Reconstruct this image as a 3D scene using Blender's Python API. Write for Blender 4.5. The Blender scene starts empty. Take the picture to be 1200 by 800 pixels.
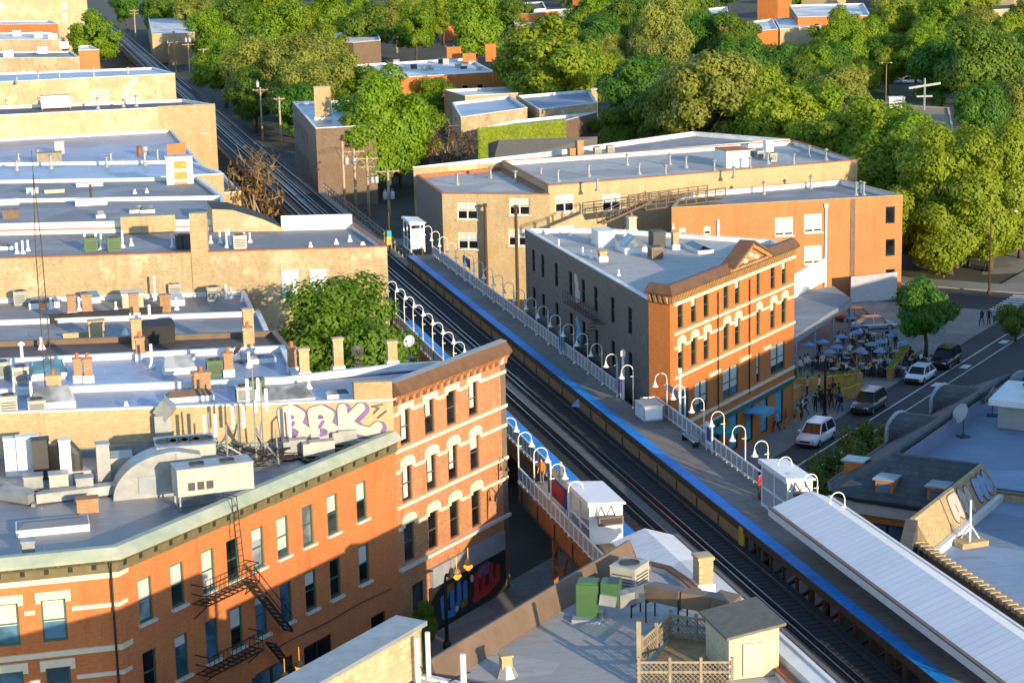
import bpy, math, random
import numpy as np
from mathutils import Vector, Matrix
R = math.radians
C = bpy.context.scene.collection
SC = bpy.context.scene
random.seed(7)

# ------------------------------------------------------------- camera, sky, sun, exposure
FPX, PIT, ROLL, CAMH = 2319.5, .2124, -.0234, 42.4
cam = bpy.data.cameras.new('camera'); cam.sensor_width = 36; cam.lens = FPX/1200*36
cam.clip_start = 1; cam.clip_end = 6000
co = bpy.data.objects.new('camera', cam); C.objects.link(co); SC.camera = co
_f = Vector((0, math.cos(PIT), -math.sin(PIT))); _u0 = Vector((0, math.sin(PIT), math.cos(PIT))); _x0 = Vector((1, 0, 0))
_r = _x0*math.cos(ROLL)+_u0*math.sin(ROLL); _u = -_x0*math.sin(ROLL)+_u0*math.cos(ROLL)
co.matrix_world = Matrix(((_r.x, _u.x, -_f.x, 0), (_r.y, _u.y, -_f.y, 0), (_r.z, _u.z, -_f.z, CAMH), (0, 0, 0, 1)))
SUN_AZ, SUN_EL = 150.0, 11.5
wd = bpy.data.worlds.new('World'); SC.world = wd; wd.use_nodes = True
nt = wd.node_tree; sk = nt.nodes.new('ShaderNodeTexSky'); sk.sky_type = 'NISHITA'; sk.sun_disc = False
sk.sun_elevation = R(SUN_EL); sk.sun_rotation = R(SUN_AZ); sk.altitude = 200; sk.air_density = 1.0; sk.dust_density = .25; sk.ozone_density = 2.6
nt.links.new(sk.outputs[0], nt.nodes['Background'].inputs[0]); nt.nodes['Background'].inputs[1].default_value = .15
sun = bpy.data.lights.new('sun', 'SUN'); sun.energy = 2.95; sun.angle = R(.5); sun.color = (1, .80, .53)
so = bpy.data.objects.new('sun', sun); C.objects.link(so)
sd = Vector((math.sin(R(SUN_AZ))*math.cos(R(SUN_EL)), math.cos(R(SUN_AZ))*math.cos(R(SUN_EL)), math.sin(R(SUN_EL))))
so.rotation_euler = sd.to_track_quat('Z', 'Y').to_euler(); so.location = (60, -60, 80)
SC.view_settings.view_transform = 'Standard'; SC.view_settings.look = 'None'; SC.view_settings.gamma = 1
SC.view_settings.exposure = 1.32
SC.render.engine = 'CYCLES'; SC.cycles.max_bounces = 5; SC.cycles.diffuse_bounces = 3; SC.cycles.transparent_max_bounces = 4

# ------------------------------------------------------------- frames: T along the tracks, D along the avenue
def W(px, py, z=0.):
    d = _r*(px-600)+_u*(400-py)+_f*FPX
    t = (z-CAMH)/d.z
    return Vector((d.x*t, d.y*t, z))
T = Vector((math.sin(R(-14)), math.cos(R(-14)), 0)); N = Vector((T.y, -T.x, 0))
D = Vector((math.sin(R(31)), math.cos(R(31)), 0)); E = Vector((D.y, -D.x, 0))
def UV(u, v, z=0.): return T*u+N*v+Vector((0, 0, z))
def DE(d, e, z=0.): return D*d+E*e+Vector((0, 0, z))
def hit(px, py, nrm, c):
    d = _r*(px-600)+_u*(400-py)+_f*FPX
    o = Vector((0, 0, CAMH)); t = (c-o.dot(nrm))/d.dot(nrm)
    return o+d*t
AT, AD = math.atan2(T.y, T.x), math.atan2(D.y, D.x)      # rotation that turns local X into T or D

# ------------------------------------------------------------- materials
MAT = {}
def _new(name):
    m = bpy.data.materials.new(name); m.use_nodes = True
    return m, m.node_tree, m.node_tree.nodes['Principled BSDF']
def _mix(nt, fac, a, b, mode='MIX'):
    n = nt.nodes.new('ShaderNodeMix'); n.data_type = 'RGBA'; n.blend_type = mode
    for s, v in ((0, fac), (6, a), (7, b)):
        if hasattr(v, 'is_linked') or hasattr(v, 'links'): nt.links.new(v, n.inputs[s])
        else: n.inputs[s].default_value = v if s == 0 else (*v, 1) if len(v) == 3 else v
    return n.outputs[2]
def _noise(nt, scale, detail=4, vec=None, rough=.6):
    n = nt.nodes.new('ShaderNodeTexNoise'); n.inputs['Scale'].default_value = scale; n.inputs['Detail'].default_value = detail
    n.inputs['Roughness'].default_value = rough
    if vec is None:
        g = nt.nodes.new('ShaderNodeNewGeometry'); vec = g.outputs['Position']
    nt.links.new(vec, n.inputs['Vector']); return n.outputs['Fac']
def _ramp(nt, fac, a, b):
    n = nt.nodes.new('ShaderNodeMapRange'); n.inputs[1].default_value = a; n.inputs[2].default_value = b; nt.links.new(fac, n.inputs[0]); return n.outputs[0]
def _wallco(nt):
    g = nt.nodes.new('ShaderNodeNewGeometry'); cr = nt.nodes.new('ShaderNodeVectorMath'); cr.operation = 'CROSS_PRODUCT'
    nt.links.new(g.outputs['True Normal'], cr.inputs[0]); cr.inputs[1].default_value = (0, 0, 1)
    nm = nt.nodes.new('ShaderNodeVectorMath'); nm.operation = 'NORMALIZE'; nt.links.new(cr.outputs[0], nm.inputs[0])
    dt = nt.nodes.new('ShaderNodeVectorMath'); dt.operation = 'DOT_PRODUCT'; nt.links.new(nm.outputs[0], dt.inputs[0]); nt.links.new(g.outputs['Position'], dt.inputs[1])
    sp = nt.nodes.new('ShaderNodeSeparateXYZ'); nt.links.new(g.outputs['Position'], sp.inputs[0])
    cb = nt.nodes.new('ShaderNodeCombineXYZ'); nt.links.new(dt.outputs['Value'], cb.inputs[0]); nt.links.new(sp.outputs[2], cb.inputs[1])
    return cb.outputs[0]
def _bump(nt, bs, h, st=.3, dist=.02):
    b = nt.nodes.new('ShaderNodeBump'); b.inputs['Strength'].default_value = st; b.inputs['Distance'].default_value = dist
    nt.links.new(h, b.inputs['Height']); nt.links.new(b.outputs[0], bs.inputs['Normal'])
def brick(name, a, b, mortar, bw=.3, bh=.1, stain=None, stain_amt=.5, patch=None):
    m, nt, bs = _new(name); v = _wallco(nt)
    t = nt.nodes.new('ShaderNodeTexBrick'); nt.links.new(v, t.inputs['Vector'])
    t.inputs['Scale'].default_value = 1; t.inputs['Brick Width'].default_value = bw; t.inputs['Row Height'].default_value = bh; t.inputs['Mortar Size'].default_value = .012
    t.inputs['Color1'].default_value = (*a, 1); t.inputs['Color2'].default_value = (*b, 1); t.inputs['Mortar'].default_value = (*mortar, 1)
    c = t.outputs['Color']
    wn = nt.nodes.new('ShaderNodeMapping'); nt.links.new(v, wn.inputs[0]); wn.inputs['Scale'].default_value = (3.4, 10, 1)
    c = _mix(nt, _ramp(nt, _noise(nt, 1., 2, wn.outputs[0]), .45, .75), c, _mix(nt, .6, c, [x*.45 for x in a]))
    c = _mix(nt, _ramp(nt, _noise(nt, .45, 5), .35, .75), c, _mix(nt, .55, c, [x*.62 for x in a]))
    c = _mix(nt, _ramp(nt, _noise(nt, 2.2, 3), .5, .8), c, _mix(nt, .5, c, mortar))
    sm = nt.nodes.new('ShaderNodeMapping'); nt.links.new(v, sm.inputs[0]); sm.inputs['Scale'].default_value = (1.3, .16, 1)
    c = _mix(nt, _ramp(nt, _noise(nt, 1., 5, sm.outputs[0], .75), .52, .75), c, _mix(nt, .55, c, [x*.4 for x in a]))
    if patch: c = _mix(nt, _ramp(nt, _noise(nt, .22, 4, rough=.75), .52, .58), c, patch)
    if stain: c = _mix(nt, _ramp(nt, _noise(nt, .3, 6, rough=.7), .5, .72), c, _mix(nt, stain_amt, c, stain))
    nt.links.new(c, bs.inputs['Base Color']); bs.inputs['Roughness'].default_value = .85
    _bump(nt, bs, t.outputs['Fac'], -.25, .01)
    MAT[name] = m; return m
def plain(name, col, rough=.6, metal=0., var=.25, scale=1.5, spec=None, col2=None, emit=None):
    m, nt, bs = _new(name)
    c2 = col2 or [x*(1-var) for x in col]
    c = _mix(nt, _ramp(nt, _noise(nt, scale, 6, rough=.65), .35, .7), col, c2)
    nt.links.new(c, bs.inputs['Base Color']); bs.inputs['Roughness'].default_value = rough; bs.inputs['Metallic'].default_value = metal
    if emit: bs.inputs['Emission Color'].default_value = (*emit[0], 1); bs.inputs['Emission Strength'].default_value = emit[1]
    MAT[name] = m; return m
def roofing(name, col, col2, seam, w=2.2, h=9., rough=.7, dark=None, clean=False):
    m, nt, bs = _new(name); g = nt.nodes.new('ShaderNodeNewGeometry')
    mp = nt.nodes.new('ShaderNodeMapping'); nt.links.new(g.outputs['Position'], mp.inputs[0]); mp.inputs['Rotation'].default_value = (0, 0, R(-14))
    t = nt.nodes.new('ShaderNodeTexBrick'); nt.links.new(mp.outputs[0], t.inputs['Vector']); t.inputs['Scale'].default_value = 1
    t.inputs['Brick Width'].default_value = h; t.inputs['Row Height'].default_value = w; t.inputs['Mortar Size'].default_value = .03
    t.inputs['Color1'].default_value = (*col, 1); t.inputs['Color2'].default_value = (*[x*.9 for x in col], 1); t.inputs['Mortar'].default_value = (*seam, 1)
    c = _mix(nt, _ramp(nt, _noise(nt, .25, 6, rough=.7), .4, .68), t.outputs['Color'], col2)
    mp2 = nt.nodes.new('ShaderNodeMapping'); nt.links.new(g.outputs['Position'], mp2.inputs[0]); mp2.inputs['Rotation'].default_value = (0, 0, R(-20)); mp2.inputs['Scale'].default_value = (.5, 2.2, 1)
    c = _mix(nt, _ramp(nt, _noise(nt, .9, 5, mp2.outputs[0], .75), .54, .7), c, _mix(nt, .75, c, dark or [x*.45 for x in col]))
    if clean: c = _mix(nt, _ramp(nt, _noise(nt, .6, 5), .4, .8), t.outputs['Color'], col2)
    vz = nt.nodes.new('ShaderNodeTexVoronoi'); vz.inputs['Scale'].default_value = .16; nt.links.new(mp.outputs[0], vz.inputs['Vector']); c = c if clean else _mix(nt, _ramp(nt, vz.outputs['Color'], .55, .62), c, _mix(nt, .5, c, [x*.5 for x in col]))
    c = c if clean else _mix(nt, _ramp(nt, _noise(nt, 5, 3), .62, .72), c, _mix(nt, .55, c, [x*.45 for x in col]))
    nt.links.new(c, bs.inputs['Base Color']); bs.inputs['Roughness'].default_value = rough
    _bump(nt, bs, _noise(nt, 1.2, 4), .25, .05)
    MAT[name] = m; return m
def leafmat(name, a, b, c3=None):
    m, nt, bs = _new(name)
    oi = nt.nodes.new('ShaderNodeObjectInfo')
    c = _mix(nt, _ramp(nt, _noise(nt, .35, 3), .35, .65), a, b)
    c = _mix(nt, _ramp(nt, oi.outputs['Random'], 0, 1), c, _mix(nt, .5, c, c3 or [x*.6 for x in a]))
    wn = nt.nodes.new('ShaderNodeNewGeometry')
    c = _mix(nt, _ramp(nt, wn.outputs['Random Per Island'], 0, 1), c, _mix(nt, .55, c, [x*.45 for x in a]))
    nt.links.new(c, bs.inputs['Base Color']); bs.inputs['Roughness'].default_value = .6
    tr = nt.nodes.new('ShaderNodeBsdfTranslucent'); nt.links.new(c, tr.inputs[0]); ms = nt.nodes.new('ShaderNodeMixShader'); ms.inputs[0].default_value = .45
    out = nt.nodes['Material Output']; nt.links.new(bs.outputs[0], ms.inputs[1]); nt.links.new(tr.outputs[0], ms.inputs[2]); nt.links.new(ms.outputs[0], out.inputs[0])
    MAT[name] = m; return m
def glass(name, col, rough=.08):
    m, nt, bs = _new(name)
    c = _mix(nt, _ramp(nt, _noise(nt, .6, 2), .4, .6), col, [x*.35 for x in col])
    nt.links.new(c, bs.inputs['Base Color']); bs.inputs['Roughness'].default_value = rough; bs.inputs['IOR'].default_value = 1.5
    _bump(nt, bs, _noise(nt, .8, 1), .06, .05)
    MAT[name] = m; return m

brick('brick_orange', (.62, .185, .048), (.56, .155, .04), (.5, .2, .08))
brick('brick_bbk', (.54, .21, .085), (.38, .125, .052), (.5, .3, .15))
brick('brick_red', (.6, .18, .03), (.5, .14, .028), (.5, .2, .06))
brick('paint_orange', (.58, .225, .075), (.56, .21, .07), (.52, .2, .07), bh=.1, stain=(.3, .1, .04), stain_amt=.3)
brick('brick_tan', (.48, .36, .19), (.34, .235, .11), (.52, .43, .28), stain=(.3, .2, .09), patch=(.52, .41, .25))
brick('brick_yellow', (.5, .36, .17), (.33, .21, .09), (.54, .44, .28), stain=(.3, .2, .1))
brick('brick_cream', (.54, .4, .21), (.45, .31, .15), (.5, .4, .24), stain=(.42, .25, .1), stain_amt=.4)
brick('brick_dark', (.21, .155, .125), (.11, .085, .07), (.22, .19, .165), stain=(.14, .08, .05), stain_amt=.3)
brick('brick_brown', (.2, .12, .07), (.15, .09, .055), (.22, .17, .12))
brick('brick_chimney', (.44, .22, .09), (.34, .16, .07), (.4, .3, .2))
brick('stone_rubble', (.6, .48, .28), (.4, .3, .16), (.25, .18, .1), bw=.55, bh=.28, stain=(.7, .58, .36))
brick('stucco_tan', (.55, .42, .25), (.53, .4, .23), (.48, .36, .2), bw=4, bh=2.6, stain=(.42, .27, .12), stain_amt=.55, patch=(.57, .44, .27))
brick('slate', (.085, .095, .1), (.05, .058, .065), (.03, .035, .04), bw=.45, bh=.24)
brick('clapboard', (.11, .125, .14), (.1, .115, .13), (.06, .065, .07), bw=8, bh=.14)
brick('siding_cream', (.6, .52, .36), (.58, .5, .34), (.4, .34, .24), bw=.2, bh=6)
plain('white_paint', (.8, .78, .74), .6, var=.12, scale=.8)
plain('white_roofcoat', (.78, .77, .75), .55, var=.3, scale=.5)
plain('trim_cream', (.72, .63, .45), .7, var=.15)
plain('sill_stone', (.6, .57, .5), .75, var=.2)
plain('cornice_green', (.27, .33, .25), .6, var=.35, scale=.8, col2=(.42, .43, .33))
plain('cornice_olive', (.17, .14, .065), .7, var=.4)
plain('cornice_brown', (.17, .085, .04), .65, var=.35)
plain('cornice_gold', (.44, .24, .09), .7, var=.3)
plain('frame_green', (.035, .12, .085), .5, var=.2)
plain('frame_brown', (.11, .075, .05), .5, var=.2)
plain('frame_white', (.75, .74, .7), .5, var=.1)
plain('frame_black', (.02, .02, .022), .5, var=.2)
glass('glass', (.05, .065, .075)); glass('glass_blue', (.08, .2, .3)); glass('glass_dark', (.015, .018, .02))
plain('blind', (.56, .53, .47), .8, var=.12, scale=3); plain('curtain_red', (.25, .03, .025), .8)
roofing('roof_grey', (.31, .315, .33), (.2, .205, .22), (.2, .2, .22))
roofing('roof_pale', (.5, .475, .44), (.38, .365, .345), (.3, .3, .31))
roofing('roof_blue', (.34, .4, .53), (.24, .3, .44), (.5, .53, .6), rough=.45)  # pale roofs; the blue of sky-lit shade is put into the base colour
roofing('roof_shade', (.27, .36, .48), (.2, .29, .42), (.17, .22, .3), w=3, h=12)  # base colour carries the blue of a roof lying in shade
roofing('roof_brown', (.13, .1, .08), (.1, .08, .065), (.07, .06, .05))
roofing('roof_silver', (.3, .31, .325), (.2, .21, .225), (.5, .5, .5), w=1.2, h=14, rough=.45)
roofing('canopy_sheet', (.8, .8, .8), (.74, .74, .75), (.5, .51, .55), w=.62, h=40, rough=.5, clean=True)
roofing('roof_white', (.78, .77, .75), (.72, .71, .69), (.66, .65, .63), w=1.6, h=6)
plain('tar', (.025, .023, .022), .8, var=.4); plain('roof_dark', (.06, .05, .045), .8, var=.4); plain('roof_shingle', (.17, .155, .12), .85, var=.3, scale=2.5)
plain('terracotta', (.42, .14, .05), .8, var=.35, scale=3); plain('flash_brown', (.19, .125, .08), .6, var=.35, scale=.6)
plain('galv', (.34, .35, .34), .45, .3, var=.3, scale=1.3); plain('ac_cream', (.44, .42, .36), .5, var=.2); plain('ac_grey', (.36, .37, .33), .5, var=.3); plain('ac_green', (.055, .13, .04), .5, var=.2); plain('ac_dark', (.05, .05, .05), .6)
plain('steel_black', (.02, .018, .017), .6, var=.3); plain('rust', (.3, .115, .03), .7, .1, var=.5, scale=1.2, col2=(.17, .06, .02)); plain('rust_dark', (.09, .045, .025), .8, var=.5)
plain('rail', (.22, .22, .23), .3, .9, var=.3); plain('tie_deck', (.02, .018, .018), .9, var=.5, scale=2); plain('walk_plank', (.13, .125, .115), .85, var=.35)
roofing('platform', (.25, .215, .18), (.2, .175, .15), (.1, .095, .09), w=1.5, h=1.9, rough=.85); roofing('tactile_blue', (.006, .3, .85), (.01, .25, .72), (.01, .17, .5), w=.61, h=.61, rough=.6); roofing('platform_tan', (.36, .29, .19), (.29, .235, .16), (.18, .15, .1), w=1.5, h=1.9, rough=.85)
plain('fence_panel', (.36, .36, .38), .6, var=.15); plain('lamp_white', (.78, .76, .7), .4, var=.08)
plain('shelter_white', (.78, .78, .77), .45, var=.08); plain('sign_blue', (.02, .05, .22), .4); plain('sign_white', (.8, .8, .8), .5, var=.05); plain('sign_grey', (.3, .33, .36), .4)
roofing('asphalt', (.058, .057, .058), (.042, .042, .044), (.03, .03, .03), w=3.1, h=11, rough=.85); roofing('walk', (.26, .245, .22), (.2, .19, .17), (.13, .12, .11), w=1.5, h=1.5, rough=.9); plain('road_paint', (.75, .75, .72), .7, var=.3, scale=3); plain('kerb', (.3, .29, .27), .85)
plain('soil', (.07, .065, .045), .95, var=.5, scale=.15); plain('lawn', (.05, .08, .02), .95, var=.4, scale=.3); plain('alley', (.085, .085, .085), .9, var=.4, scale=.4)
plain('wood_dark', (.16, .11, .06), .8, var=.4); plain('wood', (.38, .24, .1), .75, var=.4, scale=2); plain('wood_yellow', (.55, .3, .06), .7, var=.35, scale=1.5); plain('wood_grey', (.32, .26, .18), .8, var=.35, scale=2); plain('pole_wood', (.5, .37, .22), .85, var=.4); plain('transformer', (.42, .45, .46), .45, var=.15)
plain('bark', (.1, .07, .045), .9, var=.4, scale=3); plain('bark_pale', (.34, .24, .15), .9, var=.3, scale=3)
plain('umbrella', (.14, .25, .42), .7, var=.12); plain('table_top', (.4, .36, .3), .6); plain('chair_dark', (.04, .035, .035), .6); plain('chair_yellow', (.6, .42, .02), .6)
plain('teal', (.02, .33, .34), .5); plain('sky_blue_paint', (.08, .4, .62), .5); plain('yellow', (.7, .45, .03), .5)
plain('graffiti_white', (.5, .45, .39), .7, var=.12, scale=2); plain('graffiti_blue', (.28, .42, .62), .7, var=.25, scale=2); plain('graffiti_purple', (.2, .12, .33), .7); plain('graffiti_line', (.12, .1, .1), .7)
plain('mural_blue', (.03, .2, .5), .6); plain('mural_red', (.38, .02, .025), .6); plain('mural_purple', (.14, .1, .25), .6); plain('mural_olive', (.2, .13, .03), .6)
plain('lantern', (.8, .3, .03), .5, var=.15, emit=((1, .35, .02), .7)); plain('fascia_brown', (.4, .22, .09), .7, var=.35); plain('car_white', (.72, .73, .74), .25, var=.03); plain('car_black', (.015, .015, .017), .22, var=.1); plain('car_grey', (.07, .075, .075), .25); plain('car_blue', (.1, .2, .36), .25); plain('car_silver', (.4, .42, .44), .28, .4); plain('car_red', (.3, .03, .02), .25); plain('tyre', (.02, .02, .02), .85); plain('rim', (.45, .45, .46), .35, .8); plain('headlight', (.7, .7, .72), .15); plain('taillight', (.5, .02, .02), .25)
plain('skin', (.5, .28, .18), .6, var=.08); plain('skin_dark', (.16, .08, .045), .6, var=.08); plain('hair', (.03, .02, .013), .7); plain('hair_fair', (.3, .18, .07), .7)
for n_, c_ in dict(black=(.018, .018, .02), navy=(.02, .03, .09), blue=(.04, .1, .5), lightblue=(.2, .5, .8), white=(.72, .72, .7), red=(.5, .03, .05), orange=(.85, .22, .02), khaki=(.38, .28, .14), grey=(.16, .16, .17), jeans=(.06, .09, .17), yellow=(.7, .5, .04)).items(): plain('cloth_'+n_, c_, .85, var=.25, scale=6)
leafmat('leaf_bright', (.3, .46, .012), (.19, .37, .012)); leafmat('leaf_yellow', (.37, .46, .016), (.26, .38, .014)); leafmat('leaf_mid', (.2, .31, .02), (.13, .24, .018))
leafmat('leaf_deep', (.13, .31, .02), (.08, .24, .018)); leafmat('leaf_olive', (.4, .43, .06), (.3, .36, .05)); leafmat('leaf_rust', (.2, .1, .028), (.13, .07, .02)); leafmat('leaf_bud', (.3, .16, .025), (.22, .13, .025)); leafmat('leaf_near', (.19, .34, .014), (.12, .25, .012)); leafmat('leaf_vine', (.2, .28, .02), (.15, .23, .02)); leafmat('leaf_purple', (.13, .065, .03), (.08, .045, .025))
# ------------------------------------------------------------- mesh builder and object helpers
class MB:
    def __init__(s): s.v, s.f, s.m = [], [], []
    def add(s, vs, fs, mi=0):
        b = len(s.v); s.v += [tuple(v) for v in vs]; s.f += [tuple(b+i for i in f) for f in fs]; s.m += [mi]*len(fs); return s
    def quad(s, a, b, c, d, mi=0): return s.add([a, b, c, d], [(0, 1, 2, 3)], mi)
    def box(s, c, d, mi=0, rz=0., M=None):
        hx, hy, hz = d[0]/2, d[1]/2, d[2]/2; cs, sn = math.cos(rz), math.sin(rz); vs = []
        for z in (-hz, hz):
            for x, y in ((-hx, -hy), (hx, -hy), (hx, hy), (-hx, hy)):
                p = Vector((c[0]+x*cs-y*sn, c[1]+x*sn+y*cs, c[2]+z)); vs.append(M @ p if M else p)
        return s.add(vs, [(3, 2, 1, 0), (4, 5, 6, 7), (0, 1, 5, 4), (1, 2, 6, 5), (2, 3, 7, 6), (3, 0, 4, 7)], mi)
    def prism(s, pts, z0, z1, mi=0, top=None, bottom=True):
        n = len(pts); a = sum(pts[i][0]*pts[(i+1) % n][1]-pts[(i+1) % n][0]*pts[i][1] for i in range(n))
        if a < 0: pts = pts[::-1]
        z1s = z1 if isinstance(z1, (list, tuple)) else [z1]*n
        if a < 0 and isinstance(z1, (list, tuple)): z1s = list(z1)[::-1]
        vs = [(p[0], p[1], z0) for p in pts]+[(p[0], p[1], z) for p, z in zip(pts, z1s)]
        s.add(vs, [(i, (i+1) % n, n+(i+1) % n, n+i) for i in range(n)], mi)
        s.add(vs[n:], [tuple(range(n))], mi if top is None else top)
        if bottom: s.add(vs[:n], [tuple(range(n-1, -1, -1))], mi)
        return s
    def tube(s, path, r, n=6, mi=0, caps=True):
        path = [Vector(p) for p in path]; rs = r if isinstance(r, (list, tuple)) else [r]*len(path); vs = []; k = len(path)
        ref = Vector((0, 0, 1))
        for i, p in enumerate(path):
            t = (path[min(i+1, k-1)]-path[max(i-1, 0)])
            t = t.normalized() if t.length > 1e-9 else Vector((0, 0, 1))
            a = t.cross(ref if abs(t.z) < .95 else Vector((1, 0, 0))).normalized(); b = t.cross(a)
            if i and (a.dot(pa) < 0): pass
            pa = a
            for j in range(n):
                an = 2*math.pi*j/n; vs.append(p+(a*math.cos(an)+b*math.sin(an))*rs[i])
        fs = [(i*n+j, i*n+(j+1) % n, (i+1)*n+(j+1) % n, (i+1)*n+j) for i in range(k-1) for j in range(n)]
        fs = [f[::-1] for f in fs]
        if caps: fs += [tuple(range(n)), tuple((k-1)*n+j for j in range(n-1, -1, -1))]
        return s.add(vs, fs, mi)
    def bar(s, a, b, w, h=None, mi=0):
        a, b = Vector(a), Vector(b); t = (b-a).normalized(); h = h or w
        x = t.cross(Vector((0, 0, 1)) if abs(t.z) < .95 else Vector((1, 0, 0))).normalized()*w/2; y = x.cross(t).normalized()*h/2
        vs = [p+q for p in (a, b) for q in (-x-y, x-y, x+y, -x+y)]
        return s.add(vs, [(0, 1, 2, 3), (7, 6, 5, 4), (4, 5, 1, 0), (5, 6, 2, 1), (6, 7, 3, 2), (7, 4, 0, 3)], mi)
    def lathe(s, c, prof, n=12, mi=0):
        vs = [(c[0]+r*math.cos(2*math.pi*j/n), c[1]+r*math.sin(2*math.pi*j/n), c[2]+z) for r, z in prof for j in range(n)]
        k = len(prof); fs = [(i*n+j, i*n+(j+1) % n, (i+1)*n+(j+1) % n, (i+1)*n+j) for i in range(k-1) for j in range(n)]
        return s.add(vs, fs+[tuple(range(n-1, -1, -1)), tuple((k-1)*n+j for j in range(n))], mi)
def frame_of(o):
    M = Matrix.Identity(4)
    while o is not None:
        M = Matrix.Translation(o.location) @ o.rotation_euler.to_matrix().to_4x4() @ Matrix.Diagonal((*o.scale, 1)) @ M; o = o.parent
    return M
def mesh_of(name, mb, mats, smooth=False, inv=None):
    me = bpy.data.meshes.new(name); vs = mb.v if inv is None else [tuple(inv @ Vector(v)) for v in mb.v]
    me.from_pydata(vs, [], mb.f)
    for m in mats: me.materials.append(MAT[m])
    me.polygons.foreach_set('material_index', mb.m)
    if smooth: me.polygons.foreach_set('use_smooth', [True]*len(mb.f))
    me.update(); return me
def link(name, me, parent=None, loc=None, rz=None):
    o = bpy.data.objects.new(name, me); C.objects.link(o); o.parent = parent
    if loc is not None: o.location = loc
    if rz is not None: o.rotation_euler = (0, 0, rz)
    return o
def part(name, mb, mats, parent, smooth=False, local=False):
    """one mesh child; world coordinates unless local"""
    mats = [mats] if isinstance(mats, str) else mats
    return link(name, mesh_of(name, mb, mats, smooth, None if local else frame_of(parent).inverted()), parent)
def tag(o, label=None, cat=None, group=None, kind=None):
    if label: o['label'] = label
    if cat: o['category'] = cat
    if group: o['group'] = group
    if kind: o['kind'] = kind
    return o
def thing(name, label, cat, loc=(0, 0, 0), rz=0., group=None):
    o = bpy.data.objects.new(name, None); o.empty_display_size = .3; C.objects.link(o); o.location = loc; o.rotation_euler = (0, 0, rz)
    return tag(o, label, cat, group)
def solo(name, mb, mats, label, cat, loc, group=None, smooth=False, local=False, rz=0.):
    """a thing that is one mesh, its origin at loc"""
    mats = [mats] if isinstance(mats, str) else mats; inv = None if local else (Matrix.Translation(Vector(loc)) @ Matrix.Rotation(rz, 4, 'Z')).inverted()
    return tag(link(name, mesh_of(name, mb, mats, smooth, inv), None, loc, rz), label, cat, group)
def ground(name, mb, mats):
    return tag(link(name, mesh_of(name, mb, [mats] if isinstance(mats, str) else mats)), kind='structure')
KIDS = {}
def kids(o):
    return [c for c in bpy.data.objects if c.parent == o]
def proto(o):
    KIDS[o.name] = [(c, [g for g in kids(c)]) for c in kids(o)]; return o
def dup(src, loc, rz=0., label=None, group=None, scale=None):
    r = src.copy(); C.objects.link(r); r.location = loc; r.rotation_euler = (0, 0, rz)
    if scale: r.scale = (scale,)*3 if isinstance(scale, (int, float)) else scale
    if label: r['label'] = label
    if group: r['group'] = group
    for c, gs in KIDS.get(src.name, []):
        k = c.copy(); C.objects.link(k); k.parent = r
        for g in gs:
            h = g.copy(); C.objects.link(h); h.parent = k
    return r
def inset(pts, t):
    n = len(pts); out = []
    for i in range(n):
        a, b, c = Vector(pts[i-1]), Vector(pts[i]), Vector(pts[(i+1) % n])
        d1, d2 = (b-a).normalized(), (c-b).normalized(); n1, n2 = Vector((-d1.y, d1.x)), Vector((-d2.y, d2.x))
        k = n1+n2; k = k/max(k.dot(n1), .25); out.append(tuple(b+k*t))
    return out

# ------------------------------------------------------------- windows and walls
WIN = {}
def window_mesh(w, h, style, frame, pane, blind):
    key = (round(w, 2), round(h, 2), style, frame, pane, blind)
    if key in WIN: return WIN[key]
    f = MB(); t = .09
    f.box((-w/2+t/2, 0, h/2), (t, .1, h)); f.box((w/2-t/2, 0, h/2), (t, .1, h)); f.box((0, 0, t/2), (w-2*t, .1, t)); f.box((0, 0, h-t/2), (w-2*t, .1, t))
    if 'sash' in style: f.box((0, .005, h*.5), (w-2*t, .08, .07))
    if 'pair' in style: f.box((0, .008, h/2), (.14, .1, h-2*t))
    if 'grid' in style:
        for z in (.25, .75): f.box((0, .0, h*z), (w-2*t, .05, .04))
    p = MB(); p.box((0, -.03, h/2), (w-2*t, .02, h-2*t))
    b = None
    if blind:
        b = MB(); k = abs(blind); b.box((0, -.015, h-t-(h-2*t)*k/2), ((w-2*t)*(1 if blind > 0 else .5), .02, (h-2*t)*k))
    r = (mesh_of('window', f, [frame]), mesh_of('pane', p, [pane]), mesh_of('blind', b, ['blind']) if b else None)
    WIN[key] = r; return r
SILL = {}
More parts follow.
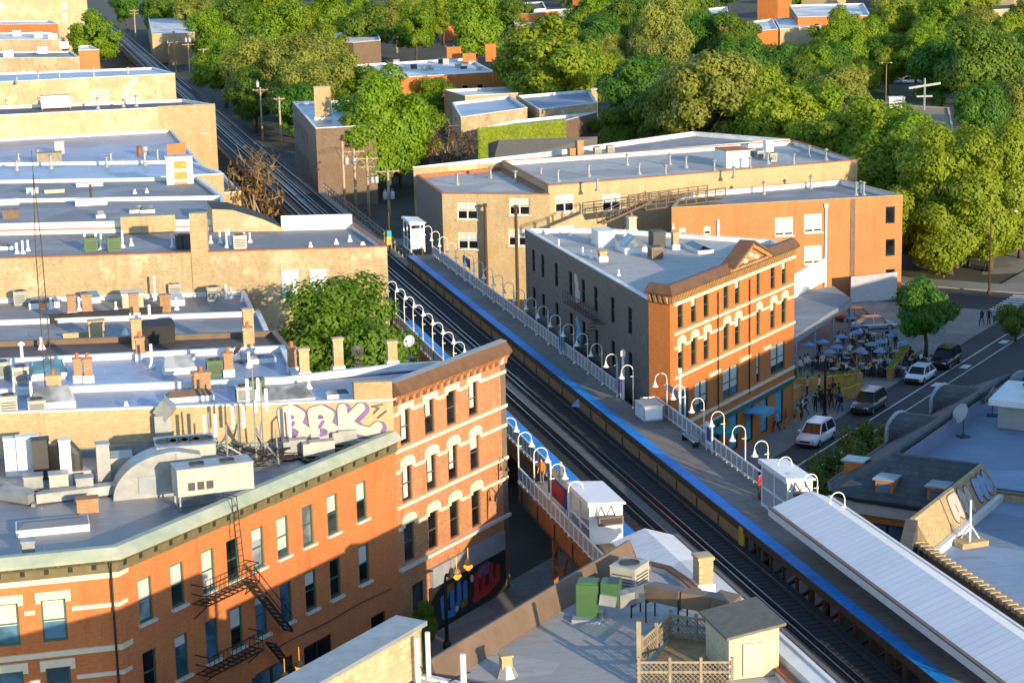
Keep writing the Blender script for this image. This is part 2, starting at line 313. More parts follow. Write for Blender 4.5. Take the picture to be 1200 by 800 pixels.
def add_window(parent, P, ang, w, h, style='sash', frame='frame_white', pane='glass', blind=None, sill=None, head=None):
    """P world point of the opening's bottom centre on the glass line; ang turns local X along the wall (outside is -Y)"""
    a, b, c = window_mesh(w, h, style, frame, pane, blind)
    rel = frame_of(parent).inverted() @ Matrix.Translation(P) @ Matrix.Rotation(ang+math.pi, 4, 'Z')
    o = link('window', a, parent, rel.to_translation(), rel.to_euler().z); link('pane', b, o)
    if c: link('blind', c, o)
    if sill:
        key = ('s', round(w, 2), sill)
        if key not in SILL: m = MB(); m.box((0, .17, -.07), (w+.24, .3, .14)); SILL[key] = mesh_of('sill', m, [sill])
        link('sill', SILL[key], o)
    if head:
        key = (head[0], round(w, 2), round(h, 2), head[1])
        if key not in SILL:
            m = MB(); y0, y1 = .15, .27
            if head[0] == 'arch':
                n = 8; ww = w/2+.2; pts = [(-ww, -.15)]+[(-ww*math.cos(math.pi*i/n), .22+.42*math.sin(math.pi*i/n)) for i in range(n+1)]+[(ww, -.15), (w/2-.0, -.15), (w/2, .03), (-w/2, .03), (-w/2, -.15)]
            else: pts = [(-w/2-.25, -.12), (-w/2-.25, .42), (w/2+.25, .42), (w/2+.25, -.12), (w/2, -.12), (w/2, .03), (-w/2, .03), (-w/2, -.12)]
            k = len(pts); vs = [(x, y, h+z) for y in (y0, y1) for x, z in pts]
            q = k//2
            # strip between outer and inner outline
            m.add(vs, [(i, (i+1) % k, k+(i+1) % k, k+i) for i in range(k)])
            from mathutils.geometry import tessellate_polygon
            tr = tessellate_polygon([[Vector((x, z, 0)) for x, z in pts]])
            m.add(vs[k:], [tuple(t) for t in tr]); SILL[key] = mesh_of('lintel', m, [head[1]])
        link('lintel', SILL[key], o)
    return o
def facade(mb, A, B, z0, z1, ops=(), mi=0, rev=.18, rmi=None):
    """wall from A to B (outside on the right hand), openings (s0, s1, z0, z1) with reveals"""
    A, B = Vector((A[0], A[1], 0)), Vector((B[0], B[1], 0)); d = (B-A); L = d.length; d.normalize(); nv = Vector((d.y, -d.x, 0))
    S = sorted({0, L, *[min(max(x, 0), L) for o in ops for x in o[:2]]}); Z = sorted({z0, z1, *[x for o in ops for x in o[2:4] if z0 < x < z1]})
    P = lambda s, z, off=0: A+d*s+nv*off+Vector((0, 0, z))
    # merge columns: per column strip of z
    for i in range(len(S)-1):
        sm = (S[i]+S[i+1])/2; col = [o for o in ops if o[0] < sm < o[1]]
        zs = sorted({z0, z1, *[x for o in col for x in o[2:4] if z0 < x < z1]})
        for j in range(len(zs)-1):
            zm = (zs[j]+zs[j+1])/2
            if any(o[2] < zm < o[3] for o in col): continue
            mb.quad(P(S[i], zs[j]), P(S[i+1], zs[j]), P(S[i+1], zs[j+1]), P(S[i], zs[j+1]), mi)
    r = mi if rmi is None else rmi
    for s0, s1, a, b in [o[:4] for o in ops]:
        mb.quad(P(s0, a), P(s0, a, -rev), P(s0, b, -rev), P(s0, b), r); mb.quad(P(s1, a, -rev), P(s1, a), P(s1, b), P(s1, b, -rev), r)
        mb.quad(P(s0, a), P(s1, a), P(s1, a, -rev), P(s0, a, -rev), r); mb.quad(P(s0, b, -rev), P(s1, b, -rev), P(s1, b), P(s0, b), r)
    return d, nv, math.atan2(d.y, d.x)
def building(name, label, pts, z, zr, wall='brick_tan', roof='roof_grey', cap='white_roofcoat', cat='building', base=0., t=.28, wins={}, emats={}, inner=None, cap_h=.1, group=None, nocap=()):
    """flat-roofed building: pts counter-clockwise (x, y); wins[edge] = list of dict(s, w, z, h, ...)"""
    pts = [(p[0], p[1]) for p in pts]; n = len(pts)
    if sum(pts[i][0]*pts[(i+1) % n][1]-pts[(i+1) % n][0]*pts[i][1] for i in range(n)) < 0: raise ValueError('clockwise '+label)
    cx, cy = sum(p[0] for p in pts)/n, sum(p[1] for p in pts)/n
    root = thing(name, label, cat, (cx, cy, base), 0, group); mats = [wall]+sorted(set(emats.values())); mb = MB(); todo = []
    for i in range(n):
        ops = []; A, B = pts[i], pts[(i+1) % n]
        for q in wins.get(i, []): ops.append((q['s']-q['w']/2, q['s']+q['w']/2, q['z'], q['z']+q['h']))
        d, nv, ang = facade(mb, A, B, base, z-cap_h, ops, mats.index(emats[i]) if i in emats else 0)
        for q in wins.get(i, []):
            P = Vector((A[0], A[1], q['z']))+d*q['s']-nv*.13; todo.append((P, ang, {k: v for k, v in q.items() if k not in ('s', 'z')}))
    part('wall', mb, mats, root)
    ins = inset(pts, t); pm = MB()
    for i in range(n):
        j = (i+1) % n; a, b = ins[i], ins[j]
        pm.quad((b[0], b[1], zr), (a[0], a[1], zr), (a[0], a[1], z-cap_h), (b[0], b[1], z-cap_h))
    part('parapet', pm, inner or cap, root)
    cm = MB(); o1, i1 = inset(pts, -.05), inset(pts, t+.04)
    for i in range(n):
        j = (i+1) % n
        cm.add([(*o1[i], z-cap_h), (*o1[j], z-cap_h), (*i1[j], z-cap_h), (*i1[i], z-cap_h), (*o1[i], z), (*o1[j], z), (*i1[j], z), (*i1[i], z)], [(4, 5, 6, 7), (0, 1, 5, 4), (2, 3, 7, 6), (3, 2, 1, 0)])
    part('coping', cm, cap, root)
    rm = MB(); rm.add([(*p, zr) for p in ins], [tuple(range(n))]); part('roof', rm, roof, root)
    for P, ang, q in todo: add_window(root, P, ang, **q)
    return root
def P2(px, py, z): w = W(px, py, z); return (w.x, w.y)

# ------------------------------------------------------------- rooftop bits
def chimney(root, p, zb, h, w=.7, d=.7, rz=AT, mat='brick_chimney', base='white_roofcoat', pots=2):
    mb = MB(); mb.box((p[0], p[1], zb+h/2), (w, d, h), 0, rz); mb.box((p[0], p[1], zb+h-.08), (w+.12, d+.12, .14), 0, rz)
    if base: mb.box((p[0], p[1], zb+.22), (w+.16, d+.16, .44), 1, rz)
    o = part('chimney', mb, [mat, base or mat], root)
    if pots:
        for k in range(pots):
            q = Vector((p[0], p[1], 0))+Vector((math.cos(rz), math.sin(rz), 0))*((k-(pots-1)/2)*w*.55); c = MB(); c.lathe((q.x, q.y, zb+h), [(.13, 0), (.11, .3), (.12, .32), (.08, .32), (.08, .1)], 8); part('flue_pot', c, 'terracotta', o)
    return o
def pipe(root, p, zb, h, r=.06, mat='white_paint', hood=False):
    mb = MB(); mb.tube([(p[0], p[1], zb), (p[0], p[1], zb+h)], r, 8); mb.lathe((p[0], p[1], zb), [(r*2.6, 0), (r*1.2, r*3)], 8)
    if hood: mb.lathe((p[0], p[1], zb+h-.02), [(r*1.2, 0), (r*2.2, .08), (r*2.2, .16), (r*.6, .3)], 8)
    return part('vent_pipe', mb, mat, root)
def skylight(root, p, zb, w=1.8, d=1.1, rz=AT, mat='white_roofcoat', h=.3, dome=.3, pane='glass_grey'):
    mb = MB(); mb.box((p[0], p[1], zb+h/2), (w, d, h), 0, rz); o = part('skylight', mb, mat, root)
    g = MB(); M = Matrix.Translation((p[0], p[1], zb+h)) @ Matrix.Rotation(rz, 4, 'Z'); a, b = w/2-.05, d/2-.05
    g.add([M @ Vector(q) for q in ((-a, -b, 0), (a, -b, 0), (a, b, 0), (-a, b, 0), (-a*.75, 0, dome), (a*.75, 0, dome))], [(0, 1, 5, 4), (2, 3, 4, 5), (1, 2, 5), (3, 0, 4)]); part('pane', g, pane, o); return o
glass('glass_grey', (.3, .33, .36), .2)
def curb_box(root, p, zb, w, d, h, rz=AT, mat='white_roofcoat', top=None, name='roof_hatch'):
    mb = MB(); mb.box((p[0], p[1], zb+h/2), (w, d, h), 0, rz); mb.box((p[0], p[1], zb+h+.04), (w+.1, d+.1, .08), 1, rz); return part(name, mb, [mat, top or mat], root)
def ac_unit(p, zb, w=1., d=1., h=.9, rz=AT, label='', mat='ac_grey', fans=1, group='rooftop air conditioners'):
    t = thing('ac_unit', label, 'air conditioner', (p[0], p[1], zb), rz, group)
    m = MB(); m.box((0, 0, h/2+.1), (w, d, h)); m.box((0, 0, .05), (w*.9, d*.9, .1)); m.box((0, 0, h+.12), (w+.06, d+.06, .05)); part('casing', m, mat, t, local=True)
    g = MB()
    for s in (-1, 1):
        for k in range(5): g.box((0, s*(d/2+.012), .25+h*.14*k), (w*.8, .02, .05)); g.box((s*(w/2+.012), 0, .25+h*.14*k), (.02, d*.8, .05))
    part('grille', g, 'ac_dark', t, local=True)
    for k in range(fans):
        x = (k-(fans-1)/2)*w/fans; f = MB(); rr = min(w/fans, d)*.38; f.lathe((x, 0, h+.145), [(rr, 0), (rr, .06), (rr*.9, .06), (rr*.9, .02), (.02, .02)], 14); part('fan_guard', f, 'ac_dark', t, local=True)
    return t
def dish(p, zb, ang, label, r=.45, mast=1., mat='galv'):
    t = thing('satellite_dish', label, 'satellite dish', (p[0], p[1], zb), ang, 'satellite dishes on the roofs')
    m = MB(); m.tube([(0, 0, 0), (0, 0, mast)], .035, 6); m.box((0, 0, .04), (.7, .7, .08)); part('mast', m, 'ac_dark', t, local=True)
    M = Matrix.Translation((.1, 0, mast)) @ Matrix.Rotation(R(60), 4, 'Y'); b = MB(); n = 14; vs = []
    for k, (q, z) in enumerate(((.02, 0), (.5, .05), (.85, .13), (1, .19), (1, .215), (.85, .16), (.5, .08), (.02, .03))):
        vs += [M @ Vector((q*r*math.cos(2*math.pi*j/n), q*r*math.sin(2*math.pi*j/n), z*r*1.6)) for j in range(n)]
    b.add(vs, [(i*n+j, i*n+(j+1) % n, (i+1)*n+(j+1) % n, (i+1)*n+j) for i in range(7) for j in range(n)]); part('reflector', b, mat, t, True, True)
    a = MB(); a.tube([M @ Vector((r*.9, 0, .1)), M @ Vector((r*.3, 0, r*1.1))], .02, 5); a.box(tuple(M @ Vector((r*.28, 0, r*1.12))), (.12, .1, .1)); part('feed_arm', a, 'ac_dark', t, local=True); return t
def sphere(mb, c, r, mi=0, n=10, k=6, sz=1.):
    mb.lathe(c, [(max(r*math.sin(math.pi*i/k), .001), -r*sz*math.cos(math.pi*i/k)) for i in range(k+1)], n, mi)
# ------------------------------------------------------------- ground, streets
g = MB(); g.add([(-900, -200, -.02), (1200, -200, -.02), (1200, 4500, -.02), (-900, 4500, -.02)], [(0, 1, 2, 3)]); ground('ground', g, 'soil')
def sheet(name, corners, z, mat):
    m = MB(); m.add([(p.x, p.y, z) for p in corners], [tuple(range(len(corners)))]); return ground(name, m, mat)
def slab(name, corners, z0, z1, mat, side='kerb'):
    m = MB(); m.prism([(p.x, p.y) for p in corners], z0, z1, 1, 0, False); return ground(name, m, [mat, side])
sheet('road', [DE(20, -47.6), DE(20, -60.1), DE(330, -60.1), DE(330, -47.6)][::-1], .0, 'asphalt')
sheet('road', [DE(203, -60.1), DE(203, -160), DE(213.5, -160), DE(213.5, -60.1)][::-1], -.004, 'asphalt')
slab('pavement', [DE(30, -60.1), DE(202.8, -60.1), DE(202.8, -63.4), DE(30, -63.4)], -.01, .13, 'walk')
slab('pavement', [DE(153, -63.38), DE(202.8, -63.38), DE(202.8, -78), DE(153, -78)], -.01, .128, 'walk')
slab('pavement', [DE(30, -47.6), DE(30, -42), DE(330, -42), DE(330, -47.6)], -.01, .13, 'walk')
slab('pavement', [DE(213.7, -60.3), DE(300, -60.3), DE(300, -66), DE(213.7, -66)], -.01, .13, 'walk')
slab('pavement', [DE(213.7, -66.02), DE(218, -66.02), DE(218, -160), DE(213.7, -160)], -.01, .128, 'walk')
sheet('alley', [UV(150, 41), UV(900, 41), UV(900, 47), UV(150, 47)][::-1], -.008, 'alley')
sheet('road', [UV(60, -9), UV(60, -26), UV(900, -26), UV(900, -9)], -.012, 'asphalt'); slab('pavement', [UV(60, -8.9), UV(60, -5.5), UV(900, -5.5), UV(900, -8.9)], -.01, .12, 'walk')
pm = MB()
for e, d0, d1, w in ((-57.5, 60, 198, .13), (-55.9, 60, 198, .1)):
    pm.add([tuple(DE(a, b, .006)) for a, b in ((d0, e), (d0, e-w), (d1, e-w), (d1, e))], [(0, 3, 2, 1)])
for k in range(9):
    e = -59.8+k*1.2; pm.add([tuple(DE(a, b, .006)) for a, b in ((199.5, e), (199.5, e+.6), (203.5, e+.6), (203.5, e))], [(0, 1, 2, 3)])
for d0 in (168, 176, 188):
    pm.add([tuple(DE(a, b, .006)) for a, b in ((d0, -57.1), (d0, -56.3), (d0+1.6, -56.3), (d0+1.6, -57.1))], [(0, 1, 2, 3)])
for k in range(8):
    d = 203.8+k*1.2; pm.add([tuple(DE(a, b, .006)) for a, b in ((d, -63), (d, -60.3), (d+.6, -60.3), (d+.6, -63))], [(0, 3, 2, 1)])
ground('road_marking', pm, 'road_paint')

def sweep(mb, pts, prof, mi=0):
    """closed profile (out, z) along pts (outside on the right hand), mitred"""
    pts = [Vector((p[0], p[1])) for p in pts]; n = len(pts); k = len(prof); vs = []
    for i in range(n):
        d1 = (pts[i]-pts[i-1]).normalized() if i else (pts[1]-pts[0]).normalized(); d2 = (pts[i+1]-pts[i]).normalized() if i < n-1 else d1
        n1, n2 = Vector((d1.y, -d1.x)), Vector((d2.y, -d2.x)); q = n1+n2; q = q/q.dot(n1)
        vs += [(pts[i].x+q.x*o, pts[i].y+q.y*o, z) for o, z in prof]
    fs = [(i*k+j, i*k+(j+1) % k, (i+1)*k+(j+1) % k, (i+1)*k+j) for i in range(n-1) for j in range(k)]
    return mb.add(vs, fs+[tuple(range(k-1, -1, -1)), tuple((n-1)*k+j for j in range(k))], mi)
def brackets(mb, A, B, step, w, prof, mi=0, s0=.4):
    A, B = Vector((A[0], A[1])), Vector((B[0], B[1])); d = (B-A); L = d.length; d.normalize(); s = s0
    while s < L-.2:
        a, b = A+d*(s-w/2), A+d*(s+w/2); sweep(mb, [a, b], prof, mi); s += step
def wall_sheet(mb, A, d, nv, outline, off, mi=0, th=.003):
    """flat shape (s, z) painted on a wall, thin"""
    from mathutils.geometry import tessellate_polygon
    P = lambda s, z, o: Vector((A[0], A[1], 0))+d*s+nv*o+Vector((0, 0, z)); n = len(outline)
    tr = tessellate_polygon([[Vector((s, z, 0)) for s, z in outline]])
    mb.add([P(s, z, off) for s, z in outline], [tuple(t) for t in tr], mi)
def strokes(mb, A, d, nv, lines, w, off, mi=0):
    """fat round-ended strokes on a wall plane, as painted letters"""
    P = lambda s, z: Vector((A[0], A[1], 0))+d*s+nv*off+Vector((0, 0, z)); k = 0
    for ln in lines:
        for i, (s, z) in enumerate(ln):
            o = off; c = Vector((s, z)); n = 12; k += 1
            mb.add([P(s+math.cos(2*math.pi*j/n)*w/2, z+math.sin(2*math.pi*j/n)*w/2)+nv*(.0004*k) for j in range(n)], [tuple(range(n))], mi)
            if i:
                q = Vector(ln[i-1]); t = (c-q); 
                if t.length < 1e-6: continue
                t = t.normalized(); a = Vector((-t.y, t.x))*w/2; k += 1
                mb.add([P(*(q-a))+nv*(.0004*k), P(*(c-a))+nv*(.0004*k), P(*(c+a))+nv*(.0004*k), P(*(q+a))+nv*(.0004*k)], [(0, 1, 2, 3)], mi)

def xy(p): return (p.x, p.y)
EF = -62.8
# ------------------------------------------------------------- corner building, orange brick, green cornice
cA, cB = DE(67.3, EF), DE(91.1, EF); A0 = UV(91.92, -40)
sl = W(-60, 484.5, 15.4); sdir = (sl-cB).normalized() if False else Vector((sl.x-cB.x, sl.y-cB.y, 0)).normalized()
S0 = cB+sdir*62
wd_ = 1.0
up = [dict(s=d-67.3, w=wd_, z=9.15, h=2.2, frame='frame_green', sill='sill_stone', pane=('glass_grey', 'glass', 'glass', 'glass_dark', 'glass_grey', 'glass', 'glass_grey', 'glass', 'glass_dark')[i], blind=(.55, .5, .95, None, .3, .85, None, .45, .5)[i]) for i, d in enumerate((69.2, 71.6, 74, 76, 78.1, 80.25, 82.5, 84.8, 87.6))]
lo = [dict(s=d-67.3, w=wd_, z=5.42, h=2.22, frame='frame_green', sill='sill_stone', pane='glass_blue' if i in (1, 2, 4, 5) else 'glass_dark', blind=(None, .25, None, .5, .2, None, .35, None, .5)[i]) for i, d in enumerate((69.2, 71.6, 74, 76, 78.1, 80.25, 82.5, 84.8, 87.6))]
stf = [dict(s=11.5, w=3.6, z=.6, h=2.9, frame='frame_black', pane='glass_blue', style='pair'), dict(s=15.6, w=2.6, z=.6, h=2.9, frame='frame_black', pane='glass_dark', style='pair'), dict(s=21.5, w=1.5, z=.13, h=3., frame='frame_black', pane='glass_dark'), dict(s=5, w=4, z=.6, h=2.9, frame='frame_black', pane='glass_dark', style='pair')]
lf = [dict(s=40+v, w=1.15, z=z, h=2.1, frame='frame_green', pane='glass_blue', blind=b, head=('shoulder', 'trim_cream')) for v in (-24, -21.8, -19.6, -17.4, -15.2, -13, -10.8, -8.6, -6.4, -4.2, -2, .2) for z, b in ((9.1, .55), (5.7, None))]
orange = building('corner_building', 'orange brick corner building with pale green cornice, lower left', [xy(A0), xy(UV(91.92, 3.25)), xy(cB), xy(S0)], 13.1, 12.7, 'brick_orange', 'roof_silver', 'cornice_green', wins={0: lf, 1: up+lo+stf}, t=.35, inner='galv')
cm = MB(); line = [xy(A0), xy(UV(91.92, 3.25)), xy(cB)]
sweep(cm, line, [(0, 13.02), (.5, 12.98), (.52, 13.12), (.1, 13.5), (-.3, 13.5), (-.3, 13.1), (0, 13.1)][::-1], 0)
sweep(cm, line, [(.0, 12.25), (.16, 12.28), (.2, 12.75), (.4, 12.97), (.0, 13.0)][::-1], 1)
[(brackets(cm, a_, b_, st_, .22, [(.1, 12.5), (.21, 12.5), (.22, 12.76), (.1, 12.76)][::-1], 2), brackets(cm, a_, b_, st_, .2, [(.1, 12.78), (.42, 12.86), (.47, 12.97), (.1, 12.97)][::-1], 1, .95)) for a_, b_, st_ in ((line[1], line[2], 1.12), (line[0], line[1], 1.1))]  # dark flush blocks: the shade of the dentil gaps, put into colour
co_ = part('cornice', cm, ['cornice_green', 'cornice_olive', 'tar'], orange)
bm_ = MB()
for z0, z1 in ((12.0, 12.3), (8.35, 8.62), (4.4, 4.65)): sweep(bm_, [line[0], line[1], xy(DE(68.1, EF))], [(0, z0), (.1, z0), (.1, z1), (0, z1)][::-1])
for z0 in (10.55, 7.1):
    for i, v in enumerate([-24+2.2*k for k in range(12)]):
        a = v+.84; b = a+.5 if v < .1 else 3.25
        pts_ = [xy(UV(91.92, a)), xy(UV(91.92, b))]+([xy(DE(68.0, EF))] if v > .1 else [])
        sweep(bm_, pts_, [(0, z0), (.09, z0), (.09, z0+.2), (0, z0+.2)][::-1])
part('stone_band', bm_, 'trim_cream', orange)
dp = MB(); q = UV(91.8, 3.0); dp.tube([(q.x, q.y-.1, .2), (q.x, q.y-.1, 12.2), (q.x+.1, q.y-.5, 12.9)], .06, 6); part('drainpipe', dp, 'steel_black', orange)
# fire escape on the corner building
fe = MB(); P0 = lambda d, o, z: DE(d, EF+o, z)
for z0 in (8.95, 5.2):
    d0, d1 = 72.6, 76.9
    for k in range(11): fe.bar(P0(d0+(d1-d0)*k/10, .02, z0), P0(d0+(d1-d0)*k/10, 1.0, z0), .05)
    for o in (.05, .55, 1.0): fe.bar(P0(d0, o, z0-.03), P0(d1, o, z0-.03), .06)
    for h in (.5, 1.0):
        fe.bar(P0(d0, 1., z0+h), P0(d1, 1., z0+h), .045); fe.bar(P0(d0, 0, z0+h), P0(d0, 1., z0+h), .045); fe.bar(P0(d1, 0, z0+h), P0(d1, 1., z0+h), .045)
    for k in range(13): fe.bar(P0(d0+(d1-d0)*k/12, 1., z0), P0(d0+(d1-d0)*k/12, 1., z0+1), .03)
    for d in (d0+.1, d1-.1): fe.bar(P0(d, .02, z0-.9), P0(d, .95, z0-.06), .05)
for k in range(12):
    t_ = k/11; fe.bar(P0(76.6+3.0*t_, .35, 8.9-3.6*t_), P0(76.6+3.0*t_, .9, 8.9-3.6*t_), .22, .04)
for o in (.33, .92):
    fe.bar(P0(76.6, o, 8.9), P0(79.6, o, 5.3), .05, .14); fe.bar(P0(76.6, o, 9.8), P0(79.6, o, 6.2), .04)
for k in range(12): fe.bar(P0(78.0+2.6*k/11, .35, 5.1-3.2*k/11), P0(78+2.6*k/11, .9, 5.1-3.2*k/11), .2, .04)
for o in (.33, .92): fe.bar(P0(78, o, 5.1), P0(80.6, o, 1.9), .05, .12)
for o in (-.15, .25):
    fe.bar(P0(75.6+o, .9, 10), P0(75.6+o, .62, 13.75), .04); fe.bar(P0(75.6+o, .62, 13.75), P0(75.6+o, -.3, 13.75), .04)
for k in range(11): fe.bar(P0(75.45, .9-k*.025, 10+k*.33), P0(75.85, .9-k*.025, 10+k*.33), .025)
part('fire_escape', fe, 'steel_black', orange)
cb_ = MB(); cb_.tube([P0(79+k*1.0, .14, 4.35+(.05*math.sin(k))) for k in range(12)], .03, 5); part('wall_cable', cb_, 'steel_black', orange)
# graffiti wall belongs to the next building: red-orange brick with brown cornice
bB = DE(103.6, EF); wB = []
fr = dict(frame='frame_brown', style='sash')
for i, d in enumerate((92.25, 94.85, 97.25, 99.75)):
    wB.append(dict(s=d-91.1, w=1.05, z=12.42, h=2.1, head=('shoulder', 'trim_cream'), pane='glass_dark', **fr, blind=(-.9, -.5, None, -.8)[i]))
    wB.append(dict(s=d-91.1, w=1.05, z=8.98, h=2.15, head=('arch', 'trim_cream'), pane='glass_dark', **fr, blind=(-.95, -.8, -.7, .4)[i]))
    wB.append(dict(s=d-91.1, w=1.05, z=5.3, h=2.35, head=('arch', 'trim_cream'), pane='glass_dark' if i else 'glass', **fr))
wB += [dict(s=1.9, w=1.2, z=.13, h=3.6, frame='frame_black', pane='glass', style='sash')]
nb0 = W(330, 441, 15.4); bbN = [xy(UV(117.2, 28.4)), xy(W(460, 426, 15.4)), xy(W(365, 437, 15.4)), xy(W(330, 441, 15.4)), xy(W(-60, 457.5, 15.4))]
bbk = building('brick_building', 'four storey red brick building with a heavy brown bracketed cornice and arched cream lintels', [xy(cB), xy(bB)]+bbN+[xy(cB+sdir*34)], 15.4, 15.0, 'brick_bbk', 'roof_blue', 'white_roofcoat', wins={0: wB}, emats={7: 'brick_cream', 1: 'brick_brown', 2: 'brick_tan', 3: 'brick_tan'})
cm = MB(); line = [xy(cB), xy(bB)]
sweep(cm, line, [(-.3, 15.5), (.02, 15.5), (.55, 15.62), (.58, 15.76), (.12, 16.32), (-.3, 16.36)][::-1], 0); sweep(cm, line, [(.002, 14.98), (.03, 14.98), (.03, 15.52), (.002, 15.52)][::-1], 3)  # last sweep is the shaded recess behind the brackets, painted dark
sweep(cm, line, [(-.28, 16.362), (.16, 16.31), (.2, 16.37), (-.28, 16.43)][::-1], 1)
sweep(cm, line, [(0, 14.95), (.14, 14.95), (.14, 15.12), (0, 15.12)][::-1], 0)
brackets(cm, line[0], line[1], .74, .3, [(.03, 14.96), (.2, 14.96), (.26, 15.25), (.5, 15.58), (.03, 15.5)][::-1], 2)
part('cornice', cm, ['cornice_brown', 'galv', 'brick_bbk', 'rust_dark'], bbk)
bm_ = MB()
for z0, z1 in ((12.1, 12.3), (8.72, 8.92)): sweep(bm_, line, [(0, z0), (.12, z0), (.12, z1), (0, z1)][::-1], 0)
sweep(bm_, line, [(0, 4.95), (.22, 4.95), (.22, 5.15), (0, 5.15)][::-1], 1)
for z0 in (14.3, 10.85, 7.4):
    x = [0]+[v for d in (92.25, 94.85, 97.25, 99.75) for v in (d-91.1-.74, d-91.1+.74)]+[12.45]
    for a, b in zip(x[::2], x[1::2]): sweep(bm_, [xy(cB+D*a), xy(cB+D*b)], [(0, z0), (.1, z0), (.1, z0+.2), (0, z0+.2)][::-1], 0)
part('stone_band', bm_, ['trim_cream', 'sill_stone'], bbk)
sb = MB(); a_ = cB+sdir*0.02; sb.prism([xy(cB+sdir*.0+T*.02), xy(cB+sdir*2.2+T*.02), xy(cB+sdir*2.2+T*.6), xy(cB+T*.6)], 15.41, 16.4, 0); part('raised_parapet', sb, 'brick_yellow', bbk)
# storefront and mural
sf = MB(); nv = E
sf.prism([xy(cB+D*3.2+E*.03), xy(cB+D*11.6+E*.03), xy(cB+D*11.6+E*.25), xy(cB+D*3.2+E*.25)], 3.0, 4.2, 0); part('shop_sign_board', sf, 'sign_grey', bbk)
sf = MB(); sf.prism([xy(cB+D*3.0+E*.02), xy(cB+D*11.8+E*.02), xy(cB+D*11.8+E*.12), xy(cB+D*3+E*.12)], .13, 2.98, 0); shop = part('shop_front', sf, 'frame_black', bbk)
mu = MB(); o0 = cB+E*.12
strokes(mu, o0, D, E, [[(4.4, .9), (4.3, 1.9), (4.8, 2.0)], [(4.5, .8), (5.6, .7), (6.2, 1.2), (6.2, 2.3)], [(5.4, 1.2), (5.4, 2.3)], [(6.9, 1.2), (6.9, 2.1)]], .5, .004, 0)
strokes(mu, o0, D, E, [[(8.0, .8), (9.5, .9), (10.6, 1.2)], [(8.2, 1.1), (8.2, 2.2)], [(9.0, 1.1), (9.0, 1.9)], [(10.0, 1.3), (10.0, 2.3)], [(10.8, 1.3), (10.8, 2.0)]], .55, .004, 1)
strokes(mu, o0, D, E, [[(8.8, 2.3), (9.6, 2.35)]], .8, .003, 2); strokes(mu, o0, D, E, [[(6.6, .9), (6.9, .9)], [(5.0, 2.4), (5.4, 2.45)]], .5, .02, 3); strokes(mu, o0, D, E, [[(5.8, .85), (5.82, .85)], [(7.6, 2.3), (7.65, 2.2)]], .4, .06, 4)
part('mural', mu, ['mural_blue', 'mural_red', 'mural_purple', 'mural_olive', 'graffiti_white'], shop)
# BBK graffiti on the side wall
gw = MB(); gn = Vector((sdir.y, -sdir.x, 0)); gn = gn if gn.dot(Vector((0, -1, 0))) > 0 else -gn; gd = -sdir; g0 = cB+sdir*6.7
B_ = [[(.5, .3), (.35, 2.0), (.9, 2.15), (1.45, 1.8), (1.2, 1.25), (.6, 1.2)], [(1.2, 1.2), (1.75, .75), (1.3, .3), (.5, .3)]]
K_ = [[(.4, .3), (.4, 2.1)], [(1.5, 2.1), (.6, 1.25), (1.3, .75), (2.4, .45)], [(2.0, .5), (2.5, .9)]]
def shift(L, a, b, k=1.): return [[(s*k+a, z*k+b) for s, z in l] for l in L]
allL = shift(B_, .0, 12.95, .95)+shift(B_, 1.75, 12.98, .9)+shift(K_, 3.4, 12.95, .95)
strokes(gw, g0, gd, gn, shift(allL, .12, -.1), .82, .004, 2); strokes(gw, g0, gd, gn, allL, .65, .03, 1); strokes(gw, g0, gd, gn, allL, .56, .06, 0)
strokes(gw, g0, gd, gn, [[(.75, 13.9), (.95, 14.2)], [(.8, 13.35), (1.1, 13.5)], [(2.45, 13.9), (2.65, 14.2)], [(2.5, 13.4), (2.8, 13.5)]], .2, .09, 2)
strokes(gw, g0, gd, gn, [[(.55, 13.3), (.5, 14.8)], [(-.3, 13), (-.25, 14.3), (.05, 14.6)], [(5.6, 14.6), (5.9, 14.9), (5.5, 15), (6.1, 15.1)], [(5.8, 14.3), (6.3, 14.7)]], .09, .1, 1)
part('graffiti', gw, ['graffiti_white', 'graffiti_line', 'graffiti_purple'], bbk)
ws = MB(); ws.prism([xy(g0+gn*.02+gd*.0), xy(g0+gn*.35), xy(g0+gn*.35+gd*6.4), xy(g0+gn*.02+gd*6.4)], 12.71, 12.95); part('roof_flashing', ws, 'white_roofcoat', bbk)
# ------------------------------------------------------------- rows of lots left of the tracks
XL = -70
def row(name, label, zt, fl, fr_, br, bl, **k):
    return building(name, label, [fl, fr_, br, bl], zt, zt-k.pop('drop', .4), **k)
f0, f1 = bbN[4], bbN[3]
b0, b1 = P2(XL, 423, 15.2), P2(333, 404, 15.2)
OFS = lambda p, k=.06: (p[0]+T.x*k, p[1]+T.y*k)
blueb = row('row_building', 'low brick building with a bright blue-grey roof just behind the graffiti wall building', 15.2, OFS(f0), OFS(P2(350, 441, 15.2)), b1, b0, roof='roof_blue', wall='brick_tan')
c0, c1 = P2(XL, 402, 12.6), P2(322, 387, 12.6)
brownb = row('row_building', 'flat dark brown tar roof between the blue roofs and the grey roof', 12.6, OFS(b0), OFS(P2(348, 416, 12.6)), c1, c0, roof='roof_brown', wall='brick_brown', cap='flash_brown')
d0_, d1_ = P2(XL, 377, 11.4), P2(304, 364, 11.4)
greyb = row('row_building', 'weathered grey roof with a ragged white parapet behind the dark brown roof', 11.4, OFS(c0), OFS(c1), d1_, d0_, roof='roof_grey', wall='brick_tan')
A_l, A_r = P2(XL, 304, 14), P2(453.5, 288, 14)
e1 = P2(288, 339, 10.2); e1 = (e1[0], e1[1])
dA = Vector((A_r[0]-A_l[0], A_r[1]-A_l[1])).normalized()
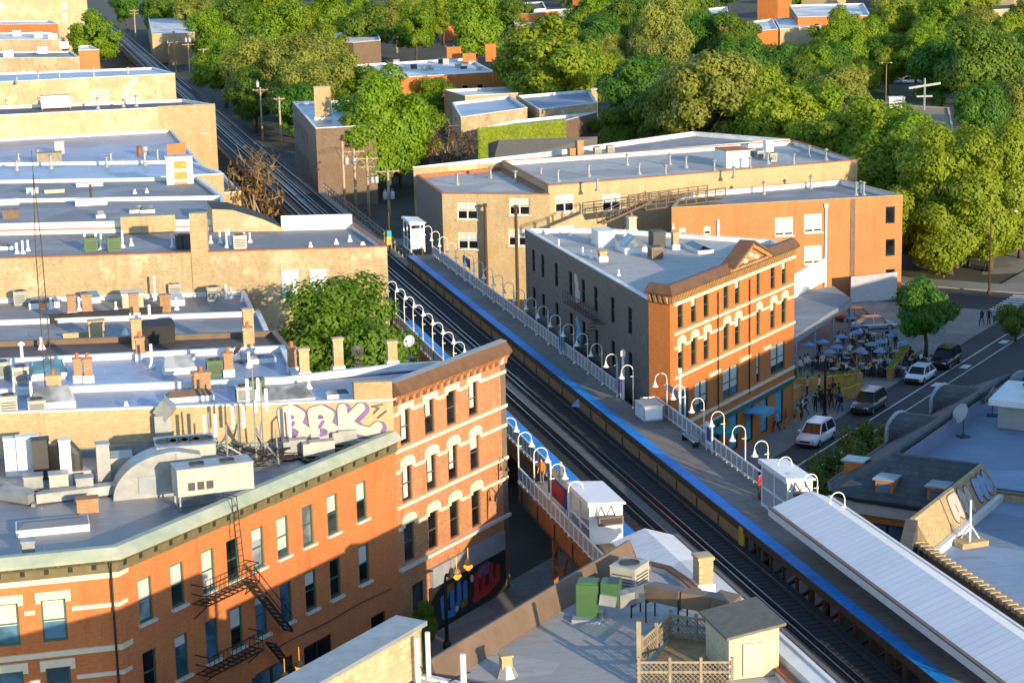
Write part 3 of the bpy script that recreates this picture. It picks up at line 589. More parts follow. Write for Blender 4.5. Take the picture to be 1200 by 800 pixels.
tt = (Vector(e1)-Vector(A_l)).dot(dA); eb1 = Vector(A_l)+dA*tt; 
lav = row('row_building', 'lavender grey roof with brick chimneys at the foot of the long tan wall', 10.4, OFS(d0_), OFS(d1_), OFS(tuple(eb1), -.06), OFS(A_l, -.06), roof='roof_grey', wall='brick_tan')
nA = Vector((dA.y, -dA.x))
gA = P2(XL, 277, 13.5); gB = P2(413, 266, 13.5)
sA = lambda px: (Vector(xy(hit(px, 345, Vector((nA.x, nA.y, 0)), Vector((*A_l, 0)).dot(Vector((nA.x, nA.y, 0))))))-Vector(A_l)).length
longw = row('long_building', 'long building whose bare tan brick side wall runs from the left edge to the tracks', 14, A_l, A_r, gB, gA, roof='roof_grey', wall='brick_tan', cap='terracotta', drop=.5, inner='white_roofcoat')
bw = MB(); d3, n3 = Vector((*dA, 0)), Vector((*nA, 0))
for px in (341, 374): s = sA(px); bw.prism([xy(Vector((*A_l, 0))+d3*(s-.75)+n3*.03), xy(Vector((*A_l, 0))+d3*(s-.75)+n3*.1), xy(Vector((*A_l, 0))+d3*(s+.75)+n3*.1), xy(Vector((*A_l, 0))+d3*(s+.75)+n3*.03)], 9.4, 12.1)
part('blocked_window', bw, 'frame_white', longw)
s = sA(237); st_ = MB(); q = Vector((*A_l, 0))+d3*s; st_.prism([xy(q-d3*.75+n3*.12), xy(q+d3*.75+n3*.12), xy(q+d3*.75-n3*.75), xy(q-d3*.75-n3*.75)], 10.5, 17.4, 0); part('chimney', st_, 'brick_yellow', longw)
rw = MB(); q0, q1 = W(330, 270, 13.52), W(413, 268, 13.52); rw.prism([xy(q0), xy(q1), xy(q1+T*.3), xy(q0+T*.3)], 13.5, 14.9); part('back_parapet', rw, 'white_paint', longw)
# shed-roofed stucco block on the long building
gm = MB(); a, b = W(250, 272, 13.52), W(331, 271, 13.52); L = (b-a); prof = [(0, 0), (1, 0), (1, .35), (.72, 1.2), (.3, 2.1), (0, 2.2)]
vs = [a+L*s+Vector((0, 0, h)) for s, h in prof]+[a+L*s+T*5+Vector((0, 0, h)) for s, h in prof]; k = 6
gm.add(vs, [tuple(range(k)), tuple(range(2*k-1, k-1, -1))]+[(j, k+j, k+(j+1) % k, (j+1) % k)for j in range(k)], 0)
shed = solo('roof_shed', gm, 'stucco_tan', 'tan stucco penthouse with a sloping black roof on the long building beside the tracks', 'penthouse', tuple(a))
rm = MB(); rm.add([p+Vector((0, 0, .06))+Vector((0, -.15, 0))*(1 if i < 4 else -1) for i, p in enumerate([vs[5], vs[4], vs[3], vs[2], vs[8], vs[9], vs[10], vs[11]])], [(0, 1, 6, 7), (1, 2, 5, 6), (2, 3, 4, 5)]); part('roof', rm, 'tar', shed)
g2 = P2(230, 231, 14.6); g2l = P2(XL, 234, 14.6)
gbd = row('row_building', 'building with a bright white side wall left of the big brick stack', 14.6, OFS(gA), OFS(P2(262, 270, 13.5)), P2(262, 229, 14.6), g2l, roof='roof_grey', wall='white_paint', emats={})
tanp = MB(); q0, q1 = W(142, 274, 13.6), W(206, 271, 13.6); tanp.prism([xy(q0-T*.1), xy(q1-T*.1), xy(q1+T*.02), xy(q0+T*.02)], 13.62, 15.2); part('brick_panel', tanp, 'brick_yellow', gbd)
h2, h2l = P2(232, 207, 13.4), P2(XL, 212, 13.4)
hbd = row('row_building', 'grey patched roof behind the white walled building with a white parapet along its front', 13.4, OFS(g2l), OFS(P2(262, 230, 13.4)), h2, h2l, roof='roof_grey', wall='white_paint')
i2, i2l = P2(222, 193, 12), P2(XL, 197, 12)
ibd = row('row_building', 'small building with a tan brick end wall beside the white framed window bay', 12.6, OFS(h2l), OFS(P2(262, 209, 12)), i2, i2l, roof='roof_blue', wall='brick_tan')
kl, kr, kb_r = P2(XL, 138, 14), P2(251.5, 122.5, 14), P2(213, 115, 13.6)
dk = Vector((kr[0]-kl[0], kr[1]-kl[1])).normalized()
j2, j2l = OFS(tuple(Vector(kl)+dk*((Vector(P2(225, 182, 9))-Vector(kl)).dot(dk))), -.08), OFS(kl, -.08)
jbd = row('row_building', 'strip of blue-grey roof at the foot of the tall patched tan wall', 10.4, OFS(i2l), OFS(P2(240, 200, 10)), j2, j2l, roof='roof_blue', wall='brick_tan')
Lk = (Vector(kr)-Vector(kl)).length
def sk_(px): p = hit(px, 150, Vector((dk.y, -dk.x, 0)), Vector((*kl, 0)).dot(Vector((dk.y, -dk.x, 0)))); return (Vector(xy(p))-Vector(kl)).dot(dk)
kbd = row('tall_building', 'tall building with a patched tan stucco wall and bare brick end', 14, kl, kr, P2(214, 116, 14), P2(XL, 127, 14), roof='roof_brown', wall='stucco_tan', drop=.5, wins={0: [dict(s=sk_(207), w=.9, z=8.6, h=3.2, frame='frame_white', pane='glass_grey', sill='sill_stone'), dict(s=sk_(238), w=.9, z=9.6, h=2.4, frame='frame_white', pane='glass_grey', sill='sill_stone')]})
km = MB(); s0, s1 = sk_(186), Lk; q = lambda s, o: (kl[0]+dk.x*s+dk.y*o, kl[1]+dk.y*s-dk.x*o)
facade(km, q(s0, .05), q(s1+.05, .05), 0, 14.12, [(sk_(207)-.45, sk_(207)+.45, 8.6, 11.8), (sk_(238)-.45, sk_(238)+.45, 9.6, 12.)]); facade(km, q(s1+.05, .05), q(s1+.05, -.6), 0, 14.12); km.quad((*q(s0, .05), 14.12), (*q(s1+.05, .05), 14.12), (*q(s1+.05, -.3), 14.12), (*q(s0, -.3), 14.12)); part('brick_facing', km, 'brick_yellow', kbd)
ll, lr = P2(XL, 99, 14), P2(205, 86, 14)
lbd = row('tall_building', 'tan walled building with a white painted figure on its wall, behind the tall patched wall', 14, ll, lr, P2(180, 79, 14), P2(XL, 88, 14), roof='roof_blue', wall='stucco_tan')
dl = Vector((lr[0]-ll[0], lr[1]-ll[1], 0)).normalized(); nl = Vector((dl.y, -dl.x, 0)); gf = MB(); s0 = (Vector((*xy(hit(150, 105, nl, Vector((*ll, 0)).dot(nl))), 0))-Vector((*ll, 0))).dot(dl)
strokes(gf, Vector((*ll, 0)), dl, nl, [[(s0, 9), (s0-.8, 10.3), (s0+1.4, 13.2)], [(s0+.3, 9), (s0+1.4, 10.4)]], 1.2, .01, 0); strokes(gf, Vector((*ll, 0)), dl, nl, [[(s0-6.6, 9.8), (s0-4.2, 9.8), (s0-4.2, 11.2), (s0-6.6, 11.2), (s0-6.6, 9.8)]], 1.1, .01, 0)
part('graffiti', gf, 'graffiti_white', lbd)
for (x0, x1, ya, yb, yc, z, wl, rf, lb) in ((XL, 93, 84, 67, 60, 13, 'stucco_tan', 'roof_grey', 'tan parapet building two roofs behind the white painted figure'), (92, 116, 75, 58, 53, 12.5, 'paint_orange', 'roof_white', 'small red-orange walled building left of the round green tree by the tracks'), (XL, 72, 52, 46, 38, 13.5, 'stucco_tan', 'roof_white', 'low tan building with a white cluttered roof below the big tan wall'), (XL, 68, 36, 28, 24, 14.5, 'paint_orange', 'roof_white', 'narrow building with an orange strip of wall and white roof under the big tan wall')):
    row('far_building', lb, z, P2(x0, yb+1, z), P2(x1, yb, z), P2(x1-10, yc, z), P2(x0, yc+1, z), roof=rf, wall=wl)
pr = hit(103, 20, T, 640); pl = hit(XL, 20, T, 640)
bigw = row('tall_building', 'very tall windowless pale tan wall rising at the top left corner', 26, xy(pl), xy(pr), xy(pr+T*30), xy(pl+T*30), roof='roof_grey', wall='stucco_tan')
bw = MB()
for px, py in ((76, 7), (76, 20), (1, 8)): q = hit(px, py, T, 639.9); bw.box(tuple(q), (1.6, .2, 2.4), 0, AT-math.pi/2)
part('vent_window', bw, 'blind', bigw)
# bay with white frame beside the alley
q = W(212, 224, 12.2); by = thing('window_bay', 'white framed stair bay with three yellow-brown panes on the tan brick building', 'bay', tuple(q), AT-math.pi/2)
m = MB(); m.box((0, .7, 1.7), (3.0, 1.2, 4.4)); part('casing', m, 'white_paint', by, local=True); m = MB()
for k in range(3): m.box((.1, .06, .6+k*1.2), (1.5, .06, .9))
part('pane', m, 'wood_yellow', by, local=True); m = MB(); m.box((0, .7, 3.98), (3.3, 1.7, .14)); part('roof', m, 'roof_blue', by, local=True)
lo2 = building('row_building', 'low brick extension with a grey roof between the window bay and the budding tree', [P2(226, 228, 10), P2(282, 224, 10), P2(258, 200, 10), P2(226, 202, 10)], 10, 9.4, 'brick_yellow', 'roof_grey', 'white_roofcoat')
# ------------------------------------------------------------- elevated railway
U0, U1 = 72, 900
rl = thing('elevated_railway', 'two track elevated railway deck running diagonally away between the brick buildings', 'railway', tuple(UV(120, 37.6, 0)), AT)
def along(mb, v0, v1, z0, z1, u0=U0, u1=U1, mi=0): mb.prism([xy(UV(u0, v0)), xy(UV(u0, v1)), xy(UV(u1, v1)), xy(UV(u1, v0))], z0, z1, mi)
m = MB(); along(m, 34.45, 40.95, 4.45, 4.775); part('deck', m, 'tie_deck', rl)
m = MB()
for vc in (35.9, 39.5):
    for k in range(330): m.box(tuple(UV(U0+.3+k*.62, vc, 4.75)), (.24, 2.5, .1), 0, AT)
tag(part('sleepers', m, ['tie_deck', 'rust_dark'], rl), kind='stuff')
for v in (35.18, 36.62, 38.78, 40.22):
    m = MB(); along(m, v-.075, v+.075, 4.86, 4.89, mi=1); along(m, v-.02, v+.02, 4.89, 4.98, mi=1); along(m, v-.036, v+.036, 4.98, 5.02, mi=0); part('rail', m, ['rail', 'rust_dark'], rl)
for v in (37.15, 38.25):
    m = MB(); along(m, v-.04, v+.04, 5.02, 5.08, mi=0); along(m, v-.02, v+.02, 4.86, 5.02, mi=1); along(m, v-.11, v-.05, 4.86, 4.95, mi=1); part('power_rail', m, ['rail', 'rust_dark'], rl)
m = MB(); along(m, 37.35, 38.05, 4.8, 4.87); part('walkway', m, 'walk_plank', rl)
m = MB()
for v in (34.6, 40.7):
    along(m, v-.15, v+.15, 4.0, 4.44); along(m, v-.3, v+.3, 3.9, 4.0)
part('girder', m, 'rust', rl)
for u in list(range(76, 180, 13))+list(range(189, 330, 14)):
    if 100 < u < 113: continue
    for v in (34.6, 40.7):
        m = MB(); m.box(tuple(UV(u, v, 1.95)), (.4, .4, 3.9), 0, AT); m.box(tuple(UV(u, v, .15)), (.8, .8, .3), 0, AT); part('column', m, 'rust_dark', rl)
# right platform
def platform(name, label, polys, fascia_v, side, blue, cols, mat='platform', u0=75, u1=211):
    t = thing(name, label, 'platform', tuple(UV((u0+u1)/2, fascia_v, 0)), AT)
    m = MB()
    for a, b, v0, v1 in polys: along(m, v0, v1, 5.62, 6.0, a, b)
    part('deck', m, [mat], t)
    m = MB(); along(m, blue[0], blue[1], 6.004, 6.02, u0, u1); part('tactile_strip', m, 'tactile_blue', t)
    return t
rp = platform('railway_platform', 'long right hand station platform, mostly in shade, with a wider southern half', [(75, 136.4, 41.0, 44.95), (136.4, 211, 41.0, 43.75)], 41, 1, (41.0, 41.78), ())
m = MB(); along(m, 40.94, 41.0, 5.55, 5.98, 75, 211, 1); along(m, 40.96, 41.06, 4.5, 5.5, 108, 211, 2)
for k in range(26): m.box(tuple(UV(108+k*4, 40.93, 5.0)), (.06, .06, .95), 1, AT)
part('fascia', m, ['rust', 'rust_dark', 'fascia_brown'], rp)
m = MB()
for k in range(17):
    u = 75.5+k*2; m.box(tuple(UV(u, 41.1, 4.9)), (.16, .16, 1.5), 0, AT); m.bar(UV(u, 41.15, 5.5), UV(u+1.9, 41.15, 4.3), .09); m.bar(UV(u, 41.3, 4.25), UV(u, 44.5, 5.5), .1)
along(m, 41.03, 41.2, 4.2, 4.34, 75, 108); part('bracing', m, 'rust_dark', rp)
m = MB(); m.box(tuple(UV(107.9, 40.93, 5.2)), (.5, .18, 1.3), 0, AT); part('end_post', m, 'yellow', rp)
for u in range(78, 212, 9):
    for v in (41.4, 44.3 if u < 136 else 43.4): m = MB(); m.box(tuple(UV(u, v, 2.8)), (.3, .3, 5.6), 0, AT); part('support', m, 'rust_dark', rp)
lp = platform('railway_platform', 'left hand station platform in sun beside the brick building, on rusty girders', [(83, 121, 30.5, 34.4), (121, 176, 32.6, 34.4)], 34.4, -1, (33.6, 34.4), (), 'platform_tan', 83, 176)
m = MB(); along(m, 30.36, 30.5, 4.9, 5.98, 83, 121, 0); along(m, 30.3, 30.52, 4.75, 4.9, 83, 121, 1); along(m, 34.4, 34.5, 5.2, 5.98, 83, 176, 1)
for k in range(10): m.box(tuple(UV(84+k*4, 30.33, 5.4)), (.09, .09, .95), 1, AT)
along(m, 32.5, 32.6, 4.9, 5.98, 121.02, 176, 0)
part('fascia', m, ['rust', 'rust_dark'], lp)
m = MB(); along(m, 30.3, 30.5, 3.1, 3.25, 83, 112)
for k in range(12): m.bar(UV(84+k*2.4, 30.4, 3.2), UV(85.2+k*2.4, 30.4, 4.75), .1); m.bar(UV(85.2+k*2.4, 30.4, 4.75), UV(86.4+k*2.4, 30.4, 3.2), .1)
part('truss', m, 'rust', lp)
for u, v in ((112.6, 30.5), (112.6, 34), (99, 34), (88, 34), (88, 30.5)): m = MB(); m.box(tuple(UV(u, v, 2.4)), (.3, .3, 4.8), 0, AT); m.box(tuple(UV(u, v, .2)), (.7, .7, .4), 0, AT); part('support', m, 'rust', lp)
# fences: white posts and rails with grey infill panels
def fence(label, v, u0, u1, z=6., h=1.05, step=1.0, side=1, cross=None):
    t = thing('platform_fence', label, 'fence', tuple(UV(u0, v, z)), AT); L = u1-u0; f = MB(); p = MB(); n = max(1, round(L/step))
    f.box((L/2, 0, h), (L, .09, .09)); f.box((L/2, 0, .12), (L, .07, .08))
    for k in range(n+1): f.box((k*L/n, 0, h/2), (.11, .1, h))
    for k in range(n): p.box(((k+.5)*L/n, 0, h/2+.05), (L/n-.16, .025, h-.28))
    part('railing', f, 'lamp_white', t, local=True); part('infill', p, 'fence_panel', t, local=True); return t
fence('white fence along the outer edge of the right platform, shelter to grey cabinet', 44.95, 111.3, 136.4)
fence('white fence along the narrow northern half of the right platform', 43.72, 141, 210.5)
fence('white fence on the outer edge of the left platform in full sun', 30.45, 84, 121)
fence('white fence behind the lamps on the far part of the left platform', 32.62, 121.2, 175.5)
t = thing('platform_fence', 'short white fence across the step in the right platform', 'fence', tuple(UV(136.4, 43.75, 6)), AT); f = MB()
f.box((0, -.6, 1.05), (.09, 1.2, .09)); f.box((0, -.6, .12), (.07, 1.2, .08))
for k in range(4): f.box((0, -.1-k*.33, .52), (.09, .09, 1.05))
part('railing', f, 'lamp_white', t, local=True)
# gooseneck lamps
def lamp_proto():
    t = thing('gooseneck_lamp', '', 'lamp'); p = MB(); p.tube([(0, 0, 0), (0, 0, 2.5), (0, 0, 2.95)]+[(0, .45-.45*math.cos(a), 2.95+.45*math.sin(a)) for a in [math.pi*k/9 for k in range(1, 10)]]+[(0, .9, 2.85)], [.055, .045]+[.033]*11, 8)
    p.lathe((0, 0, 0), [(.12, 0), (.1, .12), (.07, .2)], 8); p.lathe((0, 0, 2.45), [(.06, 0), (.085, .05), (.06, .12)], 8); p.bar((0, 0, 2.5), (0, .25, 2.5), .05); part('post', p, 'lamp_white', t, True, True)
    b = MB(); b.lathe((0, .9, 2.42), [(.25, 0), (.23, .04), (.13, .15), (.09, .28), (.06, .38), (.04, .44)], 12); part('bell_shade', b, 'lamp_white', t, True, True); return proto(t)
L0 = lamp_proto(); first = [1]
GL = 'gooseneck lamps along the platforms'
def lamp(u, v, flip, label):
    rz = AT+(0 if not flip else math.pi); p = tuple(UV(u, v, 6))
    if first: first.clear(); L0.location = p; L0.rotation_euler = (0, 0, rz); L0['label'] = label; L0['group'] = GL
    else: dup(L0, p, rz, label, GL)
P = DE(0, 0); bu, bv = Vector((10.786, 140.82, 0)).dot(T), 0
ordn = ['first', 'second', 'third', 'fourth', 'fifth', 'sixth', 'seventh', 'eighth', 'ninth', 'tenth', 'eleventh', 'twelfth', 'thirteenth', 'fourteenth', 'fifteenth', 'sixteenth', 'seventeenth', 'eighteenth', 'nineteenth']
for k in range(9): lamp(bu-4.008*k, 45.02, False, 'sunlit white gooseneck lamp, %s one past the grey cabinet towards the big canopy' % ordn[k])
b2 = Vector((8.307, 143.66, 0)).dot(T)
for k in range(19): lamp(b2+4.008*k, 43.5, False, 'white gooseneck lamp on the narrow platform, %s from the grey cabinet going away' % ordn[k])
b3 = Vector((-.2925, 128.78, 0)).dot(T)
for k in range(5): lamp(b3-4.008*k, 30.42, True, 'sunlit gooseneck lamp on the left platform, %s from the brick building' % ordn[k])
for k in range(8): lamp(149.8+4.02*k, 32.55, True, 'white gooseneck lamp by the leafy tree on the left platform, %s beyond the brick roof' % ordn[k])
# shelters
def shelter(u, v, w, l, label, h=2.7, boards=True, sgn=1):
    t = thing('platform_shelter', label, 'shelter', tuple(UV(u, v, 6.0)), AT); f = MB(); g = MB(); r = MB()
    for x in (-l/2, 0, l/2):
        for y in (-w/2, w/2): f.box((x, y, h/2), (.12, .12, h))
    for y in (-w/2, w/2):
        f.box((0, y, .1), (l, .1, .15)); f.box((0, y, h-.1), (l, .1, .18)); f.box((0, y, 1.25), (l, .08, .08))
    f.box((-l/2, 0, h-.1), (.1, w, .18)); f.box((l/2, 0, h-.1), (.1, w, .18)); part('frame', f, 'shelter_white', t, local=True)
    for x in (-l/4, l/4):
        for z in (.7, 1.9): g.box((x, -sgn*w/2, z), (l/2-.16, .03, .95 if z < 1 else 1.1))
    part('wall_panel', g, 'fence_panel', t, local=True)
    g = MB(); g.box((-l/2+.0, 0, 1.5), (.05, w-.1, 2.3)); part('end_wall', g, 'shelter_white', t, local=True)
    r.prism([(-l/2-.25, -w/2-.2), (l/2+.25, -w/2-.2), (l/2+.25, w/2+.2), (-l/2-.25, w/2+.2)], h, [h+.1, h+.1, h+.28, h+.28], 0); part('roof', r, 'shelter_white', t, local=True)
    if boards:
        b = MB(); b.box((-l/2-.95, 0, 2.0), (.25, 1.5, .5), 0); b.box((-l/2-1.085, 0, 2.0), (.02, 1.3, .36), 1); b.bar((-l/2-.05, .3, 2.6), (-l/2-.9, .3, 2.25), .06); b.bar((-l/2-.05, -.3, 2.6), (-l/2-.9, -.3, 2.25), .06); part('display_board', b, ['flash_brown', 'frame_black'], t, local=True)
        s = MB(); s.tube([(-l/2-.1, w/2-.4, 2.9), (-l/2-.1, w/2-.4, 2.3)], .03, 5); s.lathe((-l/2-.12, w/2-.4, 1.95), [(.05, .35), (.16, .12), (.03, .0)][::-1], 8); part('loudspeaker', s, 'galv', t, local=True)
    return t
shelter(108.2, 31.85, 1.9, 4.2, 'white shelter with a flat white roof on the sunlit left platform')
shelter(109.2, 44.35, 1.5, 4.2, 'white shelter with display board at the end of the big white canopy', sgn=-1)
shelter(215, 42.6, 1.5, 4, 'small white hut at the far tip of the right platform', 3.2, False)
# canopies
def canopy(label, u0, u1, v0, v1, z0, zv, z1, vb, posts, wind=True, par=True):
    t = thing('platform_canopy', label, 'canopy', tuple(UV(u0, (v0+v1)/2, 6)), AT); r = MB()
    # butterfly: z0 at the track edge, low valley vb, up to z1 at the outer edge
    n = int((u1-u0)/.62)
    for (va, za, vc, zc) in ((v0, z0, vb, zv), (vb, zv, v1, z1)):
        r.add([UV(u0, va, za), UV(u1, va, za), UV(u1, vc, zc), UV(u0, vc, zc), UV(u0, va, za-.12), UV(u1, va, za-.12), UV(u1, vc, zc-.12), UV(u0, vc, zc-.12)], [(0, 3, 2, 1), (4, 5, 6, 7), (0, 1, 5, 4), (2, 3, 7, 6), (1, 2, 6, 5), (3, 0, 4, 7)], 0)
    if False:
        for k in range(n): r.bar(UV(u0+.4+k*.62, v0+.1, z0+.012), UV(u0+.4+k*.62, vb-.05, zv+.016), .03, .03)
    part('roof', r, ['canopy_sheet' if par else 'roof_white'], t)
    f = MB(); f.bar(UV(u0, v0-.05, z0-.2), UV(u1, v0-.05, z0-.2), .1, .42, 0); f.bar(UV(u0, v0+.02, z0+.05), UV(u1, v0+.02, z0+.05), .22, .1, 1); part('fascia', f, ['shelter_white', 'flash_brown'], t)
    f2 = MB()
    for u in posts:
        p = MB()
        p.box(tuple(UV(u, vb, 6+(zv-6.2)/2)), (.22, .22, zv-6.2), 0, AT); p.bar(UV(u, vb, zv-.32), UV(u, v0+(.1 if vb > v0 else -.1), z0-.3), .12, .2); p.bar(UV(u, vb, zv-1.5), UV(u, vb-.8 if vb > v0 else vb+.8, zv-.75), .09)
        p.bar(UV(u, vb, zv-.32), UV(u, v1-.1 if v1 > v0 else v1+.1, z1-.3), .12, .2); part('post', p, 'shelter_white', t)
    if wind:
        for a, b in zip(posts[:-1], posts[1:]): along(f2, vb-.03, vb+.03, 6.25, 8.2, b+.3, a-.3)
        for a in posts: along(f2, vb-.06, vb+.06, 6.1, 8.3, a-.05, a+.05)
        part('windbreak', f2, 'fence_panel', t)
    return t
ca = canopy('long white ribbed canopy over the right platform in the lower right', 75, 104.5, 41.4, 45.1, 8.0, 8.85, 8.35, 43.9, [103.5, 99.5, 95.5, 91.5, 87.5, 83.5, 79.5, 75.5])
m = MB(); m.bar(UV(75, 45.15, 8.35), UV(104.5, 45.15, 8.35), .16, .18); part('gutter', m, 'white_paint', ca)
cl = canopy('smooth white canopy over the left platform, half in blue shade, beside the grey roof', 72, 100.5, 34.2, 30.5, 8.3, 8.9, 8.3, 32.4, [99.5, 94.5, 89.5, 84.5, 79.5, 74.5], False, False)
m = MB(); m.bar(UV(72, 34.3, 8.2), UV(100.5, 34.3, 8.2), .18, .16); part('gutter', m, 'galv', cl)
# platform furniture
t = thing('equipment_cabinet', 'pale grey metal cabinet at the step in the right platform', 'cabinet', tuple(UV(134.2, 43.6, 6)), AT)
m = MB(); m.box((0, -.1, .62), (2.0, 1.5, 1.1)); m.box((0, -.1, 1.2), (2.15, 1.65, .08)); m.box((0, -.1, .05), (1.8, 1.3, .1)); part('casing', m, 'fence_panel', t, local=True)
m = MB(); m.box((.5, .665, .65), (.9, .03, .95)); m.box((-.5, .665, .65), (.9, .03, .95)); m.box((-1.015, -.1, .65), (.03, 1.3, .9)); part('door', m, 'shelter_white', t, local=True)
def bench(u, v, label):
    t = thing('bench', label, 'bench', tuple(UV(u, v, 6)), AT); m = MB()
    for y in (0, .16, .32): m.box((0, y-.16, .46), (2.6, .13, .05))
    part('seat', m, 'fence_panel', t, local=True); m = MB()
    for z in (.65, .82): m.box((0, -.32, z), (2.6, .05, .12))
    part('backrest', m, 'fence_panel', t, local=True)
    for x in (-1.1, 1.1): m = MB(); m.box((x, -.02, .22), (.08, .45, .44)); m.box((x, -.33, .55), (.06, .06, .7)); part('leg', m, 'frame_black', t, local=True)
bench(126.6, 44.2, 'dark slatted bench against the fence of the right platform')
def signpanel(u, v, z, w, h, label, mats=('sign_white', 'sign_blue'), legs=True, inner=.62):
    t = thing('platform_sign', label, 'sign', tuple(UV(u, v, 6)), AT); m = MB(); m.box((0, 0, z-6), (w, .08, h)); part('board', m, mats[0], t, local=True)
    m = MB(); m.box((0, .05, z-6), (w*inner, .02, h*inner)); m.box((0, -.05, z-6), (w*inner, .02, h*inner)); part('panel', m, mats[1], t, local=True)
    if legs:
        for x in (-w/2+.08, w/2-.08): m = MB(); m.box((x, 0, (z-6)/2), (.07, .07, z-6)); part('post', m, 'lamp_white', t, local=True)
signpanel(124.2, 44.75, 7.25, 1.3, 1.5, 'pale grey map board with a dark blue square on the right platform')
signpanel(132.6, 45.05, 8.35, 2.3, .5, 'narrow grey station sign between the two nearest lamps past the cabinet', ('sign_grey', 'fence_panel'), False)
signpanel(141.2, 43.55, 7.2, 1.2, 1.4, 'purple poster board just beyond the step in the right platform', ('mural_purple', 'graffiti_purple'))
signpanel(157.5, 43.55, 7.2, 1.4, 1.5, 'blue poster board on the shaded narrow platform', ('sky_blue_paint', 'sign_blue'))
signpanel(192.5, 43.45, 8.2, 3.0, .9, 'dark blue hanging station sign towards the far end of the right platform', ('sign_blue', 'sign_blue'))
signpanel(114.2, 31.15, 7.35, 4.2, 1.3, 'dark red and blue poster board on the left platform before the shelter', ('sign_blue', 'mural_red'), True, .8)
signpanel(208.6, 42.2, 6.9, .1, 1.6, 'yellow end marker at the far tip of the right platform', ('yellow', 'yellow'), False)
m = MB()
for u, v in ((213, 41.2), (213, 44.2)): m.box(tuple(UV(u, v, 6.3)), (.1, .1, 2.4), 0, AT)
q = UV(217.2, 40.2); t = thing('signal_mast', 'slim signal mast with a yellow and green box beside the tracks', 'signal', tuple(q), AT)
m = MB(); m.tube([(0, 0, 3), (0, 0, 10)], .1, 8); part('mast', m, 'rust_dark', t, local=True); m = MB(); m.box((0, .1, 6.8), (.5, .5, .9), 0); m.box((0, .05, 7.6), (.6, .5, .7), 1); part('signal_head', m, ['yellow', 'teal'], t, local=True)
m = MB()
for z in (4.9, 5.6, 6.2): m.box((0, .9, z), (1.6, .06, .06)); m.box((.8, 1.3, z), (.06, .9, .06))
for x in (-.8, 0, .8): m.box((x, .9, 5.4), (.07, .07, 1.8))
part('guard_rail', m, 'wood_yellow', t, local=True)
# maintenance walkway rail along the right side of the far tracks
m = MB()
for k in range(30):
    u = 212+k*2.2; m.box(tuple(UV(u, 41.9, 5.2)), (.12, .12, 1.5), 0, AT)
for z in (5.4, 5.95): along(m, 41.87, 41.95, z-.05, z+.05, 212, 276)
along(m, 41.0, 42.0, 4.5, 4.62, 212, 276)
solo('track_railing', m, ['wood_grey'], 'weathered railing along the far tracks beyond the right platform', 'railing', tuple(UV(260, 41.9, 4.5)))
# litter on the track side
m = MB(); q = W(678, 476, 5.0)
m.add([q+Vector((-.6, -.2, .05)), q+Vector((.1, -.35, .02)), q+Vector((.7, .0, .12)), q+Vector((.5, .3, .5)), q+Vector((.0, .1, .65)), q+Vector((-.3, .3, .15))], [(0, 1, 4), (1, 2, 3, 4), (2, 3, 5), (0, 5, 4), (3, 4, 5), (0, 1, 2, 5)])
solo('plastic_sheet', m, 'graffiti_blue', 'crumpled pale blue sheet caught against the platform face by the tracks', 'sheet', tuple(q))
# ------------------------------------------------------------- orange building with the pediment
FO = -63.3; p1, p0, r0 = UV(136.9, 44.6), DE(127.9, FO), DE(151.3, FO)
wO = []; sq = lambda d: d-127.9
fg = dict(frame='frame_green', style='sash')
for i, d in enumerate((129.7, 131.95, 134.15, 137.75, 139.85, 143.9, 146.8, 149.1)):
    w = .95 if d != 143.9 else .7
    wO.append(dict(s=sq(d), w=w, z=12.1, h=1.95, pane='glass_dark', blind=.35 if i % 3 == 1 else None, **fg))
    wO.append(dict(s=sq(d), w=w, z=8.8, h=2.15, head=('arch', 'trim_cream'), pane='glass_dark', blind=None if i % 2 else .3, **fg))
for d, w in ((130.3, 1.5), (133.2, 2.3), (138.6, 2.9), (143.9, .7), (147.9, 2.9)): wO.append(dict(s=sq(d), w=w, z=4.95, h=2.4, pane='glass_blue' if d < 140 else 'glass', blind=.75 if d > 133 else None, frame='frame_green', style='sash pair' if w > 2 else 'sash'))
for d, w in ((130.6, 3.2), (135.2, 2.6), (139.2, 1.6), (142.2, 1.4), (145.2, 1.4), (148.3, 1.6)): wO.append(dict(s=sq(d), w=w, z=.4, h=2.9, pane='sky_blue_paint' if d > 138 else 'glass_blue', frame='frame_black', style=''))
wD = []
for k, u in enumerate((141.5, 146.0, 150.6, 154.2, 158, 162.5, 167, 170.2)):
    for z in (3.6, 7.3, 10.8): wD.append(dict(s=173-u, w=1.0, z=z, h=2.1, pane='glass_dark', frame='frame_black', style='sash'))
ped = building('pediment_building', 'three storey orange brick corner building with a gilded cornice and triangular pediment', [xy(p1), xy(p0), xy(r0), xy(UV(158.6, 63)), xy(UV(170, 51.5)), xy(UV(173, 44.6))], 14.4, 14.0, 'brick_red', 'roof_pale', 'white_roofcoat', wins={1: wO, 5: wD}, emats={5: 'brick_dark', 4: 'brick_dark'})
cm = MB(); line = [xy(p1), xy(p0), xy(r0)]
sweep(cm, line, [(-.35, 14.82), (.0, 14.82), (.46, 14.9), (.5, 15.05), (.0, 15.6), (-.35, 15.62)][::-1], 0)
sweep(cm, line, [(.0, 14.225), (.12, 14.225), (.13, 14.24), (.06, 14.245), (.06, 14.83), (.0, 14.83)][::-1], 1)
for a, b in zip(line[:-1], line[1:]): (sweep(cm, [a, b], [(.062, 14.26), (.075, 14.26), (.075, 14.8), (.062, 14.8)][::-1], 3), brackets(cm, a, b, .5, .26, [(.08, 14.25), (.2, 14.28), (.42, 14.86), (.08, 14.84)][::-1], 1, .3))  # dark strip between the gold brackets: gap shade given as colour
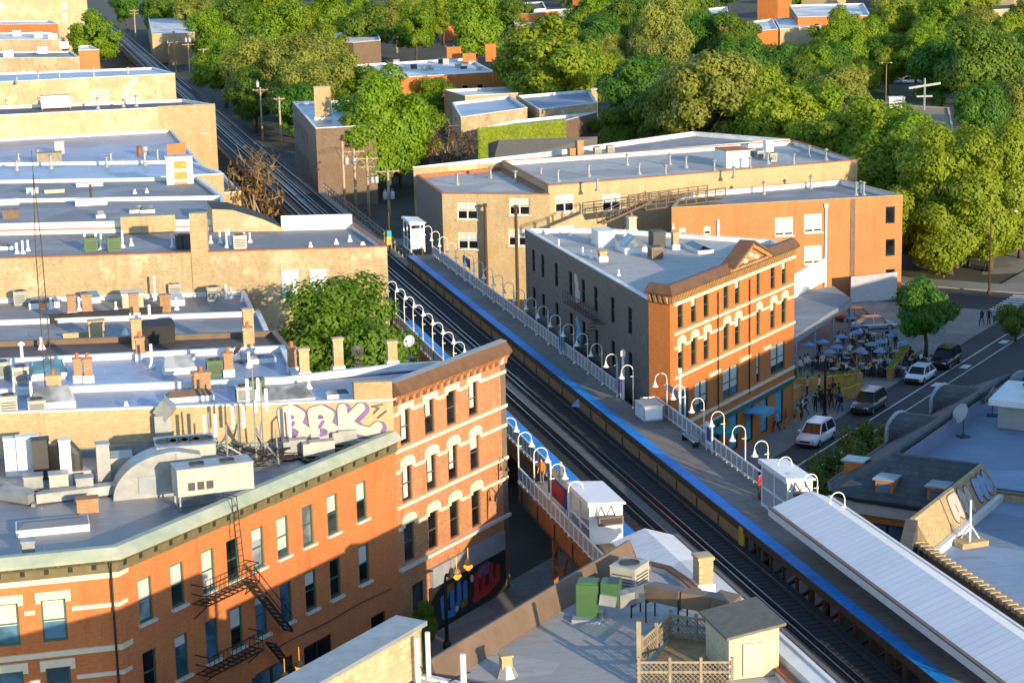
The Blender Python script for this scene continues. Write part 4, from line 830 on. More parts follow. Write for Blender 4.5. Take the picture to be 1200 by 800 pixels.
part('cornice', cm, ['cornice_brown', 'cornice_gold', 'trim_cream', 'rust_dark'], ped)
pm_ = MB(); q = lambda d, z, o: DE(d, FO+o, z)
pm_.prism([xy(q(137.6, 0, .5)), xy(q(145.4, 0, .5)), xy(q(145.4, 0, .1)), xy(q(137.6, 0, .1))], 15.0, 15.2, 0)
for a, b in (((137.8, 15.1), (141.5, 16.55)), ((145.2, 15.1), (141.5, 16.55))):
    pm_.bar(q(a[0], a[1], .45), q(b[0], b[1], .45), .3, .3, 0); pm_.bar(q(a[0], a[1]+.25, .1), q(b[0], b[1]+.3, .1), 1.3, .18, 1)
tri = [q(138.2, 15.1, .3), q(144.8, 15.1, .3), q(141.5, 16.4, .3)]; tb = [q(138.2, 15.1, -.3), q(144.8, 15.1, -.3), q(141.5, 16.4, -.3)]
pm_.add(tri+tb, [(0, 1, 2), (5, 4, 3), (0, 3, 4, 1), (1, 4, 5, 2), (2, 5, 3, 0)], 0)
for dx, z in ((-1.1, 15.45), (1.1, 15.45), (0, 15.75)): pm_.lathe(tuple(q(141.5+dx, z, .36)), [(.08, -.2), (.24, -.1), (.24, .1), (.08, .2)], 10, 2)
part('pediment', pm_, ['cornice_gold', 'cornice_brown', 'trim_cream'], ped)
bm_ = MB(); l2 = [xy(DE(128.6, FO)), xy(r0)]
for z0, h in ((13.95, .27), (11.72, .22), (8.4, .22), (4.55, .25), (3.75, .14)): sweep(bm_, l2, [(0, z0), (.12, z0), (.12, z0+h), (0, z0+h)][::-1], 0 if z0 > 4 else 1)
xs = [128.6]+[v for d in (129.7, 131.95, 134.15, 137.75, 139.85, 143.9, 146.8, 149.1) for v in (d-.68, d+.68)]+[151.3]
for a, b in zip(xs[::2], xs[1::2]): sweep(bm_, [xy(DE(a, FO)), xy(DE(b, FO))], [(0, 10.65), (.09, 10.65), (.09, 10.87), (0, 10.87)][::-1], 0)
for a, b in ((134.6, 136.6), (140.3, 142.3), (145.0, 146.3)): sweep(bm_, [xy(DE(a, FO)), xy(DE(b, FO))], [(0, 7.3), (.1, 7.3), (.1, 7.6), (0, 7.6)][::-1], 0)
part('stone_band', bm_, ['trim_cream', 'sill_stone'], ped)
dm = MB()
for d in (136.1, 142.0): dm.tube([DE(d, FO+.1, 4.4), DE(d, FO+.1, 13.7)], .06, 6)
part('drainpipe', dm, 'rust_dark', ped)
for d, c in ((135.2, 'teal'), (142.1, 'sky_blue_paint')):
    m = MB(); m.box(tuple(DE(d, FO+.9, 3.1)), (2.6, 1.6, .1), 0, AD); m.box(tuple(DE(d, FO+1.7, 2.95)), (2.6, .06, .4), 0, AD); part('awning', m, c, ped)
m = MB(); m.prism([xy(DE(129, FO+.03)), xy(DE(150.9, FO+.03)), xy(DE(150.9, FO+.16)), xy(DE(129, FO+.16))], 3.35, 3.74); part('shop_fascia', m, 'frame_green', ped)
m = MB()
for z in (6.9, 10.4):
    for k in range(12): m.bar(UV(148+k*.9, 44.6, z), UV(148+k*.9, 43.9, z), .1, .05)
    for h in (0, .5, 1.): m.bar(UV(148, 43.9, z+h), UV(158, 43.9, z+h), .05)
    for k in range(14): m.bar(UV(148+k*.77, 43.9, z), UV(148+k*.77, 43.9, z+1), .03)
for k in range(10): m.bar(UV(150+k*.35, 43.95, 10.3-k*.36), UV(150+k*.35, 44.5, 10.3-k*.36), .18, .05)
part('fire_escape', m, 'steel_black', ped)
m = MB(); A_ = UV(173, 44.6); dW, nW = -T, -N
strokes(m, A_, dW, nW, [[(16.8, 11.0), (17.0, 12.2), (16.6, 12.6)], [(17.2, 10.8), (17.4, 11.4)]], .9, .01, 0); strokes(m, A_, dW, nW, [[(16.3, 10.3), (17.6, 10.6)]], .35, .02, 1); strokes(m, A_, dW, nW, [[(16.6, 7.2), (17.3, 8.6), (16.8, 9)], [(17.4, 7.4), (17.6, 8.2)]], .8, .01, 2)
part('wall_painting', m, ['graffiti_white', 'mural_red', 'sky_blue_paint'], ped)
for px, py, h in ((713, 271, .7), (732, 272, .7), (655, 286, .9), (683, 293, .7), (693, 297, .7), (725, 317, .5), (668, 270, .5), (640, 268, .4), (789, 262, .5), (772, 283, .9)): pipe(ped, W(px, py+6, 14), 14, h, .07)
chimney(ped, W(791, 292, 14), 14, 1.5, .6, .5, pots=0, mat='brick_yellow'); chimney(ped, W(740, 274, 14), 14, 1.6, .9, .7, pots=1, mat='siding_cream'); chimney(ped, W(706, 306, 14), 14, .9, .7, .6, pots=0, mat='brick_yellow')
skylight(ped, W(741, 294, 14), 14, 2.8, 2.2, h=.5, dome=.9, pane='glass_grey'); skylight(ped, W(818, 293, 14), 14, 4, 1.4, pane='glass_dark')
curb_box(ped, W(707, 287, 14), 14, 2.2, 1.5, 1.3); curb_box(ped, W(770, 290, 14), 14, 1.4, 1.1, 1.4, mat='ac_dark')
ac_unit(W(768, 303, 14), 14, 1.2, 1., .9, label='tan air conditioner on the pale roof behind the pediment', mat='flash_brown')
# ------------------------------------------------------------- tan apartment block and neighbours behind
wT = dict(frame='frame_white', style='sash pair', sill='sill_stone', pane='glass_dark', blind=.45)
t_fl, t_fr = UV(216.2, 46.2), UV(210.6, 57.2); Lt = (t_fr-t_fl).length; dT = (t_fr-t_fl).normalized(); nT = Vector((dT.y, -dT.x, 0))
def son(px, py, A, d, n): return (hit(px, py, n, A.dot(n))-A).dot(d), hit(px, py, n, A.dot(n)).z
w1 = []
for px, py in ((548, 257), (609, 252), (549, 292), (608, 288)): s, z = son(px, py, t_fl, dT, nT); w1.append(dict(s=s, w=2.3, z=z, h=1.9, **wT))
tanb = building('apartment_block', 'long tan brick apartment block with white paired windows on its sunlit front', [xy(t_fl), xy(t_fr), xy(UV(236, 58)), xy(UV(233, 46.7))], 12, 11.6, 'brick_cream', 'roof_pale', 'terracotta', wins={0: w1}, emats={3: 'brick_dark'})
q0 = UV(211.8, 57.4); q1, q2, q3, q4 = (W(*a, 12.8) for a in ((743, 211), (1005, 187), (930, 164), (700, 182)))
q1 = q0+(q2-q0)*.35; d2 = Vector((q2.x-q0.x, q2.y-q0.y, 0)).normalized(); n2 = Vector((d2.y, -d2.x, 0)); w2 = []; q0z = Vector((q0.x, q0.y, 0))
for px, py in ((662, 248), (717, 247), (662, 284)): s, z = son(px, py, q0z, d2, n2); w2.append(dict(s=s, w=2.3, z=z, h=1.9, **wT))
tan2 = building('apartment_block', 'pale roofed brick apartment block with many roof vents behind the red-orange building', [xy(q0), xy(q2), xy(q3), xy(UV(236, 58.1))], 12.8, 12.2, 'brick_cream', 'roof_pale', 'terracotta', wins={0: w2}, inner='white_roofcoat')
tan3 = building('apartment_block', 'block with a grey roof and white parapets in front of the dark tree mass', [xy(UV(236.2, 47)), xy(UV(236.2, 58)), P2(925, 163, 12.6), P2(812, 154, 12.6), P2(640, 178, 12.6)], 12.6, 12.0, 'brick_tan', 'roof_grey', 'white_roofcoat')
for px, py in ((536, 215), (575, 207), (604, 212), (634, 208), (654, 211), (690, 205), (735, 192), (749, 203), (785, 191), (804, 195), (837, 199), (879, 196), (900, 190), (930, 192), (948, 182), (968, 186), (700, 222), (780, 205), (860, 207)): pipe(tan2 if px > 640 else tanb, W(px, py+2, 12.2 if px > 640 else 11.6), 12.2 if px > 640 else 11.6, 1.2, .13, 'galv', True)
curb_box(tan2, W(858, 194, 12.2), 12.2, 4.2, 3, 2.0, top='terracotta'); curb_box(tan2, W(900, 178, 12.2), 12.2, 1.2, 1, 1.4)
for px in (670, 679): chimney(tan3, W(px, 186, 12), 12, 2.4 if px > 675 else 1.4, 1.3, .8, pots=0, base=None)
for k, (px, py) in enumerate(((880, 184), (890, 186), (905, 189), (700, 182), (715, 180))): ac_unit(W(px, py, 12.2), 12.2, 1., .9, .9, label='small condenser on the pale apartment roof, %s' % ('in the row by the white hatch' if k < 3 else 'near the tall chimney'), mat='ac_grey')
Rf, Rr = P2(787, 243, 11.2), xy(UV(199.5, 94.5)); dR = Vector((Rr[0]-Rf[0], Rr[1]-Rf[1], 0)).normalized(); nR = Vector((dR.y, -dR.x, 0)); RA = Vector((*Rf, 0)); wR = []
for px, py in ((919, 276), (953, 272), (953, 309)): s, z = son(px, py, RA, dR, nR); wR.append(dict(s=s, w=2.1, z=z, h=2.0, frame='frame_white', style='sash pair grid', sill='sill_stone', pane='glass', blind=.9))
for px, py in ((800, 277), (829, 275)): s, z = son(px, py, RA, dR, nR); wR.append(dict(s=s, w=.8, z=z, h=.9, frame='frame_white', pane='glass', blind=.6))
for py in (262, 300, 335): s, z = son(1043, py, RA, dR, nR); wR.append(dict(s=s, w=1.1, z=z, h=1.9, frame='frame_black', style='', pane='glass_dark'))
redb = building('apartment_block', 'red-orange painted apartment block with white windows and open corner balconies', [Rf, Rr, P2(986, 210, 11.2), P2(800, 226, 11.2)], 11.2, 10.6, 'paint_orange', 'roof_grey', 'brick_cream', wins={0: wR}, inner='white_roofcoat', cap_h=.06)
m = MB(); s, z = son(967, 300, RA, dR, nR); q = RA+dR*s+nR*.12; m.tube([q+Vector((0, 0, .2)), q+Vector((0, 0, 10.4))], .13, 8); m.box((q.x, q.y, 10.5), (.4, .3, .4)); s, z = son(841, 260, RA, dR, nR); q = RA+dR*s+nR*.12; m.tube([q+Vector((0, 0, 4)), q+Vector((0, 0, 9.6))], .16, 8); part('downpipe', m, 'white_paint', redb)
m = MB(); s, z = son(996, 300, RA, dR, nR); q = RA+dR*s; m.prism([xy(q+nR*.02), xy(q+dR*.55+nR*.02), xy(q+dR*.55+nR*.05), xy(q+nR*.05)], 0, 11.05); part('recess_strip', m, 'brick_brown', redb)  # flat dark strip; the shade of the recess is in its colour
for px, py in ((1003, 229), (1008, 228), (1012, 229), (895, 228), (950, 221)): pipe(redb, W(px, py, 10.6), 10.6, 1.3, .12, 'galv', True)
# wooden stairs and roof deck
t = thing('roof_stair', 'weathered wooden stair and roof deck between the tan and red-orange apartment blocks', 'stairs', tuple(W(735, 240, 9)), AT-math.pi/2); Ms = MB(); a, b = W(640, 262, 8), W(765, 224, 12)
def stairs(m, a, b, n, w=.9):
    a, b = Vector(a), Vector(b); h = Vector((b.x-a.x, b.y-a.y, 0)).normalized(); s = Vector((h.y, -h.x, 0))
    for k in range(n): c = a+(b-a)*((k+.5)/n); m.bar(c-s*w/2, c+s*w/2, .28, .05)
    for o in (-w/2, w/2):
        m.bar(a+s*o, b+s*o, .07, .22); m.bar(a+s*o+Vector((0, 0, 1)), b+s*o+Vector((0, 0, 1)), .07)
        for k in range(7): c = a+(b-a)*(k/6)+s*o; m.bar(c, c+Vector((0, 0, 1)), .08)
stairs(Ms, W(703, 262, 10.6), W(760, 236, 12.2), 18); part('flight', Ms, 'wood_dark', t)
Dm = MB(); a, b = W(757, 236, 12), W(850, 224, 12); dd = (b-a).normalized(); nn = Vector((-dd.y, dd.x, 0)); L = (b-a).length
Dm.prism([xy(a), xy(b), xy(b+nn*3), xy(a+nn*3)], 11.0, 11.12); 
for o in (0, 3):
    for h in (.5, .9, 1.25): Dm.bar(a+nn*o+Vector((0, 0, h-.9)), b+nn*o+Vector((0, 0, h-.9)), .07, .1)
    for k in range(9): c = a+dd*(L*k/8)+nn*o; Dm.bar(c+Vector((0, 0, -.9)), c+Vector((0, 0, .4)), .12)
part('deck', Dm, 'wood_dark', t)
gh = MB(); a, b = W(745, 272, 6), W(788, 272, 6); a.z = b.z = 0; mid = (a+b)/2; back = T*9
gh.add([a, b, b+Vector((0, 0, 8.2)), mid+Vector((0, 0, 10.4)), a+Vector((0, 0, 8.2))], [(0, 1, 2, 3, 4)], 0); gh.add([a, a+Vector((0, 0, 8.2)), a+back+Vector((0, 0, 8.2)), a+back], [(0, 1, 2, 3)], 0)
ho = solo('small_house', gh, 'clapboard', 'small grey clapboard gable behind the pale roof of the pediment building', 'house', tuple(a))
m = MB(); e = Vector((0, 0, .1)); m.add([a+Vector((-.2, 0, 8.1)), mid+Vector((0, 0, 10.5)), mid+back+Vector((0, 0, 10.5)), a+back+Vector((-.2, 0, 8.1)), b+Vector((.2, 0, 8.1)), b+back+Vector((.2, 0, 8.1))], [(0, 1, 2, 3), (1, 4, 5, 2)]); part('roof', m, 'roof_shingle', ho)
m = MB(); c = mid+Vector((0, 0, 6.4)); m.box((c.x, c.y-.05, c.z), (1.4, .08, 1.8), 0, AT-math.pi/2); part('window', m, 'glass_dark', ho)
# patio shed and white screen wall
pz = 3.6; s0, s1, s2, s3 = W(930, 396, pz), W(998, 351, pz), W(985, 340, pz), W(930, 350, pz)
t = thing('patio_shed', 'open fronted patio shed with a flat grey roof beside the orange building', 'shed', tuple(Vector((s0.x, s0.y, 0))), AD); m = MB(); m.prism([xy(s0), xy(s1), xy(s2+T*2), xy(s3+T*2)], pz-.05, pz+.12); part('roof', m, 'roof_grey', t)
m = MB(); m.bar(s0-Vector((0, 0, .32)), s1-Vector((0, 0, .32)), .12, .6); part('fascia', m, 'sign_grey', t)
for k in range(4): m = MB(); c = s0+(s1-s0)*(k/3.2+.03); m.box((c.x, c.y, pz/2-.1), (.22, .22, pz-.2), 0, AD); part('post', m, 'sign_grey', t)
a, b = W(997, 356, 0), W(1051, 350, 0); m = MB(); dd = (b-a).normalized(); nn = Vector((-dd.y, dd.x, 0)); m.prism([xy(a), xy(b), xy(b+nn*.2), xy(a+nn*.2)], 0, 3.0); solo('screen_wall', m, 'fence_panel', 'shade-toned white screen wall at the back of the restaurant patio below the red-orange block', 'wall', tuple(a))  # white wall whose bluish shade is put into the grey colour
a, b = W(930, 350, 3.7), W(967, 330, 3.7); m = MB(); m.prism([xy(a), xy(b), xy(b+T*.2), xy(a+T*.2)], 3.72, 6.2); solo('screen_wall', m, 'white_paint', 'white upstand wall on the patio shed roof by the orange facade', 'wall', tuple(a))
# ------------------------------------------------------------- mansard building
low = [xy(DE(*p)) for p in [(141, -44.5), (112.4, -44.5), (110.7, -43.7), (109.9, -41.8), (109.7, -35.4)]]; ZE = 7.2
man = thing('mansard_building', 'corner building with a dark slate mansard roof, shaded blue flat roof behind', 'building', tuple(DE(120, -40)), AD)
pts = [xy(DE(*p)) for p in [(141, -44.2), (112.5, -44.2), (110.9, -43.45), (110.15, -41.7), (110.0, -35.4)]]; m = MB()
for i in range(len(pts)-1):
    ops = [(.6+k*2.9, 2.9+k*2.9, 3.1, 5.7) for k in range(2 if i == 3 else 9)] if i in (0, 3) else []
    d, nv, ang = facade(m, pts[i], pts[i+1], 0, 6.2, ops)
    for o in ops: add_window(man, Vector((*pts[i], o[2]))+d*(o[0]+o[1])/2-nv*.13, ang, o[1]-o[0], o[3]-o[2], 'pair sash', 'frame_black', 'glass_blue')
part('wall', m, 'brick_red', man)
m = MB(); sweep(m, pts, [(0, 6.2), (.18, 6.2), (.25, 6.95), (.02, 7.0)][::-1], 0); sweep(m, low, [(0, 7.0), (.22, 7.0), (.22, 7.24), (0, 7.24)][::-1], 1); part('cornice', m, ['sill_stone', 'steel_black'], man)
top = [xy(DE(*p)) for p in [(137, -41), (114.2, -41), (113.6, -40.8), (113.3, -40.3), (113.3, -35.4)]]; m = MB()
for i in range(4): m.quad((*low[i], ZE), (*low[i+1], ZE), (*top[i+1], 9.2), (*top[i], 9.2))
m.add([(*low[0], ZE), (*top[0], 9.2), (*xy(DE(137, -20)), 9.2), (*xy(DE(141, -20)), ZE)], [(0, 1, 2, 3)]); m.add([(*low[-1], ZE), (*xy(DE(113.3, -35.4)), ZE), (*top[-1], 9.2)], [(0, 1, 2)]); part('mansard_roof', m, 'slate', man)
m = MB(); sweep(m, [xy(DE(137, -15)), *top], [(-.3, 9.0), (.03, 9.0), (.03, 9.26), (-.3, 9.26)][::-1], 0); part('coping', m, 'slate', man)
m = MB(); tp = [Vector(p) for p in ([xy(DE(137, -15))]+top)]
ins_ = [xy(DE(136.6, -15)), xy(DE(136.6, -40.6)), xy(DE(114.2, -40.6)), xy(DE(113.7, -40.2)), xy(DE(113.7, -35.4))]
for a, b in zip(ins_[:-1], ins_[1:]): m.quad((*b, 7.8), (*a, 7.8), (*a, 9.0), (*b, 9.0))
part('parapet', m, 'roof_blue', man)
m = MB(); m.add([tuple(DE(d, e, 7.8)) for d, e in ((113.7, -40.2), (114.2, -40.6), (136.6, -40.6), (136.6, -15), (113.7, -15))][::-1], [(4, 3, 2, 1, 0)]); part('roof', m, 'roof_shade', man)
def dormer(d, e, ax, z, w, h, big=False):
    t = MB(); g = MB(); r = MB(); M = Matrix.Translation(DE(d, e, z)) @ Matrix.Rotation(ax, 4, 'Z')   # local -Y faces out
    t.add([M @ Vector(p) for p in ((-w/2, 0, 0), (w/2, 0, 0), (w/2, 0, h), (-w/2, 0, h), (-w/2, 2.2, 0), (w/2, 2.2, 0), (w/2, 2.2, h), (-w/2, 2.2, h))], [(0, 1, 2, 3), (1, 5, 6, 2), (4, 0, 3, 7)]); o = part('dormer', t, 'brick_red' if not big else 'slate', man)
    g.box((0, -.03, h/2-.05), (w*.62, .06, h*.6), 0, 0, M); part('window', g, 'glass_blue' if not big else 'glass_dark', o); r.box((0, .55, h+.05), (w+.25, 1.5, .1), 0, 0, M); part('roof', r, 'sign_grey', o)
dormer(110.5, -40.3, AD+math.pi*1.5, 7.5, 1.1, .85); dormer(110.4, -37.0, AD+math.pi*1.5, 7.5, 1.1, .85)
def barrel(d):
    n = 7; M = Matrix.Translation(DE(d, -44.6, 7.0)) @ Matrix.Rotation(AD+math.pi, 4, 'Z'); w = 1.9; pr = [(-w, 0), (-w, .9)]+[(-w*math.cos(math.pi*k/n), .9+.65*math.sin(math.pi*k/n)) for k in range(1, n)]+[(w, .9), (w, 0)]; k = len(pr); m = MB()
    m.add([M @ Vector((x, y, z)) for y in (-.25, 2.6) for x, z in pr], [(i, k+i, k+i+1, i+1) for i in range(k-1)], 0); m.add([M @ Vector((x*.86, -.1, z*.9)) for x, z in pr], [tuple(range(k))], 1)
    m2 = MB(); m2.tube([M @ Vector((x, -.36, z)) for x, z in pr], .14, 6, 0); o = part('barrel_dormer', m, ['slate', 'glass_dark'], man); part('trim', m2, 'sign_grey', o)
# barrel dormers face the avenue
barrel(125.5); barrel(134.5)
dormer(114.2, -44.1, AD+math.pi, 7.3, 1.1, 1.0)
m = MB(); M = Matrix.Translation(DE(128.8, -37.6, 7.8)) @ Matrix.Rotation(AD, 4, 'Z')
ah = thing('air_handler', 'big pale boxy air handler on the shaded blue roof at the right edge', 'air conditioner', tuple(DE(128.8, -37.4, 7.8)), AD, 'rooftop air conditioners')
m.box((0, 0, .9), (3.0, 2.2, 1.7)); part('base_casing', m, 'ac_cream', ah, local=True); m = MB(); m.prism([(-2.4, -1.9), (1.9, -1.9), (1.9, 1.5), (-2.4, 1.5)], 1.8, [2.2, 2.6, 2.6, 2.2], 0); part('hood', m, 'white_roofcoat', ah, local=True)
m = MB(); m.box((1.2, -.9, 2.65), (.9, .5, .1)); m.box((1.2, -.1, 2.68), (.9, .5, .1)); part('vent_grille', m, 'ac_dark', ah, local=True); m = MB(); m.prism([(.6, -3.6), (2.2, -3.6), (2.2, -1.1), (.6, -1.1)], .2, 1.5); part('duct', m, 'flash_brown', ah, local=True)
dish(DE(124.3, -39.9, 7.8), 7.8, R(200), 'pale mesh satellite dish on the shaded blue roof nearest the slate slope', .75, 1.5, 'fence_panel'); dish(DE(130.6, -39.9, 7.8), 7.8, R(160), 'olive satellite dish tilted up by the white parapet', .75, 1.3, 'wood_grey'); dish(DE(135.2, -39.4, 7.8), 7.8, R(120), 'grey satellite dish beside the big air handler', .7, 1.6, 'sign_grey')
# neighbour with tile-capped parapet and leaning graffiti parapet
nbp = [xy(UV(58, 46.7)), xy(UV(58, 90)), xy(DE(136.5, -15)), xy(DE(136.5, -14.9)), xy(DE(113.6, -14.9)), xy(DE(113.6, -35.2)), xy(DE(101.4, -35.2))]
nbp = [xy(UV(58, 46.7)), xy(UV(58, 90)), xy(DE(113.6, -2)), xy(DE(113.6, -35.2)), xy(DE(101.6, -35.2))]
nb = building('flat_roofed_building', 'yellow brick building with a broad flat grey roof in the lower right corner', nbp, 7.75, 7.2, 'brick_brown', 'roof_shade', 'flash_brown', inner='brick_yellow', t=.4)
m = MB(); 
for k in range(60):
    u = 60+k*.62; m.prism([xy(UV(u, 46.62)), xy(UV(u+.32, 46.62)), xy(UV(u+.32, 47.2)), xy(UV(u, 47.2))], 7.75, 8.02)
tag(part('coping_tile', m, 'brick_cream', nb), None, None, None, 'stuff')
m = MB(); A2, B2 = DE(101.2, -35.36), DE(113.4, -35.36); z9 = Vector((0, 0, 9.25)); z7 = Vector((0, 0, 7.15))
m.add([A2+z7, B2+z7, B2+z9, A2+z9, A2+E*.25+z9, B2+E*.25+z9, B2+E*1.55+z7, A2+E*1.55+z7], [(0, 3, 2, 1), (3, 4, 5, 2), (4, 7, 6, 5), (0, 7, 4, 3), (1, 2, 5, 6), (0, 1, 6, 7)], 0)
m.prism([xy(A2+E*1.3+D*.2), xy(B2+E*1.3), xy(B2+E*1.62), xy(A2+E*1.62+D*.2)], 7.2, 7.62, 1)
m.prism([xy(A2-D*.9-E*.25), xy(A2-D*.02-E*.25), xy(A2-D*.02+E*.45), xy(A2-D*.9+E*.45)], 5.5, [8.0, 9.2, 9.2, 8.0], 2); part('party_wall', m, ['brick_yellow', 'white_paint', 'slate'], nb)  # front fin is brick; the darker slate tone stands in for its shade
m = MB(); A3 = DE(101.2, -35.36+.25)
bl = [[(5.0, 8.1), (5.3, 8.8), (5.9, 8.8)], [(5.9, 8.1), (6.2, 8.8)], [(6.8, 8.0), (7.0, 8.8), (7.5, 8.3)], [(5.2, 8.3), (7, 8.3)], [(7.7, 8.0), (8.0, 8.7)]]
strokes(m, A3, D, E, bl, .8, .004, 1); strokes(m, A3, D, E, bl, .66, .02, 0)
bl2 = [[(9.3, 8.1), (9.5, 8.8), (10, 8.7)], [(10.3, 8.0), (10.5, 8.8), (10.9, 8.5)], [(11.2, 8.1), (11.4, 8.8)], [(9.4, 8.4), (11.6, 8.3)]]
strokes(m, A3, D, E, bl2, .75, .006, 1); strokes(m, A3, D, E, bl2, .6, .03, 2); strokes(m, A3, D, E, [[(5.5, 8.2), (5.6, 8.6)], [(6.5, 8.1), (6.7, 8.6)], [(7.3, 8.1), (7.35, 8.5)], [(9.9, 8.2), (10, 8.5)], [(10.7, 8.1), (10.8, 8.4)]], .07, .05, 1); m.v = [tuple(Vector(v)+E*((9.25-v[2])*.619+.03)) for v in m.v]; part('graffiti', m, ['graffiti_white', 'graffiti_line', 'graffiti_blue'], nb)
m = MB(); q = DE(104.2, -32.9, 7.2); tt_ = thing('antenna_stand', 'white roof mast on a yellow brick ballast base by the graffiti parapet', 'mast', tuple(q), R(20)); m.box((0, 0, .15), (1.7, 1.2, .3)); part('ballast', m, 'brick_yellow', tt_, local=True); m = MB(); m.tube([(0, 0, .3), (0, 0, 2.6)], .06, 6)
for a in range(3): m.bar((0, 0, 1.2), (.6*math.cos(a*2.1), .5*math.sin(a*2.1), .3), .06)
part('mast', m, 'lamp_white', tt_, local=True)
skylight(nb, DE(108, -29.5), 7.2, 2.2, 1.6, AD, 'roof_shade', .25, .15, 'roof_blue'); curb_box(nb, DE(104.6, -26.9), 7.2, 1.2, .9, .8, AD, 'ac_cream')
# neighbours across the block, out to the right, that shade the avenue
building('corner_block', 'tall brick block across the avenue to the right, outside the view', [xy(DE(100, -21)), xy(DE(100, -2)), xy(DE(135, -2)), xy(DE(135, -21))][::-1] if False else [xy(DE(100, -21)), xy(DE(100, -2)), xy(DE(135, -2)), xy(DE(135, -21))], 17, 16.6, 'brick_red', 'roof_grey')
building('corner_block', 'lower brick block further along the avenue, outside the view to the right', [xy(DE(141.5, -38)), xy(DE(141.5, -10)), xy(DE(185, -10)), xy(DE(185, -38))], 11, 10.6, 'brick_tan', 'roof_grey')
# ------------------------------------------------------------- grey roofed building in the front
Ep = [xy(DE(64.4, -43)), xy(UV(62.5, 29.3)), xy(UV(84.2, 29.35)), xy(UV(86.3, 29.1)), xy(DE(82.1, -43))]
eb = building('front_building', 'low building with a stained grey roof and brown metal parapet at the bottom centre', Ep, 11.6, 11.25, 'brick_brown', 'roof_pale', 'terracotta', inner='white_roofcoat', t=.3)
m = MB(); sweep(m, [xy(DE(82.2, -43)), xy(DE(64.3, -43))], [(.05, 9.5), (.08, 12.35), (-.1, 12.4), (-.5, 11.3), (-.45, 11.2), (0, 11.2)][::-1], 0)
part('metal_parapet', m, 'flash_brown', eb)
chimney(eb, W(824, 690, 11.3), 11.25, 1.75, .85, .7, pots=0, base='white_roofcoat', mat='brick_yellow'); pipe(eb, W(593, 790, 11.3), 11.25, .3, .2, 'galv'); curb_box(eb, W(593, 790, 11.3), 11.25, .5, .45, .9, mat='brick_cream')
ac_unit(W(738, 690, 11.25), 11.25, 1.45, 1.3, 1.15, AD, 'cream condenser with a round top fan on the stained grey roof', 'ac_cream')
q = W(690, 722, 11.25); fan = thing('exhaust_fan', 'dark green square exhaust fan on the stained grey roof', 'exhaust fan', tuple(q), R(80)); m = MB(); m.box((0, 0, .9), (.95, 1.0, 1.5)); m.box((.0, 0, 1.68), (.8, .9, .1)); part('casing', m, 'ac_green', fan, local=True); m = MB(); m.box((0, 0, .08), (1.9, 1.3, .16)); part('base_frame', m, 'sign_grey', fan, local=True)
m = MB(); m.prism([(-.55, -1.45), (.55, -1.45), (.4, -.6), (-.4, -.6)], .85, 1.75); part('outlet', m, 'ac_green', fan, local=True); m = MB(); m.box((0, -1.15, 1.76), (.7, .45, .04)); part('opening', m, 'frame_black', fan, local=True)
t = thing('air_duct', 'long rusty sheet metal duct on stilts running across the stained roof', 'duct', tuple(W(770, 715, 11.25)), AD); m = MB()
path = [W(703, 700, 12.3), W(722, 703, 12.2), W(745, 697, 12.2), W(762, 692, 12.6), W(800, 700, 12.7), W(838, 706, 12.6), W(862, 712, 12.5)]
for i, (a, b) in enumerate(zip(path[:-1], path[1:])): m.bar(a, b+(b-a)*.03, (.5, .62, .7, .72, .72, 1.1)[i], (.5, .6, .7, .72, .72, .9)[i], 0 if i < 3 else 1)
part('duct_run', m, ['galv', 'flash_brown'], t)
for i in (2, 3, 4, 5):
    p = path[i]; m = MB()
    for o in (-.5, .5): m.bar(p+D*o*.9, Vector((p.x, p.y, 11.27))+D*o*.9, .07)
    m.bar(p-D*.45-Vector((0, 0, .42)), p+D*.45-Vector((0, 0, .42)), .08); part('stilt', m, 'steel_black', t)
c0_ = W(850, 790, 11.25); t = thing('roof_shed', 'cream sided rooftop shed with a grey shingle lean-to roof beside the tracks', 'shed', tuple(c0_), AT); m = MB(); sp = [UV(72.6, 27.0), UV(72.6, 29.2), UV(75.4, 29.2), UV(75.4, 27.0)]
m.prism([xy(p) for p in sp], 11.27, [13.1, 13.4, 13.4, 13.1]); part('wall', m, 'siding_cream', t); m = MB(); k = [UV(72.3, 26.8), UV(72.3, 29.4), UV(75.7, 29.4), UV(75.7, 26.8)]; m.add([tuple(Vector((p.x, p.y, z_))) for p, z_ in zip(k, (13.12, 13.5, 13.5, 13.12))]+[tuple(Vector((p.x, p.y, z_))) for p, z_ in zip(k, (13.24, 13.62, 13.62, 13.24))], [(3, 2, 1, 0), (4, 5, 6, 7), (0, 1, 5, 4), (1, 2, 6, 5), (2, 3, 7, 6), (3, 0, 4, 7)], 0); part('roof', m, 'roof_shingle', t)
m = MB(); m.prism([xy(UV(72.52, 27.6)), xy(UV(72.52, 28.5)), xy(UV(72.58, 28.5)), xy(UV(72.58, 27.6))], 11.4, 12.8); part('door', m, 'ac_cream', t)
m = MB(); m.prism([xy(UV(60, 29.5)), xy(UV(60, 30.2)), xy(UV(77, 30.2)), xy(UV(77, 29.5))], 9.5, [11.9]*4); m.prism([xy(UV(60, 30.22)), xy(UV(60, 30.4)), xy(UV(77, 30.4)), xy(UV(77, 30.22))], 11.7, 12.0); solo('white_wall', m, 'white_paint', 'white rendered wall between the cream shed and the tracks at the bottom edge', 'wall', tuple(UV(70, 29.8, 9.5)))
